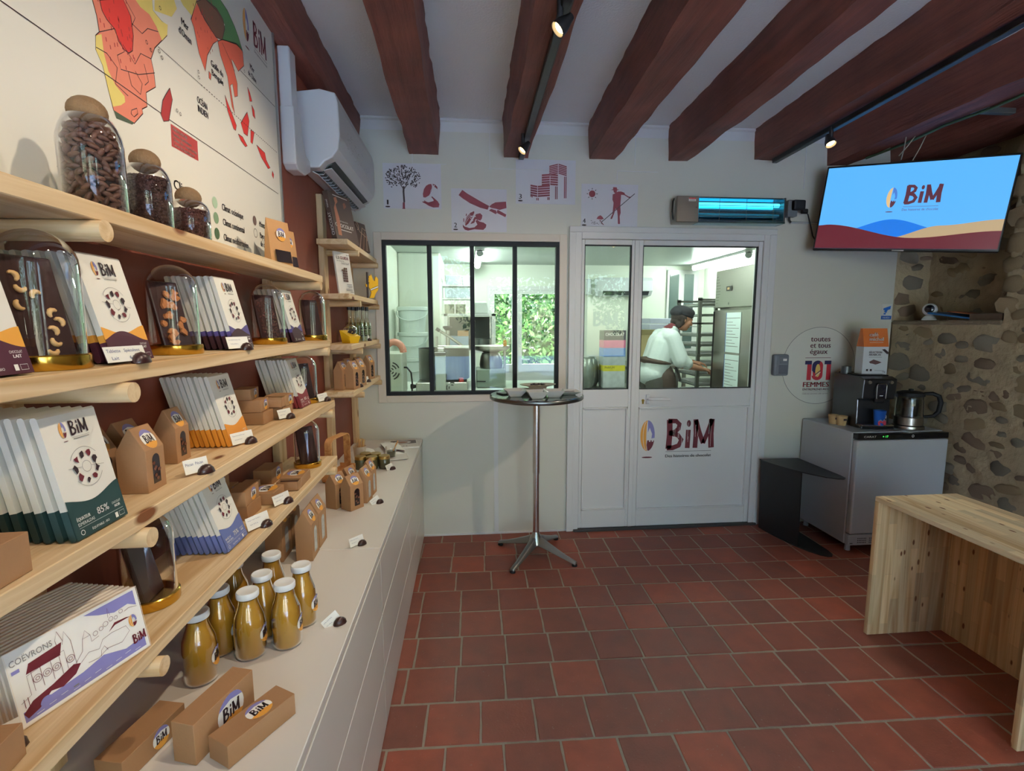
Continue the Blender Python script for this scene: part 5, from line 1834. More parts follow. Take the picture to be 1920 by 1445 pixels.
# four process posters
M_post = mat('poster_lilac', (222, 220, 226), .35, var=.02, scale=5)
I_pd = ink('poster_burgundy', (110, 26, 42))
def poster(x0, x1, z0, z1, label):
    t = thing('process_poster', label, 'poster', (0, 0, 0), group='numbered process posters')
    MB().box(x0, x1, YB - .0022, YB - .0002, z0, z1).build('sheet', M_post, t)
    return t
def pprint(t, P):
    P.build('drawing', t, (0, YB - .0024, 0), (1, 0, 0), (0, 0, 1), .00005)
def number(P, s, x, z):
    P.text(s, x, z, .030, I_drk, width=.018 if s != '1' else .009, align='c', bold=.0007)
    P.ell(x, z - .013, .016, .005, I_drk, 14)
t = poster(-.526, -.154, 2.240, 2.522, 'numbered poster one with cocoa tree, pod and open hand')
P = Print()
rq = random.Random(3)
for k in range(330):
    a, rr_ = rq.uniform(0, 2 * PI), math.sqrt(rq.random())
    x = -.398 + .112 * rr_ * math.cos(a)
    z_ = 2.432 + .078 * rr_ * math.sin(a)
    if z_ < 2.372 + .02 * abs(math.cos(a * 2)):
        continue
    d = math.atan2(z_ - 2.36, x + .398) + rq.uniform(-.6, .6)
    l, w_ = rq.uniform(.010, .016), rq.uniform(.0030, .0044)
    c, s_ = math.cos(d), math.sin(d)
    P.poly([(x - c * l / 2, z_ - s_ * l / 2), (x - s_ * w_ / 1, z_ + c * w_ / 1), (x + c * l / 2, z_ + s_ * l / 2), (x + s_ * w_, z_ - c * w_)], I_drk, lift=1 + k % 5)
P.lay = 6
for c, pts in G1:
    P.poly(pts, I_pd)
P.line([(-.394, 2.28), (-.397, 2.345), (-.395, 2.38)], .012, I_drk)
P.line([(-.396, 2.36), (-.42, 2.40)], .005, I_drk)
P.line([(-.395, 2.36), (-.37, 2.395)], .005, I_drk)
for k in range(5):
    f = k / 4
    P.line([(-.225 + .012 * f, 2.322), (-.222 + .018 * f, 2.355), (-.200 + .004 * f, 2.392)], .0016, M_post)
number(P, '1', -.500, 2.264)
pprint(t, P)
t = poster(-.090, .275, 2.100, 2.374, 'numbered poster two with machete cutting a cocoa pod')
P = Print()
for c, pts in G2:
    P.poly(pts, I_pd)
    P.line(pts + pts[:1], .0014, M_post)
for (a, b_, c) in [((-.006, 2.150), (.010, 2.185), (.032, 2.212)), ((-.002, 2.148), (.018, 2.180), (.036, 2.205))]:
    P.line([a, b_, c], .0022, M_post)
for k in range(16):
    P.ell(.045 + rq.uniform(-.015, .028), 2.185 + rq.uniform(-.02, .016), .004, .003, M_post, 8)
number(P, '2', -.064, 2.126)
pprint(t, P)
t = poster(.336, .736, 2.286, 2.568, 'numbered poster three with stepped slatted fermenting crates')
P = Print()
def crate(x0, xm, x1, zt0, ztm, zt1, hgt, n=5):
    for k in range(n):
        a, b_ = k / n, (k + .72) / n
        for (xa, xb, za, zb) in [(x0, xm - .002, zt0, ztm), (xm + .002, x1, ztm, zt1)]:
            P.poly([(xa, za - hgt * a), (xb, zb - hgt * a), (xb, zb - hgt * b_), (xa, za - hgt * b_)], I_pd)
crate(.559, .619, .676, 2.530, 2.545, 2.530, .066, 6)
crate(.509, .564, .617, 2.474, 2.479, 2.476, .075, 5)
crate(.434, .481, .563, 2.408, 2.401, 2.408, .075, 5)
for (x, za, zb) in [(.662, 2.464, 2.325), (.672, 2.464, 2.325), (.602, 2.400, 2.318), (.612, 2.400, 2.318), (.476, 2.324, 2.308), (.486, 2.324, 2.308), (.550, 2.330, 2.312), (.559, 2.330, 2.312), (.437, 2.340, 2.330), (.445, 2.336, 2.326)]:
    P.rect(x - .0032, zb, x + .0032, za, I_pd)
number(P, '3', .366, 2.317)
pprint(t, P)
t = poster(.778, 1.167, 2.136, 2.422, 'numbered poster four with man in hat raking beans under the sun')
P = Print()
for c, pts in G4:
    P.poly(pts, I_pd if c != 'stick' else I_drk)
P.ell(.851, 2.358, .022, .022, I_pd, 24)
for k in range(8):
    a = 2 * PI * k / 8 + PI / 2
    c, s_ = math.cos(a), math.sin(a)
    P.poly([(.851 + .029 * c - .004 * s_, 2.358 + .029 * s_ + .004 * c), (.851 + .029 * c + .004 * s_, 2.358 + .029 * s_ - .004 * c), (.851 + .040 * c, 2.358 + .040 * s_)], I_drk)
for k in range(26):
    P.ell(.875 + rq.uniform(-.03, .05), 2.165 + rq.uniform(-.008, .022), .004, .0015, I_drk, 6)
number(P, '4', .799, 2.167)
pprint(t, P)

# insect lamp (stainless box with blue tubes behind a wire guard)
M_ss = mat('stainless_steel', (176, 172, 164), .28, metal=1.0, var=.06, scale=6, stretch=(1, 1, 30))
M_ssd = mat('stainless_dark', (120, 122, 120), .32, metal=1.0, var=.10, scale=6)
t = thing('insect_lamp', 'stainless insect lamp with glowing blue tubes above the door', 'lamp', (0, 0, 0))
X0, X1, Z0, Z1 = 1.400, 2.165, 2.165, 2.335
ya, yb_ = YB - .10, YB - .001
b = MB()
b.box(X0, X0 + .155, ya, yb_, Z0, Z1)
b.build('control_end', M_ss, t, bevel=.004)
b = MB()
b.prism([(yb_, Z0), (yb_, Z1), (ya + .02, Z1), (ya + .02, Z1 - .006), (yb_ - .012, Z1 - .012), (yb_ - .012, Z0 + .012), (ya, Z0 + .010), (ya, Z0)], X0 + .155, X1, 'x')
b.build('reflector', mat('mirror_reflector', (150, 200, 220), .15, metal=1, var=.04), t)
MB().box(X1 - .012, X1, ya, yb_, Z0, Z1).build('end_plate', M_ssd, t, bevel=.002)
M_uv = emit('uv_tube', (60, 196, 232), 2.6)
for zt, mm_ in ((2.293, M_uv), (2.222, mat('tube_off', (60, 130, 150), .15, var=.05))):
    MB().tube([(X0 + .17, YB - .050, zt), (X1 - .02, YB - .050, zt)], .013, 14).build('blue_tube', mm_, t, smooth=50)
for k in range(7):
    zz = Z0 + .02 + k * .023
    MB().tube([(X0 + .155, ya + .004, zz), (X1 - .03, ya + .004, zz), (X1 - .012, ya + .016, zz + .004)], .0016, 6).build('guard_wire', M_ssd, t)
for k in range(3):
    xx = X0 + .30 + k * .19
    MB().tube([(xx, ya + .006, Z0 + .01), (xx, ya + .006, Z1 - .005)], .0014, 6).build('guard_wire', M_ssd, t)
P = Print()
P.rect(1.482, 2.300, 1.530, 2.322, I_wht)
P.rect(1.482, 2.315, 1.530, 2.322, ink('label_red', (170, 40, 40)))
P.rect(1.486, 2.304, 1.524, 2.306, I_gry)
P.rect(1.486, 2.309, 1.524, 2.311, I_gry)
P.build('rating_label', t, (0, ya - .0006, 0), (1, 0, 0), (0, 0, 1), .0002)
MB().ico((1.535, ya - .001, 2.262), .004, .002, .004, 1).build('screw', M_ssd, t)
MB().tube([(1.405, YB - .05, 2.33), (1.390, YB - .06, 2.31), (1.388, YB - .06, 2.24), (1.398, YB - .05, 2.19)], .005, 8).build('cable', M_blk, t, smooth=60)
# socket, plug and cables by the lamp
M_gbox = mat('grey_socket', (92, 94, 98), .5, var=.05)
t = thing('wall_socket', 'grey surface socket with black plug between lamp and television', 'socket', (0, 0, 0))
MB().box(2.215, 2.285, YB - .05, YB - .001, 2.225, 2.335).build('box', M_gbox, t, bevel=.004)
MB().box(2.235, 2.320, YB - .085, YB - .05, 2.262, 2.330).build('plug', M_blk, t, bevel=.010, bseg=2)
MB().box(2.300, 2.345, YB - .080, YB - .052, 2.240, 2.272).build('plug', M_blk, t, bevel=.006)
MB().tube([(2.245, YB - .02, 2.225), (2.247, YB - .02, 2.205), (2.262, YB - .014, 2.192)], .007, 8).build('conduit', M_blk, t, smooth=60)
MB().tube([(2.262, YB - .012, 2.192), (2.50, YB - .012, 2.190)], .008, 8).build('conduit', mat('conduit_grey', (176, 178, 178), .5), t, smooth=60)
o = MB().tube([(2.325, YB - .06, 2.26), (2.36, YB - .05, 2.24), (2.40, YB - .03, 2.17), (2.42, YB - .03, 2.10), (2.45, YB - .04, 2.05), (2.49, YB - .06, 2.035)], .004, 8).build('power_cable', M_blk, None, smooth=60)
tag(o, 'black power cable hanging from the socket to the television', 'cable')
# alarm keypad
t = thing('wall_switch_box', 'grey weatherproof switch box right of the kitchen door', 'switch', (0, 0, 0))
MB().box(2.190, 2.302, YB - .045, YB - .001, 1.118, 1.272).build('housing', mat('grey_plastic', (108, 112, 118), .5, var=.03), t, bevel=.014, bseg=3)
MB().box(2.222, 2.288, YB - .049, YB - .044, 1.205, 1.258).build('upper_key', mat('grey_key', (96, 100, 106), .5), t, bevel=.002)
MB().box(2.222, 2.288, YB - .049, YB - .044, 1.135, 1.195).build('lower_key', mat('grey_key2', (84, 88, 94), .5), t, bevel=.002)
P = Print()
P.rect(2.250, 1.226, 2.278, 1.242, I_wht)
P.build('mark', t, (0, YB - .0495, 0), (1, 0, 0), (0, 0, 1), .0003)
# round sticker 101 femmes
t = thing('round_sticker', 'round transparent sticker reading 101 femmes entrepreneures', 'sticker', (0, 0, 0))
cx, cz_, rr_ = 2.557, 1.185, .282
MB().lathe([(.001, 0), (rr_, 0), (rr_, .0012), (.001, .0012)], 64).xf(Matrix.Translation((cx, YB - .0002, cz_)) @ Matrix.Rotation(R(90), 4, 'X')).build('film', mat('clear_film', (222, 221, 210), .3, var=.02, scale=4), t)
P = Print()
P.ring(cx, cz_, rr_ - .002, .003, I_gry, 80)
I_101 = ink('plum101', (104, 30, 52))
P.text('toutes', 2.484, 1.362, .038, I_101, width=.150, bold=.0012)
P.text('et tous', 2.484, 1.316, .038, I_101, width=.155, bold=.0012)
P.text('égaux', 2.484, 1.272, .036, I_101, width=.135, bold=.0012)
P.line([(2.450, 1.243), (2.648, 1.243)], .003, I_101)
I_nv, I_rd, I_yl = ink('navy', (38, 34, 78)), ink('cherry', (178, 40, 52)), ink('sand_yellow', (226, 190, 104))
for x in (2.452, 2.602):
    P.poly([(x, 1.195), (x, 1.222), (x + .052, 1.222), (x + .052, 1.080), (x + .018, 1.080), (x + .018, 1.195)], I_rd)
    P.rect(x, 1.195, x + .052, 1.222, I_nv)
P.poly([(2.518 + .0, 1.11)] + [(2.550 + .042 * math.cos(a), 1.185 + .038 * math.sin(a)) for a in [PI - PI * k / 12 for k in range(13)]] + [(2.550 + .042 * math.cos(a), 1.115 + .036 * math.sin(a)) for a in [-PI * k / 12 for k in range(13)]], I_rd)
P.poly([(2.508, 1.15), (2.508, 1.185)] + [(2.550 + .042 * math.cos(a), 1.185 + .038 * math.sin(a)) for a in [PI - PI * k / 12 for k in range(9)]] + [(2.55, 1.17), (2.53, 1.13)], I_nv)
P.ell(2.553, 1.150, .019, .048, I_yl, 24)
P.line([(2.535, 1.120), (2.575, 1.150)], .006, I_nv)
P.line([(2.535, 1.108), (2.575, 1.138)], .003, I_wht)
P.text('FEMMES', 2.447, 1.030, .036, I_rd, width=.200, bold=.0016)
P.text('ENTREPRENEURES', 2.446, 1.004, .016, I_101, width=.200, bold=.0006)
P.line([(2.446, .992), (2.646, .992)], .0012, I_101)
P.text('Célébrons autrement celles qui font', 2.444, .976, .009, I_101, width=.200)
P.build('print', t, (0, YB - .0016, 0), (1, 0, 0), (0, 0, 1), .00008)
# small blue sign at the wall end
t = thing('video_sign', 'small white and blue video surveillance sign at the wall edge', 'sign', (0, 0, 0))
MB().box(3.012, 3.092, YB - .003, YB - .0002, 1.520, 1.630).build('plate', M_paper, t)
P = Print()
I_sb = ink('sign_blue', (28, 92, 168))
P.rect(3.012, 1.520, 3.092, 1.546, I_sb)
P.poly([(3.026, 1.600), (3.082, 1.618), (3.080, 1.594), (3.060, 1.588), (3.050, 1.566), (3.032, 1.576), (3.038, 1.586), (3.026, 1.588)], I_sb)
P.rect(3.030, 1.555, 3.046, 1.566, I_sb)
P.text('VIDÉO', 3.022, 1.527, .011, I_wht, width=.058)
P.build('print', t, (0, YB - .0032, 0), (1, 0, 0), (0, 0, 1), .0001)

# ---------------------------------------------------------------- bar table with small dishes
t = thing('bar_table', 'tall round bar table with steel column and four-foot base', 'table', (.43, 3.08, 0), 0)
M_tt = mat('table_top_steel', (196, 200, 200), .14, metal=1.0, var=.05, scale=30)
MB().lathe([(.001, 1.030), (.283, 1.030), (.289, 1.036), (.289, 1.052), (.284, 1.058), (.001, 1.058)], 64).build('table_top', M_tt, t, smooth=30)
MB().lathe([(.2895, 1.033), (.2925, 1.036), (.2925, 1.052), (.2895, 1.055)], 64, cap=False).build('rim', M_ssd, t, smooth=50)
MB().lathe([(.020, .10), (.020, .55), (.0235, .551), (.0235, 1.03)], 28).build('column', mat('polished_steel', (226, 224, 220), .22, metal=1.0, var=.02), t, smooth=30)
MB().lathe([(.030, .070), (.048, .085), (.040, .12), (.024, .150), (.021, .16)], 24).build('hub', M_ss, t, smooth=50)
for k in range(4):
    a = R(-128 + 90 * k)
    c, s_ = math.cos(a), math.sin(a)
    L0 = .29
    b = MB()
    rows = []
    for f in (0, .25, .5, .75, 1.0):
        r_ = .02 + (L0 - .02) * f
        zt = .105 * (1 - f) ** 1.2 + .030
        zb = .070 * (1 - f) + .012
        hw = .030 - .012 * f
        rows.append([(r_, -hw, zb), (r_, hw, zb), (r_, hw * .55, zt), (r_, -hw * .55, zt)])
    vs = [p for q_ in rows for p in q_]
    fs = [(i * 4 + j, i * 4 + (j + 1) % 4, (i + 1) * 4 + (j + 1) % 4, (i + 1) * 4 + j) for i in range(4) for j in range(4)] + [(3, 2, 1, 0), (16, 17, 18, 19)]
    b.add(vs, fs)
    o = b.build('foot', mat('cast_aluminium', (150, 152, 150), .36, metal=1, var=.08, scale=20), t, (0, 0, 0), (0, 0, a), bevel=.004, smooth=40)
    MB().lathe([(.001, 0), (.017, 0), (.018, .005), (.014, .014), (.001, .014)], 16, c=(L0 - .012, 0)).build('glide', M_blk, o, smooth=40)
M_cer = mat('glazed_ceramic', (226, 222, 214), .18, var=.03, scale=9)
def sq_bowl(x, y, s, h, label, rz, flat=False):
    z = 1.0586
    t = thing('square_dish', label, 'dish', (x, y, z), rz, 'small white dishes on the bar table')
    b = MB()
    a, c = s * .42, s * .72
    ring = lambda k, z_: [(-k, -k, z_), (k, -k, z_), (k, k, z_), (-k, k, z_)]
    vs = ring(a * .9, 0) + ring(c, h) + ring(c * .93, h) + ring(a * .8, .006)
    fs = [(3, 2, 1, 0)] + [(4 * i + j, 4 * i + (j + 1) % 4, 4 * i + 4 + (j + 1) % 4, 4 * i + 4 + j) for i in range(3) for j in range(4)] + [(12, 13, 14, 15)]
    b.add(vs, fs)
    b.build('dish', M_cer, t, bevel=.0012)
    if not flat:
        MB().box(-s * .5, s * .5, -s * .5, s * .5, h * .35, h * .62).build('dark_filling', M_choc, t, bevel=.002)
    return t
sq_bowl(.285, 2.99, .085, .042, 'square white dish at the left of the bar table', .12)
sq_bowl(.405, 2.90, .085, .045, 'square white dish nearest the viewer on the bar table', .05)
sq_bowl(.515, 2.94, .085, .044, 'square white dish right of the nearest one', -.10)
sq_bowl(.625, 3.05, .095, .022, 'low square white dish at the right rim of the table', .05)
sq_bowl(.40, 3.12, .150, .022, 'wide low white platter in the middle of the table', .0, True)
t = thing('oval_dish', 'oval wooden-looking dish with dark bits at the table back', 'dish', (.455, 3.20, 1.0586), 0)
MB().lathe([(.001, .0), (.05, 0), (.06, .030), (.115, .044), (.118, .048), (.108, .046), (.05, .034), (.001, .034)], 32, flat=.6).build('dish', mat('stoneware', (186, 170, 150), .35, var=.06), t, smooth=40)
b = MB()
for k in range(10):
    b.ico((rq.uniform(-.05, .05), rq.uniform(-.03, .03), .045), .012, .008, .007, 1, jit=.2, rnd=rq)
o = b.build('dark_bits', M_choc, t, smooth=60)
o['kind'] = 'stuff'
o = MB().box(-.07, .07, -.045, .045, 0, .008).build('dark_slate', mat('slate', (44, 44, 46), .5, var=.1), None, (.262, 3.12, 1.0586), (0, 0, .4), bevel=.002)
tag(o, 'small dark slate board left of the dishes on the table', 'board')
# ================================================================ right side: television, fridge corner, bench
TVW, TVH = .93, .537
yaw, tilt, roll = -.751, -.02, -.1
n_ = Vector((math.sin(yaw) * math.cos(tilt), -math.cos(yaw) * math.cos(tilt), -math.sin(tilt)))
r_ = Vector((math.cos(yaw), math.sin(yaw), 0))
u_ = r_.cross(-n_)
if u_.z < 0:
    u_ = -u_
r_, u_ = math.cos(roll) * r_ + math.sin(roll) * u_, -math.sin(roll) * r_ + math.cos(roll) * u_
TVM = Matrix(((r_.x, -n_.x, u_.x, 2.707), (r_.y, -n_.y, u_.y, 2.967), (r_.z, -n_.z, u_.z, 2.206), (0, 0, 0, 1)))
t = thing('television', 'wall television in the corner showing the BiM logo on blue', 'television')
t.matrix_world = TVM
M_tv = mat('tv_black', (20, 20, 22), .3, var=.05)
MB().box(-TVW / 2, TVW / 2, 0, .045, -TVH / 2, TVH / 2).build('housing', M_tv, t, bevel=.004)
sw, sh = TVW / 2 - .010, TVH / 2 - .012
scr = MB().box(-sw, sw, -.0006, .0004, -sh + .004, sh).build('screen', emit('screen_blue', (84, 170, 246), 1.0), t)
S_blue = emit('screen_deep_blue', (14, 112, 216), 1.0)
S_red = emit('screen_maroon', (92, 20, 34), 1.0)
S_tan = emit('screen_tan', (176, 152, 116), 1.0)
S_lilac = emit('screen_sky', (120, 186, 248), 1.0)
S_dk = emit('screen_dark', (84, 44, 58), 1.0)
S_or = emit('screen_orange', (214, 180, 128), 1.0)
P = Print()
zb = -sh + .004
def wav(f, n=26):
    return [(-sw + 2 * sw * i / n, f(i / n)) for i in range(n + 1)]
def crv(pts, n=40):
    out = []
    for i in range(n + 1):
        u = pts[0][0] + (pts[-1][0] - pts[0][0]) * i / n
        for k in range(len(pts) - 1):
            if pts[k][0] <= u <= pts[k + 1][0] + 1e-9:
                f = (u - pts[k][0]) / (pts[k + 1][0] - pts[k][0])
                f = f * f * (3 - 2 * f)
                v = pts[k][1] + (pts[k + 1][1] - pts[k][1]) * f
        out.append((-sw + 2 * sw * u, zb + 2 * sh * v))
    return out
def low(u0, u1):
    return [(-sw + 2 * sw * u1, zb), (-sw + 2 * sw * u0, zb)]
P.poly(crv([(.12, .20), (.43, .345), (.75, .20)]) + low(.12, .75), S_blue)
P.poly(crv([(.42, .12), (.70, .265), (1.0, .325)]) + low(.42, 1.0), S_tan)
P.poly(crv([(0, .285), (.06, .295), (.56, .125), (1.0, .20)]) + low(0, 1.0), S_red)
emblem(P, -.085, .055, .052, .120, dark=S_dk, o=S_or, p=emit('screen_pod_blue', (70, 120, 200), 1.0), wh=S_or)
letters(P, -.020, .018, .170, .105, S_dk, .021)
P.line([(-.02, -.002), (.15, -.002)], .002, S_dk)
P.text('Des histoires de chocolat', -.022, -.026, .014, S_dk, width=.175)
P.build('picture', scr, (0, -.0008, 0), (1, 0, 0), (0, 0, 1), .00008)
MB().box(-.03, .03, -.0015, .001, -TVH / 2 + .001, -TVH / 2 + .008).build('badge', M_alu, t)
MB().box(-.12, .12, .045, .12, -.10, .10).build('wall_bracket', M_tv, t)
# grey twine hanging above the television, and the strap on the beam
for k, (a, b_) in enumerate([((2.60, 2.90, 2.585), (2.67, 3.00, 2.49)), ((2.64, 2.88, 2.585), (2.60, 2.94, 2.49)), ((2.69, 2.86, 2.585), (2.70, 2.95, 2.47))]):
    o = MB().tube([a, tuple((a[i] + b_[i]) / 2 + (.004 if i == 0 else 0) for i in range(3)), b_], .003, 6).build('hanging_cord', mat('twine', (150, 142, 124), .8), None, smooth=60)
    tag(o, ['left', 'middle', 'right'][k] + 'most pale cord hanging behind the television top' if k != 1 else 'middle pale cord hanging behind the television top', 'cord', 'pale cords above the television')

# green cable and grey strap along the beam over the television
o = MB().tube([(2.645, 3.25, 2.575), (2.655, 2.95, 2.570), (2.640, 2.70, 2.576), (2.660, 2.45, 2.572), (2.645, 2.1, 2.576), (2.65, 1.6, 2.574)], .008, 8).build('green_cable', mat('cable_green', (44, 66, 42), .6, var=.2), None, smooth=60)
tag(o, 'dark green cable running along the beam over the television', 'cable')
o = MB().box(2.66, 2.955, 2.60, 2.635, 2.612, 2.640).build('metal_strap', mat('zinc_strap', (120, 124, 124), .4, metal=.8, var=.1), None, bevel=.003)
tag(o, 'grey metal strap between the beams above the television', 'strap')

# under-counter fridge
t = thing('refrigerator', 'small grey-white under-counter fridge with black control strip', 'refrigerator', (0, 0, 0))
M_fr = mat('fridge_grey', (186, 188, 192), .35, var=.02, scale=3)
FX0, FX1, FY0, FY1, FZ = 2.452, 3.085, 2.895, 3.425, .800
MB().box(FX0, FX1, FY0 + .045, FY1, .055, FZ).build('cabinet', M_fr, t, bevel=.005)
cs_ = MB().box(FX0 + .004, FX1 - .004, FY0 + .003, FY0 + .045, FZ - .040, FZ - .004).build('control_strip', mat('fridge_black', (18, 18, 20), .3), t, bevel=.002)
MB().box(FX0 + .002, FX1 - .002, FY0, FY0 + .041, .135, FZ - .045).build('door', M_fr, t, bevel=.010, bseg=3)
pl_ = MB().box(FX0 + .004, FX1 - .004, FY0 + .008, FY0 + .045, .056, .128).build('plinth', M_fr, t, bevel=.003)
P = Print()
for gx in (2.52, 2.60, 2.70, 2.80, 2.90):
    for i in range(6):
        for j in range(3):
            P.ell(gx + i * .0105, .075 + j * .014, .0036, .0042, M_tv, 8)
P.ell(2.462, .075, .004, .004, M_tv, 8)
P.ell(2.472, .075, .004, .004, M_tv, 8)
P.build('vent_holes', pl_, (0, FY0 + .0078, 0), (1, 0, 0), (0, 0, 1), .0001)
P = Print()
P.text('CARAT', FX0 + .045, FZ - .027, .012, I_wht, width=.085)
P.text('+ 17', FX0 + .172, FZ - .028, .013, emit('led_green', (70, 230, 90), 2.0), width=.038)
P.ring(FX0 + .38, FZ - .022, .007, .003, I_wht, 14)
P.build('strip_lettering', cs_, (0, FY0 + .0028, 0), (1, 0, 0), (0, 0, 1), .0001)
for (x, y) in [(FX0 + .05, FY0 + .07), (FX1 - .05, FY0 + .07), (FX0 + .05, FY1 - .05), (FX1 - .05, FY1 - .05)]:
    MB().lathe([(.001, 0), (.018, 0), (.014, .056), (.001, .056)], 14, c=(x, y)).build('foot', M_fr, t)

# coffee machine on the fridge
z = FZ + .0006
t = thing('coffee_machine', 'black automatic coffee machine on the small fridge', 'coffee machine', (2.575, 3.02, z), -.12)
M_cm = mat('black_gloss', (22, 24, 28), .3, var=.05, coat=.3)
MB().prism([(0, 0), (0, .022), (.055, .028), (.060, .19), (.018, .20), (.010, .33), (.055, .345), (.33, .345), (.33, 0)], 0, .215, 'x').build('body', M_cm, t, bevel=.006, bseg=2)
MB().box(.005, .21, -.004, .060, .020, .030).build('drip_tray', M_ss, t, bevel=.003)
MB().box(.078, .142, -.002, .030, .175, .285).build('spout', M_cm, t, bevel=.008)
b = MB()
b.prism([(.080, .205), (.138, .205), (.140, .290), (.133, .302), (.085, .302), (.078, .290)], -.004, .006, 'y')
b.build('display', mat('display_black', (30, 30, 38), .12), t, bevel=.003)
MB().tube([(.080, -.004, .205), (.138, -.004, .205), (.140, -.004, .290), (.133, -.004, .302), (.085, -.004, .302), (.078, -.004, .290)], .0022, 6, closed=True).build('display_rim', M_ss, t)
for x in (.038, .176):
    MB().lathe([(.001, 0), (.012, 0), (.010, .010), (.001, .010)], 18).xf(Matrix.Translation((x, .012, .310)) @ Matrix.Rotation(R(90), 4, 'X')).build('knob', M_ss, t, smooth=40)
MB().box(.02, .20, .07, .32, .345, .352).build('hopper_lid', M_blk, t, bevel=.004)
MB().lathe([(.001, .345), (.032, .345), (.030, .395), (.001, .40)], 20, c=(.03, .25)).build('bean_hopper', mat('smoked', (66, 70, 72), .3), t, smooth=40)
P = Print()
P.rect(.098, .222, .120, .226, I_wht)
P.build('lettering', t, (0, -.0045, 0), (1, 0, 0), (0, 0, 1), .0001)
t = thing('printed_cup', 'blue and red printed paper cup on the coffee machine tray', 'cup', (2.682, 3.002, z + .031), 0)
MB().lathe([(.001, 0), (.027, 0), (.036, .095), (.0375, .097), (.035, .097), (.026, .004), (.001, .004)], 28).build('cup', mat('cup_blue', (30, 90, 176), .4, var=.05), t, smooth=40)
Q = Print()
I_pk = ink('cup_pink', (206, 66, 96))
Q.poly([(-.03, .004), (.03, .004), (.033, .030), (.020, .038), (.012, .028), (.002, .040), (-.008, .026), (-.018, .036), (-.032, .024)], I_pk)
Q.line([(-.03, .030), (-.018, .040), (-.008, .030), (.002, .044), (.012, .032), (.02, .042), (.033, .034)], .002, I_wht)
Q.poly([(.006, .050), (.014, .062), (.008, .066), (.018, .072), (.022, .060), (.030, .064), (.022, .052), (.024, .044), (.014, .052)], I_wht)
Q.build('print', t, (0, 0, 0), (1, 0, 0), (0, 0, 1), .0003, cyl=.0372)
# stacked small paper cups
for (x, y, lb_) in [(2.530, 3.215, 'tan paper cup left behind the coffee machine'), (2.552, 3.165, 'tan paper cup right beside the coffee machine')]:
    t = thing('tan_cup', lb_, 'cup', (x, y, z), 0, 'tan cups beside the coffee machine')
    MB().lathe([(.001, 0), (.026, 0), (.033, .062), (.034, .064), (.032, .064), (.025, .004), (.001, .004)], 24).build('cup', mat('tan_card', (196, 160, 112), .6, var=.05), t, smooth=40)
    Q = Print()
    Q.rect(-.012, .035, .012, .048, I_drk)
    Q.build('mark', t, (0, 0, 0), (1, 0, 0), (0, 0, 1), .0003, cyl=.0335)
# coffee bag on top of the machine
t = thing('coffee_bag', 'orange and white bag of coffee on the coffee machine', 'bag', (2.735, 3.17, z + .353), -.10)
b = MB()
w_, h_ = .165, .305
rows = []
for k in range(8):
    f = (0, .15, .3, .45, .6, .75, .9, 1.0)[k]
    th = .075 if f <= .6 else .075 - .055 * (f - .6) / .4
    rows.append([(-w_ / 2, -th / 2, h_ * f), (-w_ * .2, -th / 2 - .004 * (1 - f), h_ * f), (w_ * .2, -th / 2 - .004 * (1 - f), h_ * f), (w_ / 2, -th / 2, h_ * f), (w_ / 2, th / 2, h_ * f), (-w_ / 2, th / 2, h_ * f)])
for i in range(7):
    for j in range(6):
        j2 = (j + 1) % 6
        b.add([rows[i][j], rows[i][j2], rows[i + 1][j2], rows[i + 1][j]], [(0, 1, 2, 3)], 1 if i >= 4 else 0)
b.add(rows[0], [(0, 1, 2, 3, 4, 5)], 0)
b.add(rows[7], [(0, 1, 2, 3, 4, 5)], 1)
b.build('bag', [mat('bag_white', (214, 218, 220), .4, var=.03), mat('bag_orange', (196, 104, 44), .45, var=.05)], t)
P = Print()
P.text('café', -.045, .252, .024, I_wht, width=.058, bold=.0012)
P.text('michel', -.045, .222, .024, I_wht, width=.092, bold=.0012)
P.rect(-.045, .210, .045, .212, I_wht)
P.build('brand_lettering', t, (0, -.0645, 0), (1, 0, 0), (0, .1375, 1), .0002)
P = Print()
P.text('SÉLECTION', -.048, .140, .012, I_drk, width=.085, bold=.0006)
P.text('ARABICAS', -.048, .124, .012, I_drk, width=.080, bold=.0006)
P.rect(-.048, .112, .040, .114, I_gry)
P.poly([(-.045, .082), (-.015, .098), (.022, .086), (.040, .078), (.015, .068), (.0, .064), (-.02, .070), (-.035, .072)], ink('coffee_leaf', (92, 62, 60)))
P.poly([(.035, .165), (.070, .135), (.080, .135), (.080, .147), (.055, .168)], I_drk)
for x in (-.06, -.035):
    P.rect(x, .020, x + .014, .034, I_drk)
P.line([(-.005, .025), (.06, .022)], .002, I_gry)
P.text('1kg', .05, .012, .010, I_drk, width=.018)
P.build('label_lettering', t, (0, -.0425, 0), (1, 0, 0), (0, .004, 1), .0002)
# kettle
t = thing('glass_kettle', 'glass kettle with black handle and steel base on the fridge', 'kettle', (2.915, 3.03, z), -.5)
MB().lathe([(.001, 0), (.088, 0), (.090, .006), (.086, .022), (.070, .026), (.001, .026)], 32).build('power_base', M_ss, t, smooth=40)
MB().lathe([(.078, .028), (.080, .030), (.080, .078), (.078, .080)], 32).build('steel_band', M_ss, t, smooth=40)
MB().lathe([(.078, .080), (.077, .150), (.074, .215), (.070, .225)], 32, cap=False).build('glass_body', glass('kettle_glass', (206, 212, 210), ior=1.5), t, smooth=60)
MB().lathe([(.001, .085), (.045, .085), (.045, .195), (.001, .20)], 24).build('infuser', mat('mesh_steel', (130, 128, 122), .4, metal=1, var=.3, scale=120), t, smooth=40)
MB().lathe([(.074, .216), (.077, .220), (.075, .240), (.05, .248), (.015, .25), (.014, .262), (.001, .264)], 32).build('lid', M_blk, t, smooth=40)
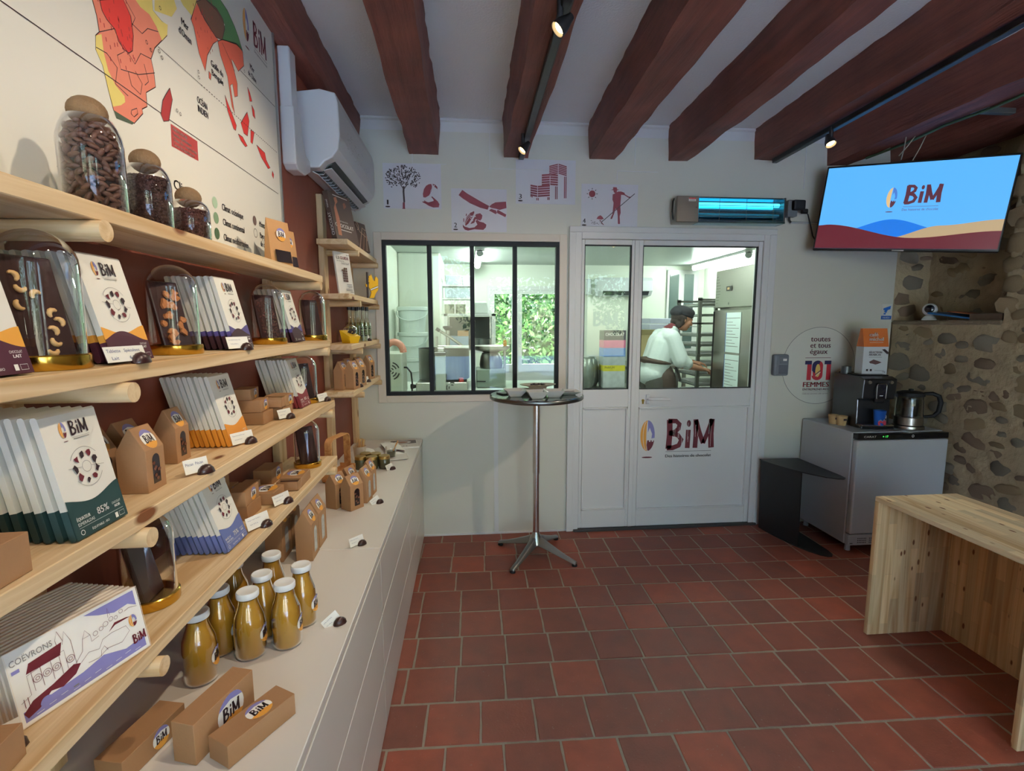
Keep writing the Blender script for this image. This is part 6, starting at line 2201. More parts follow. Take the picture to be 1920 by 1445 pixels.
MB().tube([(.072, 0, .235), (.115, 0, .238), (.150, 0, .222), (.162, 0, .18), (.155, 0, .12), (.130, 0, .090), (.078, 0, .082)], [.010, .013, .014, .014, .014, .012, .009], 10).build('handle', M_blk, t, smooth=60)
MB().prism([(-.070, .20), (-.105, .228), (-.098, .236), (-.070, .228)], -.015, .015, 'y').build('spout', M_blk, t)

# niche: small security camera and papers
z = NZ0 + .0006
t = thing('security_camera', 'white round security camera on the stone ledge', 'camera', (3.165, 3.205, z), 0)
M_scw = mat('camera_white', (232, 232, 232), .25, var=.01)
MB().lathe([(.001, 0), (.040, 0), (.042, .006), (.030, .024), (.024, .030), (.001, .034)], 24).build('base', M_scw, t, smooth=50)
MB().ico((0, 0, .072), .043, .043, .043, 3).build('head', M_scw, t, smooth=80)
b = MB()
b.lathe([(.001, .030), (.022, .030), (.027, .034), (.028, .040)][::-1], 24)
b.lathe([(.0001, .0438), (.012, .0435), (.022, .041), (.027, .037)], 24)
b.xf(Matrix.Translation((0, 0, .074)) @ Vector((-.75, -.66, .05)).to_track_quat('Z', 'Y').to_matrix().to_4x4())
b.build('lens_face', mat('lens_black', (14, 16, 24), .1), t, smooth=60)
t = thing('blue_folder', 'blue folder lying tilted on the stone ledge', 'folder', (3.215, 3.035, z), (R(8), 0, R(4)))
MB().box(-.09, .09, -.13, .15, .022, .034).build('folder', mat('folder_blue', (40, 98, 150), .5, var=.05), t, bevel=.002)
t = thing('photo_book', 'dark photo book lying at the back of the stone ledge', 'book', (3.215, 2.795, z), R(-3))
MB().box(-.085, .085, -.105, .10, 0, .034).build('pages', mat('book_edge', (92, 70, 54), .6, var=.4, scale=40), t)
MB().box(-.088, .088, -.108, .103, .034, .038).build('cover', mat('book_dark', (60, 48, 42), .5, var=.3), t)
t = thing('orange_booklet', 'orange booklet lying on the blue folder', 'booklet', (3.225, 3.00, z + .042), (R(8), 0, R(15)))
MB().box(-.06, .06, -.08, .08, 0, .006).build('cover', mat('booklet_orange', (150, 84, 44), .5, var=.2, scale=30), t)

# black bent-steel side table
t = thing('side_table', 'black bent sheet-steel side table beside the fridge', 'side table', (0, 0, 0))
M_bs = mat('black_steel_sheet', (30, 31, 33), .42, var=.06, scale=5)
def halfmoon(x0, x1, y0, y1, n=18):
    """long half ellipse: straight edge at y1 (wall side), tip at y0"""
    pts = []
    for k in range(n + 1):
        a = PI * k / n
        pts.append(((x0 + x1) / 2 - (x1 - x0) / 2 * math.cos(a), y1 - (y1 - y0) * math.sin(a)))
    return pts
Zt = .520
leaf_ = [(2.100, 3.36), (2.102, 3.30), (2.125, 3.20), (2.165, 3.09), (2.215, 2.99), (2.275, 2.91), (2.325, 2.875), (2.362, 2.868), (2.385, 2.885), (2.392, 2.94), (2.392, 3.36)]
MB().prism(leaf_, Zt - .006, Zt, 'z').build('top_plate', M_bs, t)
leaf_b = [(2.125, 3.36), (2.130, 3.30), (2.150, 3.18), (2.185, 3.05), (2.225, 2.955), (2.265, 2.895), (2.300, 2.872), (2.330, 2.875), (2.350, 2.90), (2.360, 2.96), (2.362, 3.36)]
MB().prism(leaf_b, 0, .006, 'z').build('foot_plate', M_bs, t)
MB().hexa([(2.118, 3.355, .006), (2.198, 3.03, .006), (2.204, 3.03, .006), (2.124, 3.355, .006), (2.104, 3.355, Zt - .006), (2.190, 3.03, Zt - .006), (2.196, 3.03, Zt - .006), (2.110, 3.355, Zt - .006)]).build('upright_sheet', M_bs, t)

# pine bench
t = thing('pine_bench', 'knotty glued-pine bench with open front at the right edge', 'bench', (0, 0, 0))
M_glZ = wood('glued_pine_z', 'Z', light=(224, 198, 156), dark=(188, 146, 100), staves='ZX')
M_glZy = wood('glued_pine_zy', 'Z', light=(218, 188, 142), dark=(184, 142, 96), staves='ZY')
M_glY = wood('glued_pine_y', 'Y', light=(232, 212, 174), dark=(200, 166, 122), staves='YX')
bx0, bx1, by0, by1, bz = 1.908, 2.325, 1.425, 2.118, .687
MB().box(bx0, bx1, by0, by1, bz - .022, bz).build('top', M_glY, t, bevel=.002)
MB().box(bx0, bx1, by1 - .024, by1, 0, bz - .0225).build('side_panel', M_glZ, t, bevel=.002)
MB().box(bx0, bx1, by0, by0 + .024, 0, bz - .0225).build('side_panel', M_glZ, t, bevel=.002)
MB().box(bx1 - .026, bx1, by0 + .0245, by1 - .0245, 0, bz - .0225).build('back_panel', M_glZy, t)
# ================================================================ track lights and their lamps
M_trk = mat('track_black', (22, 22, 24), .4, var=.05)
def track(x_b, x_f, yb_, yf_, z, label):
    t = thing('light_track', label, 'light track', (0, 0, 0), group='black light tracks')
    b = MB()
    b.hexa([(x_f - .017, yf_, z - .030), (x_f + .017, yf_, z - .030), (x_b + .017, yb_, z - .030), (x_b - .017, yb_, z - .030), (x_f - .017, yf_, z), (x_f + .017, yf_, z), (x_b + .017, yb_, z), (x_b - .017, yb_, z)])
    b.build('rail', M_trk, t, bevel=.003)
    MB().tube([(x_b + .012, yb_ + .01, z - .018), ((x_b + x_f) / 2 + .024, (yb_ + yf_) / 2, z - .016), (x_f + .022, yf_, z - .018)], .004, 6).build('cable', M_trk, t, smooth=60)
    return t
track(.365, .30, 3.38, -1.6, 2.574, 'black light track under the beam above the window')
track(2.075, 1.88, 3.36, -1.6, 2.590, 'black light track under the beam beside the television')
M_bulb = emit('warm_bulb', (255, 214, 150), 24.0)
def spot(x, y, z, target, power, label, size=62, tint=(1.0, .83, .62)):
    t = thing('track_spot', label, 'spotlight', (x, y, z), 0, 'small black track spotlights')
    MB().lathe([(.001, -.028), (.011, -.028), (.011, .03), (.001, .03)], 14).build('stem', M_trk, t, (0, 0, .01), smooth=40)
    d = (Vector(target) - Vector((x, y, z - .045))).normalized()
    q = d.to_track_quat('-Z', 'Y').to_matrix().to_4x4()
    hd = MB()
    hd.lathe([(.001, .055), (.012, .055), (.016, .040), (.027, .010), (.0285, -.012), (.026, -.012), (.024, .006), (.001, .012)], 24)
    hd.xf(Matrix.Translation((0, 0, -.045)) @ q)
    hd.build('lamp_head', M_trk, t, smooth=40)
    bl = MB()
    bl.lathe([(.0001, -.006), (.016, -.005), (.021, .000), (.021, .004)], 20)
    bl.xf(Matrix.Translation((0, 0, -.045)) @ q)
    bl.build('bulb', M_bulb, t, smooth=60)
    if power:
        ld = bpy.data.lights.new('spot_beam', 'SPOT')
        ld.energy = power
        ld.color = tint
        ld.spot_size = R(size)
        ld.spot_blend = .8
        ld.shadow_soft_size = .02
        lo = bpy.data.objects.new('spot_beam', ld)
        COL.objects.link(lo)
        lo.parent = t
        lo.matrix_local = Matrix.Translation(Vector((0, 0, -.045)) + d * .022) @ q
    return t
KP = 0.8
spot(.335, 3.00, 2.530, (-.70, 2.75, 1.30), 26 * KP, 'track spotlight nearest the kitchen window, aimed at the corner')
spot(.325, 1.80, 2.530, (-.72, 1.75, 1.50), 40 * KP, 'track spotlight at the top picture edge, aimed at the shelves', 86)
spot(.315, .75, 2.530, (-.70, 1.05, 1.45), 30 * KP, 'track spotlight above the photographer, aimed at the shelves', 86)
spot(.31, -.30, 2.530, (-.68, .55, 1.3), 30 * KP, 'track spotlight behind the photographer, aimed at the shelves')
spot(2.040, 2.78, 2.540, (2.12, 1.75, .5), 26 * KP, 'track spotlight glowing beside the television', 70)
spot(1.98, 1.55, 2.540, (.05, 3.44, .85), 62 * KP, 'track spotlight outside the picture, aimed at the back wall', 60)
spot(1.93, .30, 2.540, (-.3, 1.6, .8), 26 * KP, 'track spotlight outside the picture, aimed at the worktop', 60)
# ================================================================ the kitchen behind the glass
KC, KY, KXL, KXR = 2.32, 7.25, -.80, 3.50
M_kw = mat('kitchen_panel', (234, 238, 224), .35, var=.015, scale=2)
M_kc = mat('kitchen_ceiling', (206, 214, 208), .3, var=.02, scale=2)
o = MB().box(KXL - .1, KXL, YB + T + .001, KY + .1, 0, KC).build('wall_kitchen_left', M_kw)
struct(o)
kd0, kd1, kdz = .30, 1.40, 2.02
b = MB()
b.box(KXL, kd0, KY, KY + .1, 0, KC)
b.box(kd1, KXR, KY, KY + .1, 0, KC)
b.box(kd0, kd1, KY, KY + .1, kdz, KC)
o = b.build('wall_kitchen_back', M_kw)
struct(o)
o = MB().box(KXR, KXR + .1, YB + T + .05, KY + .1, 0, KC).build('wall_kitchen_right', M_kw)
struct(o)
o = MB().box(KXL - .1, KXR + .1, YB + T + .001, KY + .1, KC, KC + .06).build('ceiling_kitchen', M_kc)
struct(o)
o = MB().box(KXL, KXR, YB + T + .001, KY, -.005, .004).build('floor_kitchen', mat('kitchen_floor', (156, 158, 154), .5, var=.05))
struct(o)
o = MB().box(KXL + .001, -.30, 6.10, KY - .001, .005, KC - .001).build('wall_kitchen_partition', M_kw, bevel=.02, bseg=2)
struct(o)

# garden door and side light in the kitchen's back wall
t = thing('door_2', 'x', 'x')
del t['category']
struct(t, 'white glazed garden door at the back of the kitchen')
ya, yb_ = KY - .02, KY + .06
b = MB()
b.box(kd0 + .001, kd0 + .05, ya, yb_, .004, kdz - .001)
b.box(kd1 - .05, kd1 - .001, ya, yb_, .004, kdz - .001)
b.box(kd0 + .05, kd1 - .05, ya, yb_, kdz - .055, kdz - .001)
b.box(.70, .745, ya, yb_, .004, kdz - .055)
b.build('door_frame', M_trimw, t)
b = MB()
for (a, c) in [(.35, .70), (.745, 1.35)]:
    b.box(a, a + .05, ya + .01, yb_ - .01, .01, kdz - .06)
    b.box(c - .05, c, ya + .01, yb_ - .01, .01, kdz - .06)
    b.box(a + .05, c - .05, ya + .01, yb_ - .01, kdz - .11, kdz - .06)
    b.box(a + .05, c - .05, ya + .01, yb_ - .01, .80, .90)
    b.box(a + .05, c - .05, ya + .02, yb_ - .02, .01, .80)
b.build('stiles', M_trimw, t)
MB().box(.40, .65, KY + .012, KY + .016, .90, kdz - .11).build('pane', M_pane, t)
MB().box(.795, 1.30, KY + .012, KY + .016, .90, kdz - .11).build('pane', M_pane, t)
MB().tube([(.79, KY - .02, .975), (.79, KY - .06, .975), (.90, KY - .06, .975)], .010, 8).build('handle', M_hnd, t, smooth=50)

# far window with dark panes
t = thing('window_2', 'x', 'x')
del t['category']
struct(t, 'tall white kitchen window with two dark panes')
MB().box(2.93, 3.40, KY - .03, KY - .001, 1.06, 2.26).build('window_frame', M_trimw, t, bevel=.004)
M_dpane = mat('dark_pane', (70, 86, 86), .08, var=.1, scale=2)
MB().box(2.965, 3.10, KY - .038, KY - .03, 1.12, 2.20).build('pane', M_dpane, t)
MB().box(3.185, 3.325, KY - .038, KY - .03, 1.12, 2.20).build('pane', M_dpane, t)

# ceiling tubes
M_tube = emit('cool_tube', (240, 255, 247), 54.0)
def ktube(x, y0, y1, label):
    t = thing('tube_light', label, 'ceiling light', (x, (y0 + y1) / 2, KC - .002), 0, 'kitchen tube lights')
    h_ = (y1 - y0) / 2
    MB().box(-.045, .045, -h_, h_, -.030, 0).build('housing', M_trimw, t, bevel=.004)
    MB().tube([(0, -h_ + .02, -.052), (0, h_ - .02, -.052)], .036, 14).build('tube', M_tube, t, smooth=50)
    for s_ in (-1, 1):
        MB().tube([(0, s_ * h_, -.052), (0, s_ * (h_ - .022), -.052)], .039, 14).build('end_cap', mat('cap_grey', (150, 154, 152), .4), t, smooth=50)
ktube(.155, 5.70, 6.95, 'kitchen tube light seen through the third window pane')
ktube(3.22, 5.60, 7.00, 'kitchen tube light above the steel fridge')
ktube(1.9, 3.68, 4.66, 'added unseen tube light over the worker, nearest the shop wall')  # tube added above the sightline to brighten the kitchen
ktube(-.25, 3.66, 4.64, 'added unseen tube light over the mixing machine')  # second tube added out of view, lighting the left side

# second air conditioner
t = thing('air_conditioner', 'white air conditioner on the kitchen back wall', 'air conditioner', (0, 0, 0))
MB().prism([(KY - .001, 1.875), (KY - .001, 2.135), (KY - .15, 2.135), (KY - .19, 2.09), (KY - .19, 1.95), (KY - .14, 1.885)], 1.86, 2.655, 'x').build('casing', M_acw, t, bevel=.008, bseg=2)
MB().prism([(KY - .186, 1.945), (KY - .192, 1.94), (KY - .145, 1.888), (KY - .14, 1.895)], 1.93, 2.60, 'x').build('outlet', M_acd, t)
MB().box(1.72, 1.79, KY - .07, KY - .001, 1.90, 2.12).build('pipe_cover', M_acw, t, bevel=.006)

# steel worktable under the window
t = thing('steel_worktable', 'white kitchen worktable under the shop window', 'table', (0, 0, 0))
M_tab = mat('worktable_white', (214, 220, 210), .4, var=.03)
MB().box(-.78, 1.02, 3.72, 4.95, .895, .93).build('worktop', M_tab, t, bevel=.003)
for (x, y) in [(-.74, 3.78), (.98, 3.78), (-.74, 4.9), (.98, 4.9)]:
    MB().box(x - .02, x + .02, y - .02, y + .02, .004, .895).build('leg', M_ss, t)
z = .9306
# grey blower box with hose
t = thing('blower_box', 'grey metal blower box with slotted fan grille and red hose', 'machine', (0, 0, 0))
M_gm = mat('machine_grey', (176, 180, 166), .45, var=.03)
MB().box(-.655, -.515, 4.00, 4.36, z, 1.262).build('housing', M_gm, t, bevel=.004)
P = Print()
for r_ in (.022, .045, .068):
    for k in range(4):
        P.ring(-.600, 1.125, r_, .010, M_tv, 8, R(90 * k + 20), R(90 * k + 75))
P.ell(-.600, 1.125, .008, .008, M_tv, 12)
P.build('fan_slots', t, (0, 3.9995, 0), (1, 0, 0), (0, 0, 1), .0002)
hose = [(-.665 + .075 + .075 * math.cos(a), 4.15, 1.262 + .085 * math.sin(a)) for a in [PI * k / 12 for k in range(13)]]
MB().tube(hose, .028, 14).build('hose', mat('hose_red', (170, 110, 92), .5, var=.1), t, smooth=60)
MB().tube([(-.515, 4.15, 1.14), (-.49, 4.14, 1.14), (-.455, 4.12, 1.10), (-.445, 4.11, 1.0), (-.45, 4.1, z + .006)], .007, 8).build('cable', M_blk, t, smooth=60)
# chocolate melangeur
t = thing('melangeur', 'stainless chocolate grinding drum with tower and lever', 'machine', (0, 0, 0))
cx, cy = -.205, 4.56
MB().lathe([(.001, 1.005), (.222, 1.005), (.226, 1.01), (.226, 1.272), (.230, 1.276), (.222, 1.276), (.218, 1.03), (.001, 1.03)], 40, c=(cx, cy)).build('drum', mat('drum_painted_streaks', (88, 90, 86), .34, metal=1, var=.55, scale=6, stretch=(5, 5, .3)), t, smooth=40)  # stretched noise paints the steel's dark and bright reflections
MB().lathe([(.001, 1.225), (.216, 1.225), (.216, 1.230), (.001, 1.235)], 32, c=(cx, cy)).build('liquid_chocolate', M_choc, t)  # chocolate disc added to darken the drum's opening
MB().box(-.43, .0, 4.24, 4.80, z, 1.000).build('base', M_ss, t, bevel=.004)
MB().box(-.262, -.178, 4.16, 4.235, z, 1.235).build('tower', M_gm, t, bevel=.004)
MB().box(-.268, -.172, 4.15, 4.24, 1.235, 1.262).build('tower_head', M_tv, t, bevel=.004)
MB().box(-.26, .02, 4.40, 4.46, 1.280, 1.305).build('bridge', M_ss, t, bevel=.003)
MB().box(-.24, -.19, 4.18, 4.45, 1.262, 1.296).build('bridge_arm', M_ss, t, bevel=.003)
MB().tube([(-.26, 4.40, 1.30), (-.26, 4.40, 1.385)], .012, 10).build('spring_post', M_ss, t, smooth=50)
MB().tube([(-.165, 4.42, 1.30), (-.165, 4.42, 1.44)], .018, 12).build('screw_post', M_ss, t, smooth=50)
MB().lathe([(.001, 1.435), (.02, 1.435), (.042, 1.46), (.038, 1.472), (.001, 1.475)], 16, c=(-.165, 4.42)).build('hand_knob', M_blk, t, smooth=50)
MB().tube([(-.235, 4.40, 1.435), (-.10, 4.42, 1.345), (-.02, 4.43, 1.285)], .013, 10).build('lever', M_ss, t, smooth=50)
MB().tube([(-.262, 4.40, 1.452), (-.232, 4.40, 1.432)], .015, 10).build('lever_grip', M_blk, t, smooth=50)
MB().lathe([(.001, 1.0), (.022, 1.0), (.020, 1.032), (.001, 1.035)], 14, c=(-.052, 4.30)).build('red_button', mat('red_button', (176, 52, 44), .4), t, smooth=40)
MB().tube([(-.43, 4.30, .965), (-.475, 4.28, .965)], [.012, .024], 12).build('crank_knob', M_blk, t, smooth=50)
MB().tube([(-.27, 4.19, 1.24), (-.285, 4.17, 1.20), (-.27, 4.155, 1.12), (-.268, 4.15, .95)], .006, 8).build('cable', M_blk, t, smooth=60)
P = Print()
for r_ in (.025, .045):
    for a in (60, 150):
        P.ring(-.13, .955, r_, .008, M_tv, 8, R(a), R(a + 50))
P.build('fan_slots', t, (0, 4.2395, 0), (1, 0, 0), (0, 0, 1), .0002)
# second, smaller grinder
t = thing('table_grinder', 'smaller grinder with shallow steel bowl on grey base', 'machine', (0, 0, 0))
cx, cy = .215, 4.50
MB().box(.08, .335, 4.38, 4.64, z, 1.098).build('base', mat('grinder_grey', (128, 138, 128), .45, var=.04), t, bevel=.008)
MB().lathe([(.001, 1.10), (.10, 1.10), (.105, 1.13), (.095, 1.20), (.08, 1.235), (.001, 1.24)], 28, c=(cx, cy)).build('motor', M_ssd, t, smooth=40)
MB().lathe([(.06, 1.238), (.15, 1.262), (.168, 1.285), (.170, 1.298), (.162, 1.296), (.10, 1.272), (.001, 1.268)], 32, c=(cx, cy)).build('bowl', M_ss, t, smooth=50)
MB().tube([(.33, 4.45, .93), (.335, 4.46, 1.29)], .012, 10).build('post', M_ss, t, smooth=50)
MB().lathe([(.001, 1.28), (.016, 1.28), (.016, 1.335), (.010, 1.35), (.001, 1.35)], 12, c=(.338, 4.46)).build('orange_knob', mat('orange_knob', (200, 140, 70), .4), t, smooth=40)
MB().box(.08, .16, 4.376, 4.380, .985, .995).build('slot', M_tv, t)

# white rack with pots and boxes further back
t = thing('white_rack', 'white metal rack with tins and printer on its top', 'rack', (0, 0, 0))
rx0, rx1, ry0, ry1 = -.245, .315, 5.50, 5.92
for zz in (.35, .75, 1.20, 1.600):
    MB().box(rx0, rx1, ry0, ry1, zz - .025, zz).build('shelf', M_trimw, t)
for x in (rx0 + .02, rx1 - .02):
    for y in (ry0 + .02, ry1 - .02):
        MB().box(x - .02, x + .02, y - .02, y + .02, .004, 1.598).build('post', M_trimw, t)
def cyl(name, x, y, z0, r, h_, m, label, cat, grp=None):
    o = MB().lathe([(.001, 0), (r * .97, 0), (r, .004), (r, h_ - .012), (r * 1.03, h_ - .010), (r * 1.03, h_), (r * .95, h_), (r * .94, .01), (.001, .01)], 24).build(name, m, None, (x, y, z0), smooth=40)
    return tag(o, label, cat, grp)
zt = 1.6006
for k, (x, zz, lb_) in enumerate([(-.185, 0, 'lower left cake ring on the white rack'), (-.185, .052, 'upper left cake ring on the white rack'), (-.065, 0, 'lower right cake ring on the white rack'), (-.065, .052, 'upper right cake ring on the white rack')]):
    cyl('cake_ring', x, 5.62, zt + zz, .055, .050, mat('ring_tin', (196, 190, 170), .3, metal=.8, var=.2, scale=50), lb_, 'cake ring', 'cake rings on the white rack')
o = MB().hexa([(.09, 5.54, zt), (.24, 5.54, zt), (.24, 5.78, zt), (.09, 5.78, zt), (.095, 5.56, zt + .125), (.225, 5.56, zt + .125), (.225, 5.76, zt + .14), (.095, 5.76, zt + .14)]).build('label_printer', mat('device_white', (232, 236, 230), .4), None, bevel=.01)
tag(o, 'white label printer on top of the white rack', 'printer')
zt = 1.2006
o = MB().lathe([(.001, 0), (.12, 0), (.125, .01), (.125, .12), (.13, .125), (.118, .125), (.116, .01), (.001, .012)], 28).build('steel_pot', M_ssd, None, (.155, 5.66, zt), smooth=40)
tag(o, 'dark steel pot on the white rack', 'pot')
b = MB().hexa([(-.20, 5.52, zt), (.015, 5.52, zt), (.015, 5.80, zt), (-.20, 5.80, zt), (-.21, 5.51, zt + .155), (.022, 5.51, zt + .155), (.022, 5.81, zt + .155), (-.21, 5.81, zt + .155)])
o = b.build('storage_tub', mat('tub_blue', (150, 166, 190), .3, var=.05), None, bevel=.006)
tag(o, 'pale blue storage tub on the white rack', 'tub')
o = MB().box(-.10, .02, 5.56, 5.76, zt + .156, zt + .215).build('carton', M_kraft, None)
tag(o, 'small brown carton lying on the pale blue tub', 'carton')
o = MB().box(rx0 + .045, rx1 - .045, ry1 - .012, ry1 - .008, 1.20, 1.57).build('rack_backcloth', mat('grey_cloth', (70, 74, 72), .9, var=.1), t)
# shelves with clear boxes on the partition wall
t = thing('box_shelf', 'white wall shelves above the rack holding clear boxes', 'shelf', (0, 0, 0))
for zz in (1.80, 1.955):
    MB().box(-.29, .10, 6.15, 6.45, zz - .018, zz).build('shelf', M_trimw, t)
MB().box(-.299, -.285, 6.15, 6.45, 1.60, 2.14).build('bracket', M_trimw, t)
M_cb = mat('clear_box', (206, 216, 224), .25, var=.06, scale=8)
for (x0, x1, z0, z1, lb_) in [(-.25, -.06, 1.9555, 2.07, 'clear box left on the upper kitchen shelf'), (-.05, .08, 1.9555, 2.06, 'clear box right on the upper kitchen shelf'), (-.26, .08, 1.8005, 1.915, 'long pale box on the lower kitchen shelf')]:
    o = MB().hexa([(x0 + .01, 6.18, z0), (x1 - .01, 6.18, z0), (x1 - .01, 6.42, z0), (x0 + .01, 6.42, z0), (x0, 6.17, z1), (x1, 6.17, z1), (x1, 6.43, z1), (x0, 6.43, z1)]).build('clear_box', M_cb, None, bevel=.006)
    tag(o, lb_, 'box', 'boxes on the kitchen shelves')

# stacked white buckets
M_bkt = mat('bucket_white', (222, 232, 226), .35, var=.02)
for k in range(6):
    z0 = .0045 + k * .279
    t = thing('white_bucket', ['white bucket at the bottom of the stack', 'white bucket second from the floor', 'white bucket third from the floor', 'white bucket third from the top of the stack', 'white bucket second from the top, handle hanging down', 'white bucket on top of the stack by the kitchen wall'][k], 'bucket', (-.60, 5.72, z0), 0, 'stacked white buckets')
    MB().lathe([(.001, 0), (.135, 0), (.155, .235), (.001, .235)], 32).build('pail', M_bkt, t, smooth=40)
    MB().lathe([(.001, .240), (.166, .236), (.168, .238), (.168, .272), (.162, .278), (.001, .276)], 32).build('lid', M_bkt, t, smooth=40)
    pts = [(.165 * math.cos(a), -.17 - .01 * math.sin(a - PI) * 0 - .12 * 0 + .165 * 0 + (-.0) - 0 * a, .225) for a in (0,)]
    arc = [(.170 * math.cos(a), -.10 + .07 * 1 - .145 * math.sin(a), .225 - .10 * math.sin(a)) for a in [PI * i / 12 for i in range(13)]]
    MB().tube(arc, .006, 6).build('handle', M_bkt, t, smooth=60)

# steel fridge with papers
t = thing('steel_fridge', 'tall stainless fridge with paper sheets on its door', 'refrigerator', (0, 0, 0))
fx, fy0, fy1 = 2.30, 3.80, 4.53
MB().box(fx + .05, fx + .75, fy0, fy1, .10, 1.965).build('cabinet', M_ss, t, bevel=.004)
MB().box(fx, fx + .05, fy0, fy1, 1.630, 1.965).build('upper_panel', M_ss, t, bevel=.006)
MB().box(fx, fx + .05, fy0, fy1 - .004, .14, 1.612).build('door', M_ss, t, bevel=.006)
MB().box(fx - .004, fx + .02, fy1 - .003, fy1 + .012, .14, 1.60).build('dark_gap_strip', M_tv, t)  # black strip standing in for the dark gap along the door
for (x_, y_) in [(fx + .10, fy0 + .06), (fx + .70, fy0 + .06), (fx + .10, fy1 - .06), (fx + .70, fy1 - .06)]:
    MB().lathe([(.001, .0045), (.022, .0045), (.018, .10), (.001, .10)], 12, c=(x_, y_)).build('foot', M_ssd, t)
P = Print()
rq2 = random.Random(1)
for i in range(5):
    for j in range(10):
        if i <= 4 - abs(j - 4.5) * .55:
            P.ell(-(fy1 - .03 - i * .022), 1.675 + j * .026, .004, .005, M_tv, 8)
P.rect(-(fy1 - .21), 1.775, -(fy1 - .30), 1.815, M_tv)
P.rect(-(fy1 - .225), 1.785, -(fy1 - .265), 1.806, emit('display_amber', (200, 170, 110), .8))
P.ell(-(fy1 - .26), 1.665, .010, .012, M_ssd, 12)
P.build('panel_fittings', t, (fx - .0006, 0, 0), (0, -1, 0), (0, 0, 1), .0002)
for (z0, z1, lb_) in [(1.24, 1.585, 'upper printed sheet on the steel fridge door'), (.82, 1.22, 'lower printed sheet on the steel fridge door')]:
    s_ = thing('paper_sheet', lb_, 'paper', (0, 0, 0), 0, 'papers on the steel fridge')
    MB().box(fx - .004, fx - .0012, 4.06, 4.30, z0, z1).build('sheet', mat('sheet_pale', (216, 230, 226), .5, var=.02), s_)
    P = Print()
    P.rect(-4.298, z1 - .05, -4.07, z1 - .045, I_gry)
    for k in range(9):
        P.rect(-4.285, z1 - .085 - k * .026, -4.285 + .10 + .05 * (k % 3), z1 - .081 - k * .026, I_gry)
    P.rect(-4.300, z0, -4.292, z1, ink('sheet_blue', (70, 110, 180)))
    P.build('print', s_, (fx - .0042, 0, 0), (0, -1, 0), (0, 0, 1), .0002)

# tray trolley with trays
t = thing('tray_trolley', 'steel tray trolley beside the worker', 'trolley', (0, 0, 0))
tx0, tx1, ty0, ty1 = 2.42, 2.86, 5.08, 5.60
for (x, y) in [(tx0, ty0), (tx1, ty0), (tx0, ty1), (tx1, ty1)]:
    MB().box(x - .016, x + .016, y - .016, y + .016, .10, 1.755).build('post', M_ssd, t)
    MB().lathe([(.001, .004), (.03, .004), (.03, .06), (.001, .098)], 12, c=(x, y)).build('caster', M_blk, t)
b_ = MB()
for zz in (.12, 1.50, 1.745):
    MB().box(tx0 - .016, tx1 + .016, ty0 - .016, ty0 + .016, zz - .020, zz).build('rail', M_ssd, t)
    MB().box(tx0 - .016, tx1 + .016, ty1 - .016, ty1 + .016, zz - .020, zz).build('rail', M_ssd, t)
for k in range(11):
    zz = .62 + k * .105
    for x in (tx0 + .020, tx1 - .020):
        MB().box(x - .012, x + .012, ty0, ty1, zz - .006, zz).build('runner', M_ssd, t)
M_try = mat('tray_alu', (190, 194, 190), .3, metal=1, var=.08, scale=20)
rk = random.Random(31)
tm = MB()
tm.hexa([(-.20, -.26, 0), (.20, -.26, 0), (.20, .26, 0), (-.20, .26, 0), (-.205, -.265, .022), (.205, -.265, .022), (.205, .265, .022), (-.205, .265, .022)])
tm = tm.mesh('pan', M_try, bevel=.003)
pm_ = MB().box(-.185, .185, -.245, .245, .022, .034).mesh('bags', mat('tray_bags', (206, 206, 204), .35, var=.4, scale=25, bump=.6, bscale=30), bevel=.004)
for k in range(11):
    zz = .62 + k * .105
    if k in (8,):
        continue
    tr_ = thing('baking_tray', ORD[k] + ' tray from the bottom of the steel trolley', 'tray', ((tx0 + tx1) / 2 - (.04 if k in (4, 5) else 0), (ty0 + ty1) / 2 - .012, zz + .0008), 0, 'trays in the steel trolley')
    link('pan', tm, tr_)
    if k != 9:
        link('bagged_contents', pm_, tr_)

# rear table with crates, carton and colourful boxes
t = thing('rear_table', 'low steel table along the kitchen back wall', 'table', (0, 0, 0))
MB().box(1.50, 2.88, 6.30, 7.20, .90, .94).build('worktop', M_ss, t)
for (x, y) in [(1.54, 6.34), (2.84, 6.34), (1.54, 7.16), (2.84, 7.16)]:
    MB().box(x - .02, x + .02, y - .02, y + .02, .004, .90).build('leg', M_ss, t)
M_crt = mat('crate_lilac', (204, 208, 228), .3, var=.10, scale=12)
for k in range(8):
    z0 = .9405 + k * .078
    o = MB().hexa([(2.46, 6.62, z0), (2.78, 6.62, z0), (2.78, 7.0, z0), (2.46, 7.0, z0), (2.45, 6.61, z0 + .070), (2.80, 6.61, z0 + .070), (2.80, 7.01, z0 + .070), (2.45, 7.01, z0 + .070)]).build('clear_crate', M_crt, None, (rk.uniform(-.01, .01), 0, 0), bevel=.006)
    tag(o, ORD[k] + ' clear lilac crate from the bottom, behind the worker', 'crate', 'clear crates behind the worker')
t = thing('carton_box', 'open tan carton behind the worker in white', 'carton', (2.28, 6.42, .9405), 0)
M_ct = mat('carton_tan', (206, 186, 136), .6, var=.04)
MB().box(-.13, .13, -.09, .09, 0, .40).build('body', M_ct, t)
MB().hexa([(-.13, -.09, .40), (.13, -.09, .40), (.13, -.086, .40), (-.13, -.086, .40), (-.13, -.14, .47), (.13, -.14, .47), (.13, -.136, .47), (-.13, -.136, .47)]).build('flap', M_ct, t)
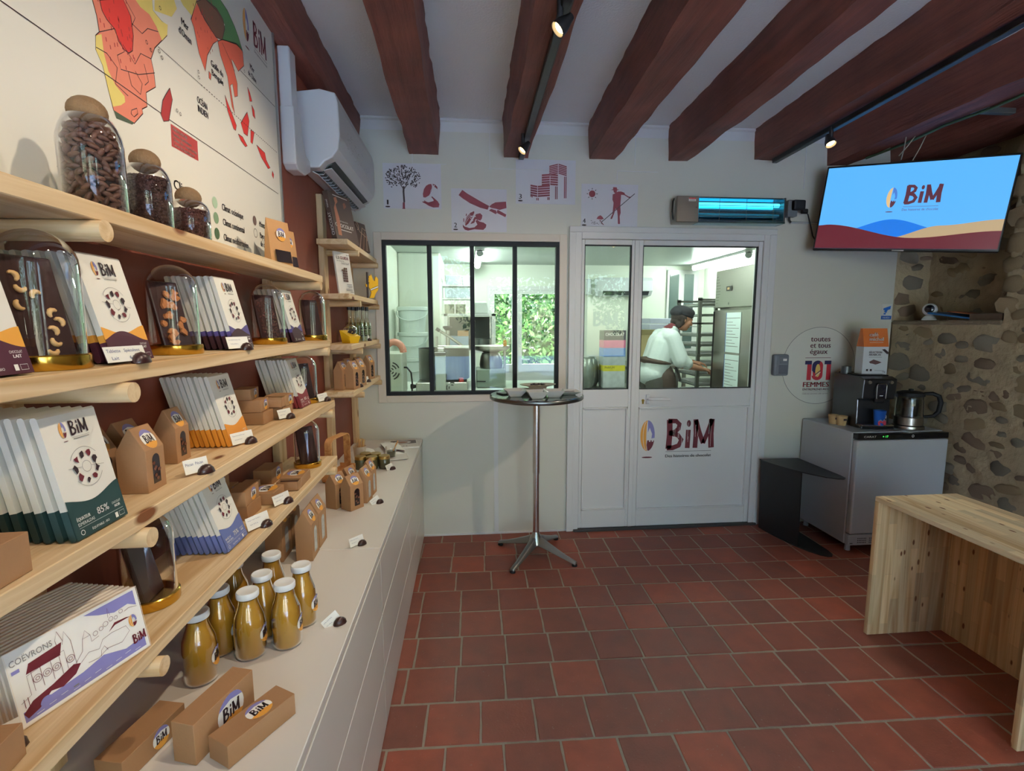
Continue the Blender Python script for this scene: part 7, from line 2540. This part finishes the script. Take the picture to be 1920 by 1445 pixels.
# colourful packages seen through the narrow pane
tb = thing('packing_table', 'small packing table behind the narrow door pane', 'table', (0, 0, 0))
MB().box(1.15, 1.75, 4.95, 5.50, .80, .83).build('worktop', M_ssd, tb)
for (x, y) in [(1.18, 4.98), (1.72, 4.98), (1.18, 5.47), (1.72, 5.47)]:
    MB().box(x - .015, x + .015, y - .015, y + .015, .004, .80).build('leg', M_ssd, tb)
cols = [('silver_white', (206, 210, 208), 'white printed carton at the bottom of the colourful pile', .0, .17), ('signal_yellow', (220, 206, 60), 'yellow labelled carton in the colourful pile', .17, .06), ('grey_white', (178, 184, 186), 'pale grey carton in the colourful pile', .23, .09), ('sky_print', (96, 132, 190), 'blue printed carton in the colourful pile', .32, .09), ('pink_print', (196, 96, 130), 'pink and violet carton in the colourful pile', .41, .08), ('choc_black', (52, 44, 48), 'black carton lettered chocolat on top of the pile', .49, .10)]
for nm, c, lb_, z0, h_ in cols:
    o = thing('product_carton', lb_, 'carton', (1.52, 5.16, .8305 + z0), 0, 'pile of colourful cartons')
    MB().box(-.115, .115, -.09, .09, .0002, h_ - .0004).build('carton', mat(nm, c, .4, var=.25, scale=20), o)
    if nm in ('choc_black', 'signal_yellow'):
        P = Print()
        P.text('CHOCOLAT' if nm == 'choc_black' else 'PARFUM', -.10, h_ * .45, .030 if nm == 'choc_black' else .022, I_wht if nm == 'choc_black' else I_drk, width=.20 if nm == 'choc_black' else .10)
        P.build('lettering', o, (0, -.0905, 0), (1, 0, 0), (0, 0, 1), .0002)
for (x, lb_) in [(1.245, 'grey foil sack left of the colourful cartons'), (1.33, 'grey foil sack touching the colourful cartons')]:
    o = MB().lathe([(.001, 0), (.055, 0), (.075, .05), (.072, .20), (.055, .29), (.03, .31), (.001, .31)], 18, flat=1.0).build('foil_sack', mat('foil', (150, 156, 146), .3, metal=.6, var=.3, scale=15, bump=.6, bscale=25), None, (x, 5.12 + (x - 1.24) * 1.6, .8305), smooth=60)
    tag(o, lb_, 'sack', 'foil sacks on the packing table')

# ---------------------------------------------------------------- the worker
def remesh(name, mb, voxel, m, parent, smooth=4):
    me = mb.mesh(name + '_src', m)
    ob = bpy.data.objects.new(name + '_src', me)
    COL.objects.link(ob)
    md = ob.modifiers.new('r', 'REMESH')
    md.mode = 'VOXEL'
    md.voxel_size = voxel
    if smooth:
        ms_ = ob.modifiers.new('s', 'SMOOTH')
        ms_.iterations = smooth
        ms_.factor = .5
    dg = bpy.context.evaluated_depsgraph_get()
    dg.update()
    nm = bpy.data.meshes.new_from_object(ob.evaluated_get(dg))
    nm.name = name
    bpy.data.objects.remove(ob)
    if not nm.materials:
        nm.materials.append(m)
    nm.polygons.foreach_set('use_smooth', [True] * len(nm.polygons))
    return link(name, nm, parent)
def cap_(b, p0, r0, p1, r1, seg=14):
    p0, p1 = Vector(p0), Vector(p1)
    d = (p1 - p0)
    L_ = d.length
    d.normalize()
    pts, rs_ = [], []
    for k in range(6):
        a = PI / 2 * (1 - k / 5)
        pts.append(p0 - d * r0 * math.sin(a)); rs_.append(max(r0 * math.cos(a), .0005))
    for k in range(6):
        a = PI / 2 * k / 5
        pts.append(p1 + d * r1 * math.sin(a)); rs_.append(max(r1 * math.cos(a), .0005))
    b.tube(pts, rs_, seg)
def ell_(b, c, rx, ry, rz, tilt=0.0):
    n0 = len(b.v)
    b.ico((0, 0, 0), rx, ry, rz, 3)
    b.xf(Matrix.Translation(c) @ Matrix.Rotation(tilt, 4, 'Y'), n0)
PY = 4.90
pp = thing('person', 'person in white top, brown apron and dark cap working at a trolley', 'person', (0, 0, 0))
M_skin = mat('skin', (196, 138, 108), .55, var=.05, scale=30)
b = MB()
# trunk and legs
ell_(b, (1.865, PY, .97), .115, .165, .13)
cap_(b, (1.87, PY - .05, 1.02), .105, (1.955, PY - .06, 1.30), .110)
cap_(b, (1.87, PY + .05, 1.02), .105, (1.955, PY + .06, 1.30), .110)
cap_(b, (1.975, PY - .13, 1.365), .062, (1.975, PY + .13, 1.365), .062)
cap_(b, (2.01, PY, 1.39), .062, (2.105, PY, 1.475), .050)
for s_ in (-1, 1):
    cap_(b, (1.865, PY + s_ * .085, .93), .088, (1.90, PY + s_ * .085, .50), .058)
    cap_(b, (1.90, PY + s_ * .085, .50), .056, (1.865, PY + s_ * .085, .09), .036)
    cap_(b, (1.85, PY + s_ * .085, .045), .038, (1.99, PY + s_ * .090, .038), .032)
# arms
arms = [((1.99, PY - .165, 1.355), (2.085, PY - .20, 1.090), (2.315, PY - .13, 1.040), (2.345, PY - .115, 1.030)),
        ((1.99, PY + .165, 1.355), (2.115, PY + .20, 1.110), (2.345, PY + .13, 1.085), (2.375, PY + .115, 1.075))]
for (s0, e0, w0, h0) in arms:
    cap_(b, s0, .052, e0, .040)
    cap_(b, e0, .039, w0, .026)
    d = (Vector(w0) - Vector(e0)).normalized()
    side = d.cross(Vector((0, 0, 1))).normalized()
    upv = side.cross(d)
    pc_ = Vector(w0) + d * .055
    cap_(b, Vector(w0) + d * .02 - side * .016, .018, pc_ + d * .02 - side * .024, .015)
    cap_(b, Vector(w0) + d * .02 + side * .016, .018, pc_ + d * .02 + side * .022, .015)
    for k, (off, ln) in enumerate([(-.030, .060), (-.010, .072), (.010, .068), (.029, .052)]):
        q0 = pc_ + d * .025 + side * off
        q1 = q0 + d * ln * .55 - upv * ln * .10
        q2 = q1 + d * ln * .35 - upv * ln * .42
        cap_(b, q0, .0095, q1, .0088, 8)
        cap_(b, q1, .0088, q2, .0078, 8)
    th0 = Vector(w0) + d * .025 - side * .026 if side.y > 0 else Vector(w0) + d * .025 + side * .026
    sg = -1 if side.y > 0 else 1
    th1 = th0 + d * .030 + side * sg * .022 - upv * .012
    cap_(b, th0, .0115, th1, .0100, 8)
    cap_(b, th1, .0100, th1 + d * .026 - upv * .012, .0085, 8)
# head, looking down to the right
hc = Vector((2.158, PY, 1.535))
TL_ = R(14)
HM = Matrix.Translation(hc) @ Matrix.Rotation(TL_, 4, 'Y')
n0 = len(b.v)
b.ico((-.008, 0, .022), .094, .076, .094, 3)
b.ico((.022, 0, -.048), .062, .056, .070, 3)
b.ico((.046, 0, -.088), .034, .036, .026, 2)
b.ico((.080, 0, .006), .020, .052, .020, 2)          # brow
for s_ in (-1, 1):
    b.ico((.060, s_ * .038, -.032), .030, .024, .028, 2)   # cheeks
    b.ico((-.004, s_ * .074, -.024), .014, .008, .022, 2)  # ears
    b.ico((.078, s_ * .030, -.008), .014, .015, .009, 2)
cap_(b, (.084, 0, -.002), .011, (.108, 0, -.038), .013, 10)    # nose
cap_(b, (.083, -.016, -.066), .009, (.083, .016, -.066), .009, 8)  # lips
b.xf(HM, n0)
remesh('body', b, .0058, M_skin, pp, 3)
def on_head(b_):
    return b_.xf(HM)
M_eye = mat('eye_white', (226, 220, 212), .3)
for s_ in (-1, 1):
    on_head(MB().ico((.083, s_ * .030, -.010), .010, .012, .007, 2)).build('eye', M_eye, pp, smooth=60)
    on_head(MB().ico((.0915, s_ * .030, -.011), .004, .005, .005, 2)).build('iris', mat('iris', (50, 34, 26), .3), pp, smooth=60)
    on_head(MB().tube([(.088, s_ * .014, .010), (.090, s_ * .030, .014), (.078, s_ * .048, .010)], .004, 6)).build('eyebrow', mat('brow_hair', (48, 32, 26), .8), pp)
on_head(MB().tube([(.091, -.020, -.066), (.095, 0, -.067), (.091, .020, -.066)], [.002, .0035, .002], 8)).build('lips', mat('lips', (178, 112, 98), .5), pp, smooth=60)
# hair below the cap
b = MB()
n0 = 0
b.ico((-.030, 0, .005), .088, .084, .080, 3)
b.ico((-.060, 0, -.045), .050, .066, .055, 3)
for s_ in (-1, 1):
    b.ico((-.020, s_ * .068, -.030), .030, .016, .052, 2)
    b.ico((-.045, s_ * .058, -.075), .036, .022, .034, 2)
on_head(b)
remesh('hair', b, .006, mat('hair_brown', (38, 25, 21), .7, var=.3, scale=60, bump=.5, bscale=120), pp, 2)
# cap
b = MB()
b.ico((-.010, 0, .070), .116, .096, .058, 3)
b.ico((-.070, 0, .044), .070, .086, .056, 3)
b.ico((-.004, 0, .036), .108, .090, .034, 3)
on_head(b)
remesh('cap', b, .006, mat('cap_charcoal', (38, 38, 45), .8, var=.1, scale=50), pp, 3)
# white top
M_top = mat('white_cotton', (226, 234, 230), .8, var=.04, scale=10, bump=.5, bscale=14)
b = MB()
cap_(b, (1.87, PY - .055, 1.02), .122, (1.960, PY - .065, 1.29), .126)
cap_(b, (1.87, PY + .055, 1.02), .122, (1.960, PY + .065, 1.29), .126)
cap_(b, (1.975, PY - .135, 1.36), .076, (1.975, PY + .135, 1.36), .076)
cap_(b, (2.00, PY, 1.36), .10, (2.055, PY, 1.425), .066)
ell_(b, (1.845, PY, .985), .140, .185, .12)
for (s0, e0, w0, h0) in arms:
    d = (Vector(e0) - Vector(s0)).normalized()
    cap_(b, s0, .074, Vector(e0) - d * .045, .078)
    cap_(b, Vector(e0) - d * .05, .074, Vector(e0) + Vector((.045, 0, .01)), .060)
remesh('white_top', b, .007, M_top, pp, 5)
# apron: waist band, skirt and tie
M_apr = mat('apron_brown', (76, 60, 52), .8, var=.08, scale=12, bump=.3, bscale=30)
b = MB()
ell_(b, (1.885, PY, 1.110), .158, .200, .046, R(8))
remesh('waist_band', b, .006, M_apr, pp, 2)
b = MB()
ell_(b, (1.945, PY, .985), .125, .176, .12)
cap_(b, (1.96, PY - .09, .95), .105, (2.005, PY - .095, .55), .105)
cap_(b, (1.96, PY + .09, .95), .105, (2.005, PY + .095, .55), .105)
remesh('apron_skirt', b, .007, M_apr, pp, 4)
MB().tube([(2.02, PY - .18, 1.06), (2.055, PY - .195, 1.0), (2.075, PY - .19, .93)], .012, 8).build('apron_tie', mat('tie_dark', (34, 30, 30), .8), pp, smooth=60)
b = MB()
for s_ in (-1, 1):
    cap_(b, (1.865, PY + s_ * .085, .92), .102, (1.90, PY + s_ * .085, .50), .072)
    cap_(b, (1.90, PY + s_ * .085, .50), .070, (1.865, PY + s_ * .085, .12), .056)
remesh('trousers', b, .007, mat('trouser_grey', (84, 82, 76), .85, var=.06), pp, 3)
b = MB()
for s_ in (-1, 1):
    cap_(b, (1.845, PY + s_ * .085, .052), .046, (2.00, PY + s_ * .090, .046), .040)
remesh('shoes', b, .006, M_blk, pp, 2)
b = MB()
cap_(b, (2.02, PY, 1.405), .070, (2.07, PY, 1.445), .058)
remesh('neckerchief', b, .006, mat('neckerchief_red', (110, 44, 52), .8), pp, 2)
# scale so the feet rest on the kitchen floor
pp.location.z = .004
# ================================================================ outside, behind the photographer and behind the kitchen
o = MB().box(-14, 14, -16, YF - .301, -.08, -.01).build('ground', mat('gravel_blue_bounce', (196, 214, 236), .95, var=.15, scale=30, bump=.4, bscale=80))  # unseen ground, tinted pale blue to bounce cool light indoors
struct(o)
o = MB().box(-8, 10, KY + .11, 16, -.08, -.01).build('ground_garden', mat('garden_paving', (186, 188, 184), .9, var=.12, scale=12))
struct(o)
# shop window and open entrance door in the front wall
t = thing('window_3', 'x', 'x')
del t['category']
struct(t, 'shop window with white lettering behind the photographer')
b = MB()
b.box(2.101, 2.15, YF - .16, YF - .10, .851, 2.399)
b.box(2.85, 2.899, YF - .16, YF - .10, .851, 2.399)
b.box(2.15, 2.85, YF - .16, YF - .10, .851, .90)
b.box(2.15, 2.85, YF - .16, YF - .10, 2.35, 2.399)
b.build('window_frame', M_trimw, t)
MB().box(2.15, 2.85, YF - .132, YF - .128, .90, 2.35).build('pane', M_pane, t)
def translucent():
    m = bpy.data.materials.new('white_vinyl')
    m.use_nodes = True
    N, L = m.node_tree.nodes, m.node_tree.links
    N.clear()
    ou = N.new('ShaderNodeOutputMaterial')
    a = N.new('ShaderNodeBsdfTranslucent')
    d = N.new('ShaderNodeBsdfDiffuse')
    a.inputs[0].default_value = d.inputs[0].default_value = (.9, .9, .9, 1)
    mx = N.new('ShaderNodeMixShader')
    L.new(a.outputs[0], mx.inputs[1])
    L.new(d.outputs[0], mx.inputs[2])
    L.new(mx.outputs[0], ou.inputs[0])
    return m
P = Print()
letters(P, 2.26, 1.45, .46, .24, translucent(), .05)
P.build('lettering', t, (0, YF - .1275, 0), (1, 0, 0), (0, 0, 1), .0002)
t4 = thing('window_added', 'x', 'x')  # window added behind the camera to let in more skylight
del t4['category']
struct(t4, 'added unseen window left of the entrance, letting in more daylight')
b = MB()
b.box(-.619, -.57, YF - .16, YF - .10, .451, 2.699)
b.box(.15, .199, YF - .16, YF - .10, .451, 2.699)
b.box(-.57, .15, YF - .16, YF - .10, .451, .50)
b.box(-.57, .15, YF - .16, YF - .10, 2.65, 2.699)
b.build('window_frame', M_trimw, t4)
MB().box(-.57, .15, YF - .132, YF - .128, .50, 2.65).build('pane', M_pane, t4)
t = thing('door_3', 'x', 'x')
del t['category']
struct(t, 'glazed entrance door standing open behind the photographer')
b = MB()
b.box(.351, .40, YF - .20, YF - .10, 0, 2.699)
b.box(1.70, 1.749, YF - .20, YF - .10, 0, 2.699)
b.box(.40, 1.70, YF - .20, YF - .10, 2.30, 2.699)
b.build('door_frame', M_trimw, t)
# hedges and trees: countless small leaves
M_leaf = [mat('leaf_a', (70, 108, 48), .6, var=.2, scale=3), mat('leaf_b', (92, 130, 60), .6, var=.2, scale=3), mat('leaf_c', (46, 78, 38), .6, var=.2, scale=3)]
def foliage(name, c, rx, ry, rz, n, size, label, seed, cat='tree', trunk=True):
    rf = random.Random(seed)
    t = thing(name, label, cat, (c[0], c[1], -.01), 0)
    b = MB()
    for k in range(n):
        while True:
            p = Vector((rf.uniform(-1, 1), rf.uniform(-1, 1), rf.uniform(-1, 1)))
            if .35 < p.length < 1:
                break
        q = Vector((p.x * rx, p.y * ry, c[2] + .01 + p.z * rz))
        a = Vector((rf.gauss(0, 1), rf.gauss(0, 1), rf.gauss(0, 1))).normalized()
        u = a.cross(Vector((rf.gauss(0, 1), rf.gauss(0, 1), rf.gauss(0, 1)))).normalized()
        s_ = size * rf.uniform(.6, 1.3)
        b.add([q - a * s_, q + u * s_ * .45, q + a * s_, q - u * s_ * .45], [(0, 1, 2, 3)], rf.randrange(3))
    o = b.build('foliage', M_leaf, t)
    o['kind'] = 'stuff'
    if trunk:
        MB().tube([(0, 0, 0), (.05, .02, c[2] * .5), (-.04, 0, c[2])], [.14, .10, .05], 10).build('trunk', mat('bark', (92, 76, 60), .9, var=.2, bump=.6, bscale=30), t, smooth=60)
    return t
foliage('garden_tree', (1.3, -7.2, 2.8), 2.0, 1.3, 2.0, 6000, .075, 'leafy green tree outside the entrance', 5)
foliage('garden_tree', (5.2, -7.4, 2.6), 1.7, 1.2, 1.7, 4200, .080, 'leafy green tree outside the shop window', 6)
foliage('hedge', (-2.6, -7.2, 1.3), 1.6, .6, 1.35, 3600, .07, 'clipped green hedge outside the entrance', 7, 'hedge', False)
foliage('garden_shrub', (1.0, 9.8, 1.3), 1.5, .9, 1.5, 7000, .085, 'green shrub outside the kitchen garden door', 8, 'shrub', False)
foliage('garden_shrub', (3.9, 10.6, 1.55), 1.1, .8, 1.6, 2600, .08, 'taller green shrub further out in the garden', 9, 'shrub', False)
o = MB().box(-6, 9, 11.9, 12.1, -.01, 3.2).build('sky_backdrop', mat('sky_backdrop_stone', (128, 128, 118), .9, var=.2, scale=5, bump=.5, bscale=20))  # backdrop added to block bright sky gaps behind the shrubs
tag(o, 'added grey backdrop hiding the sky far behind the kitchen door', 'wall')
struct(o)
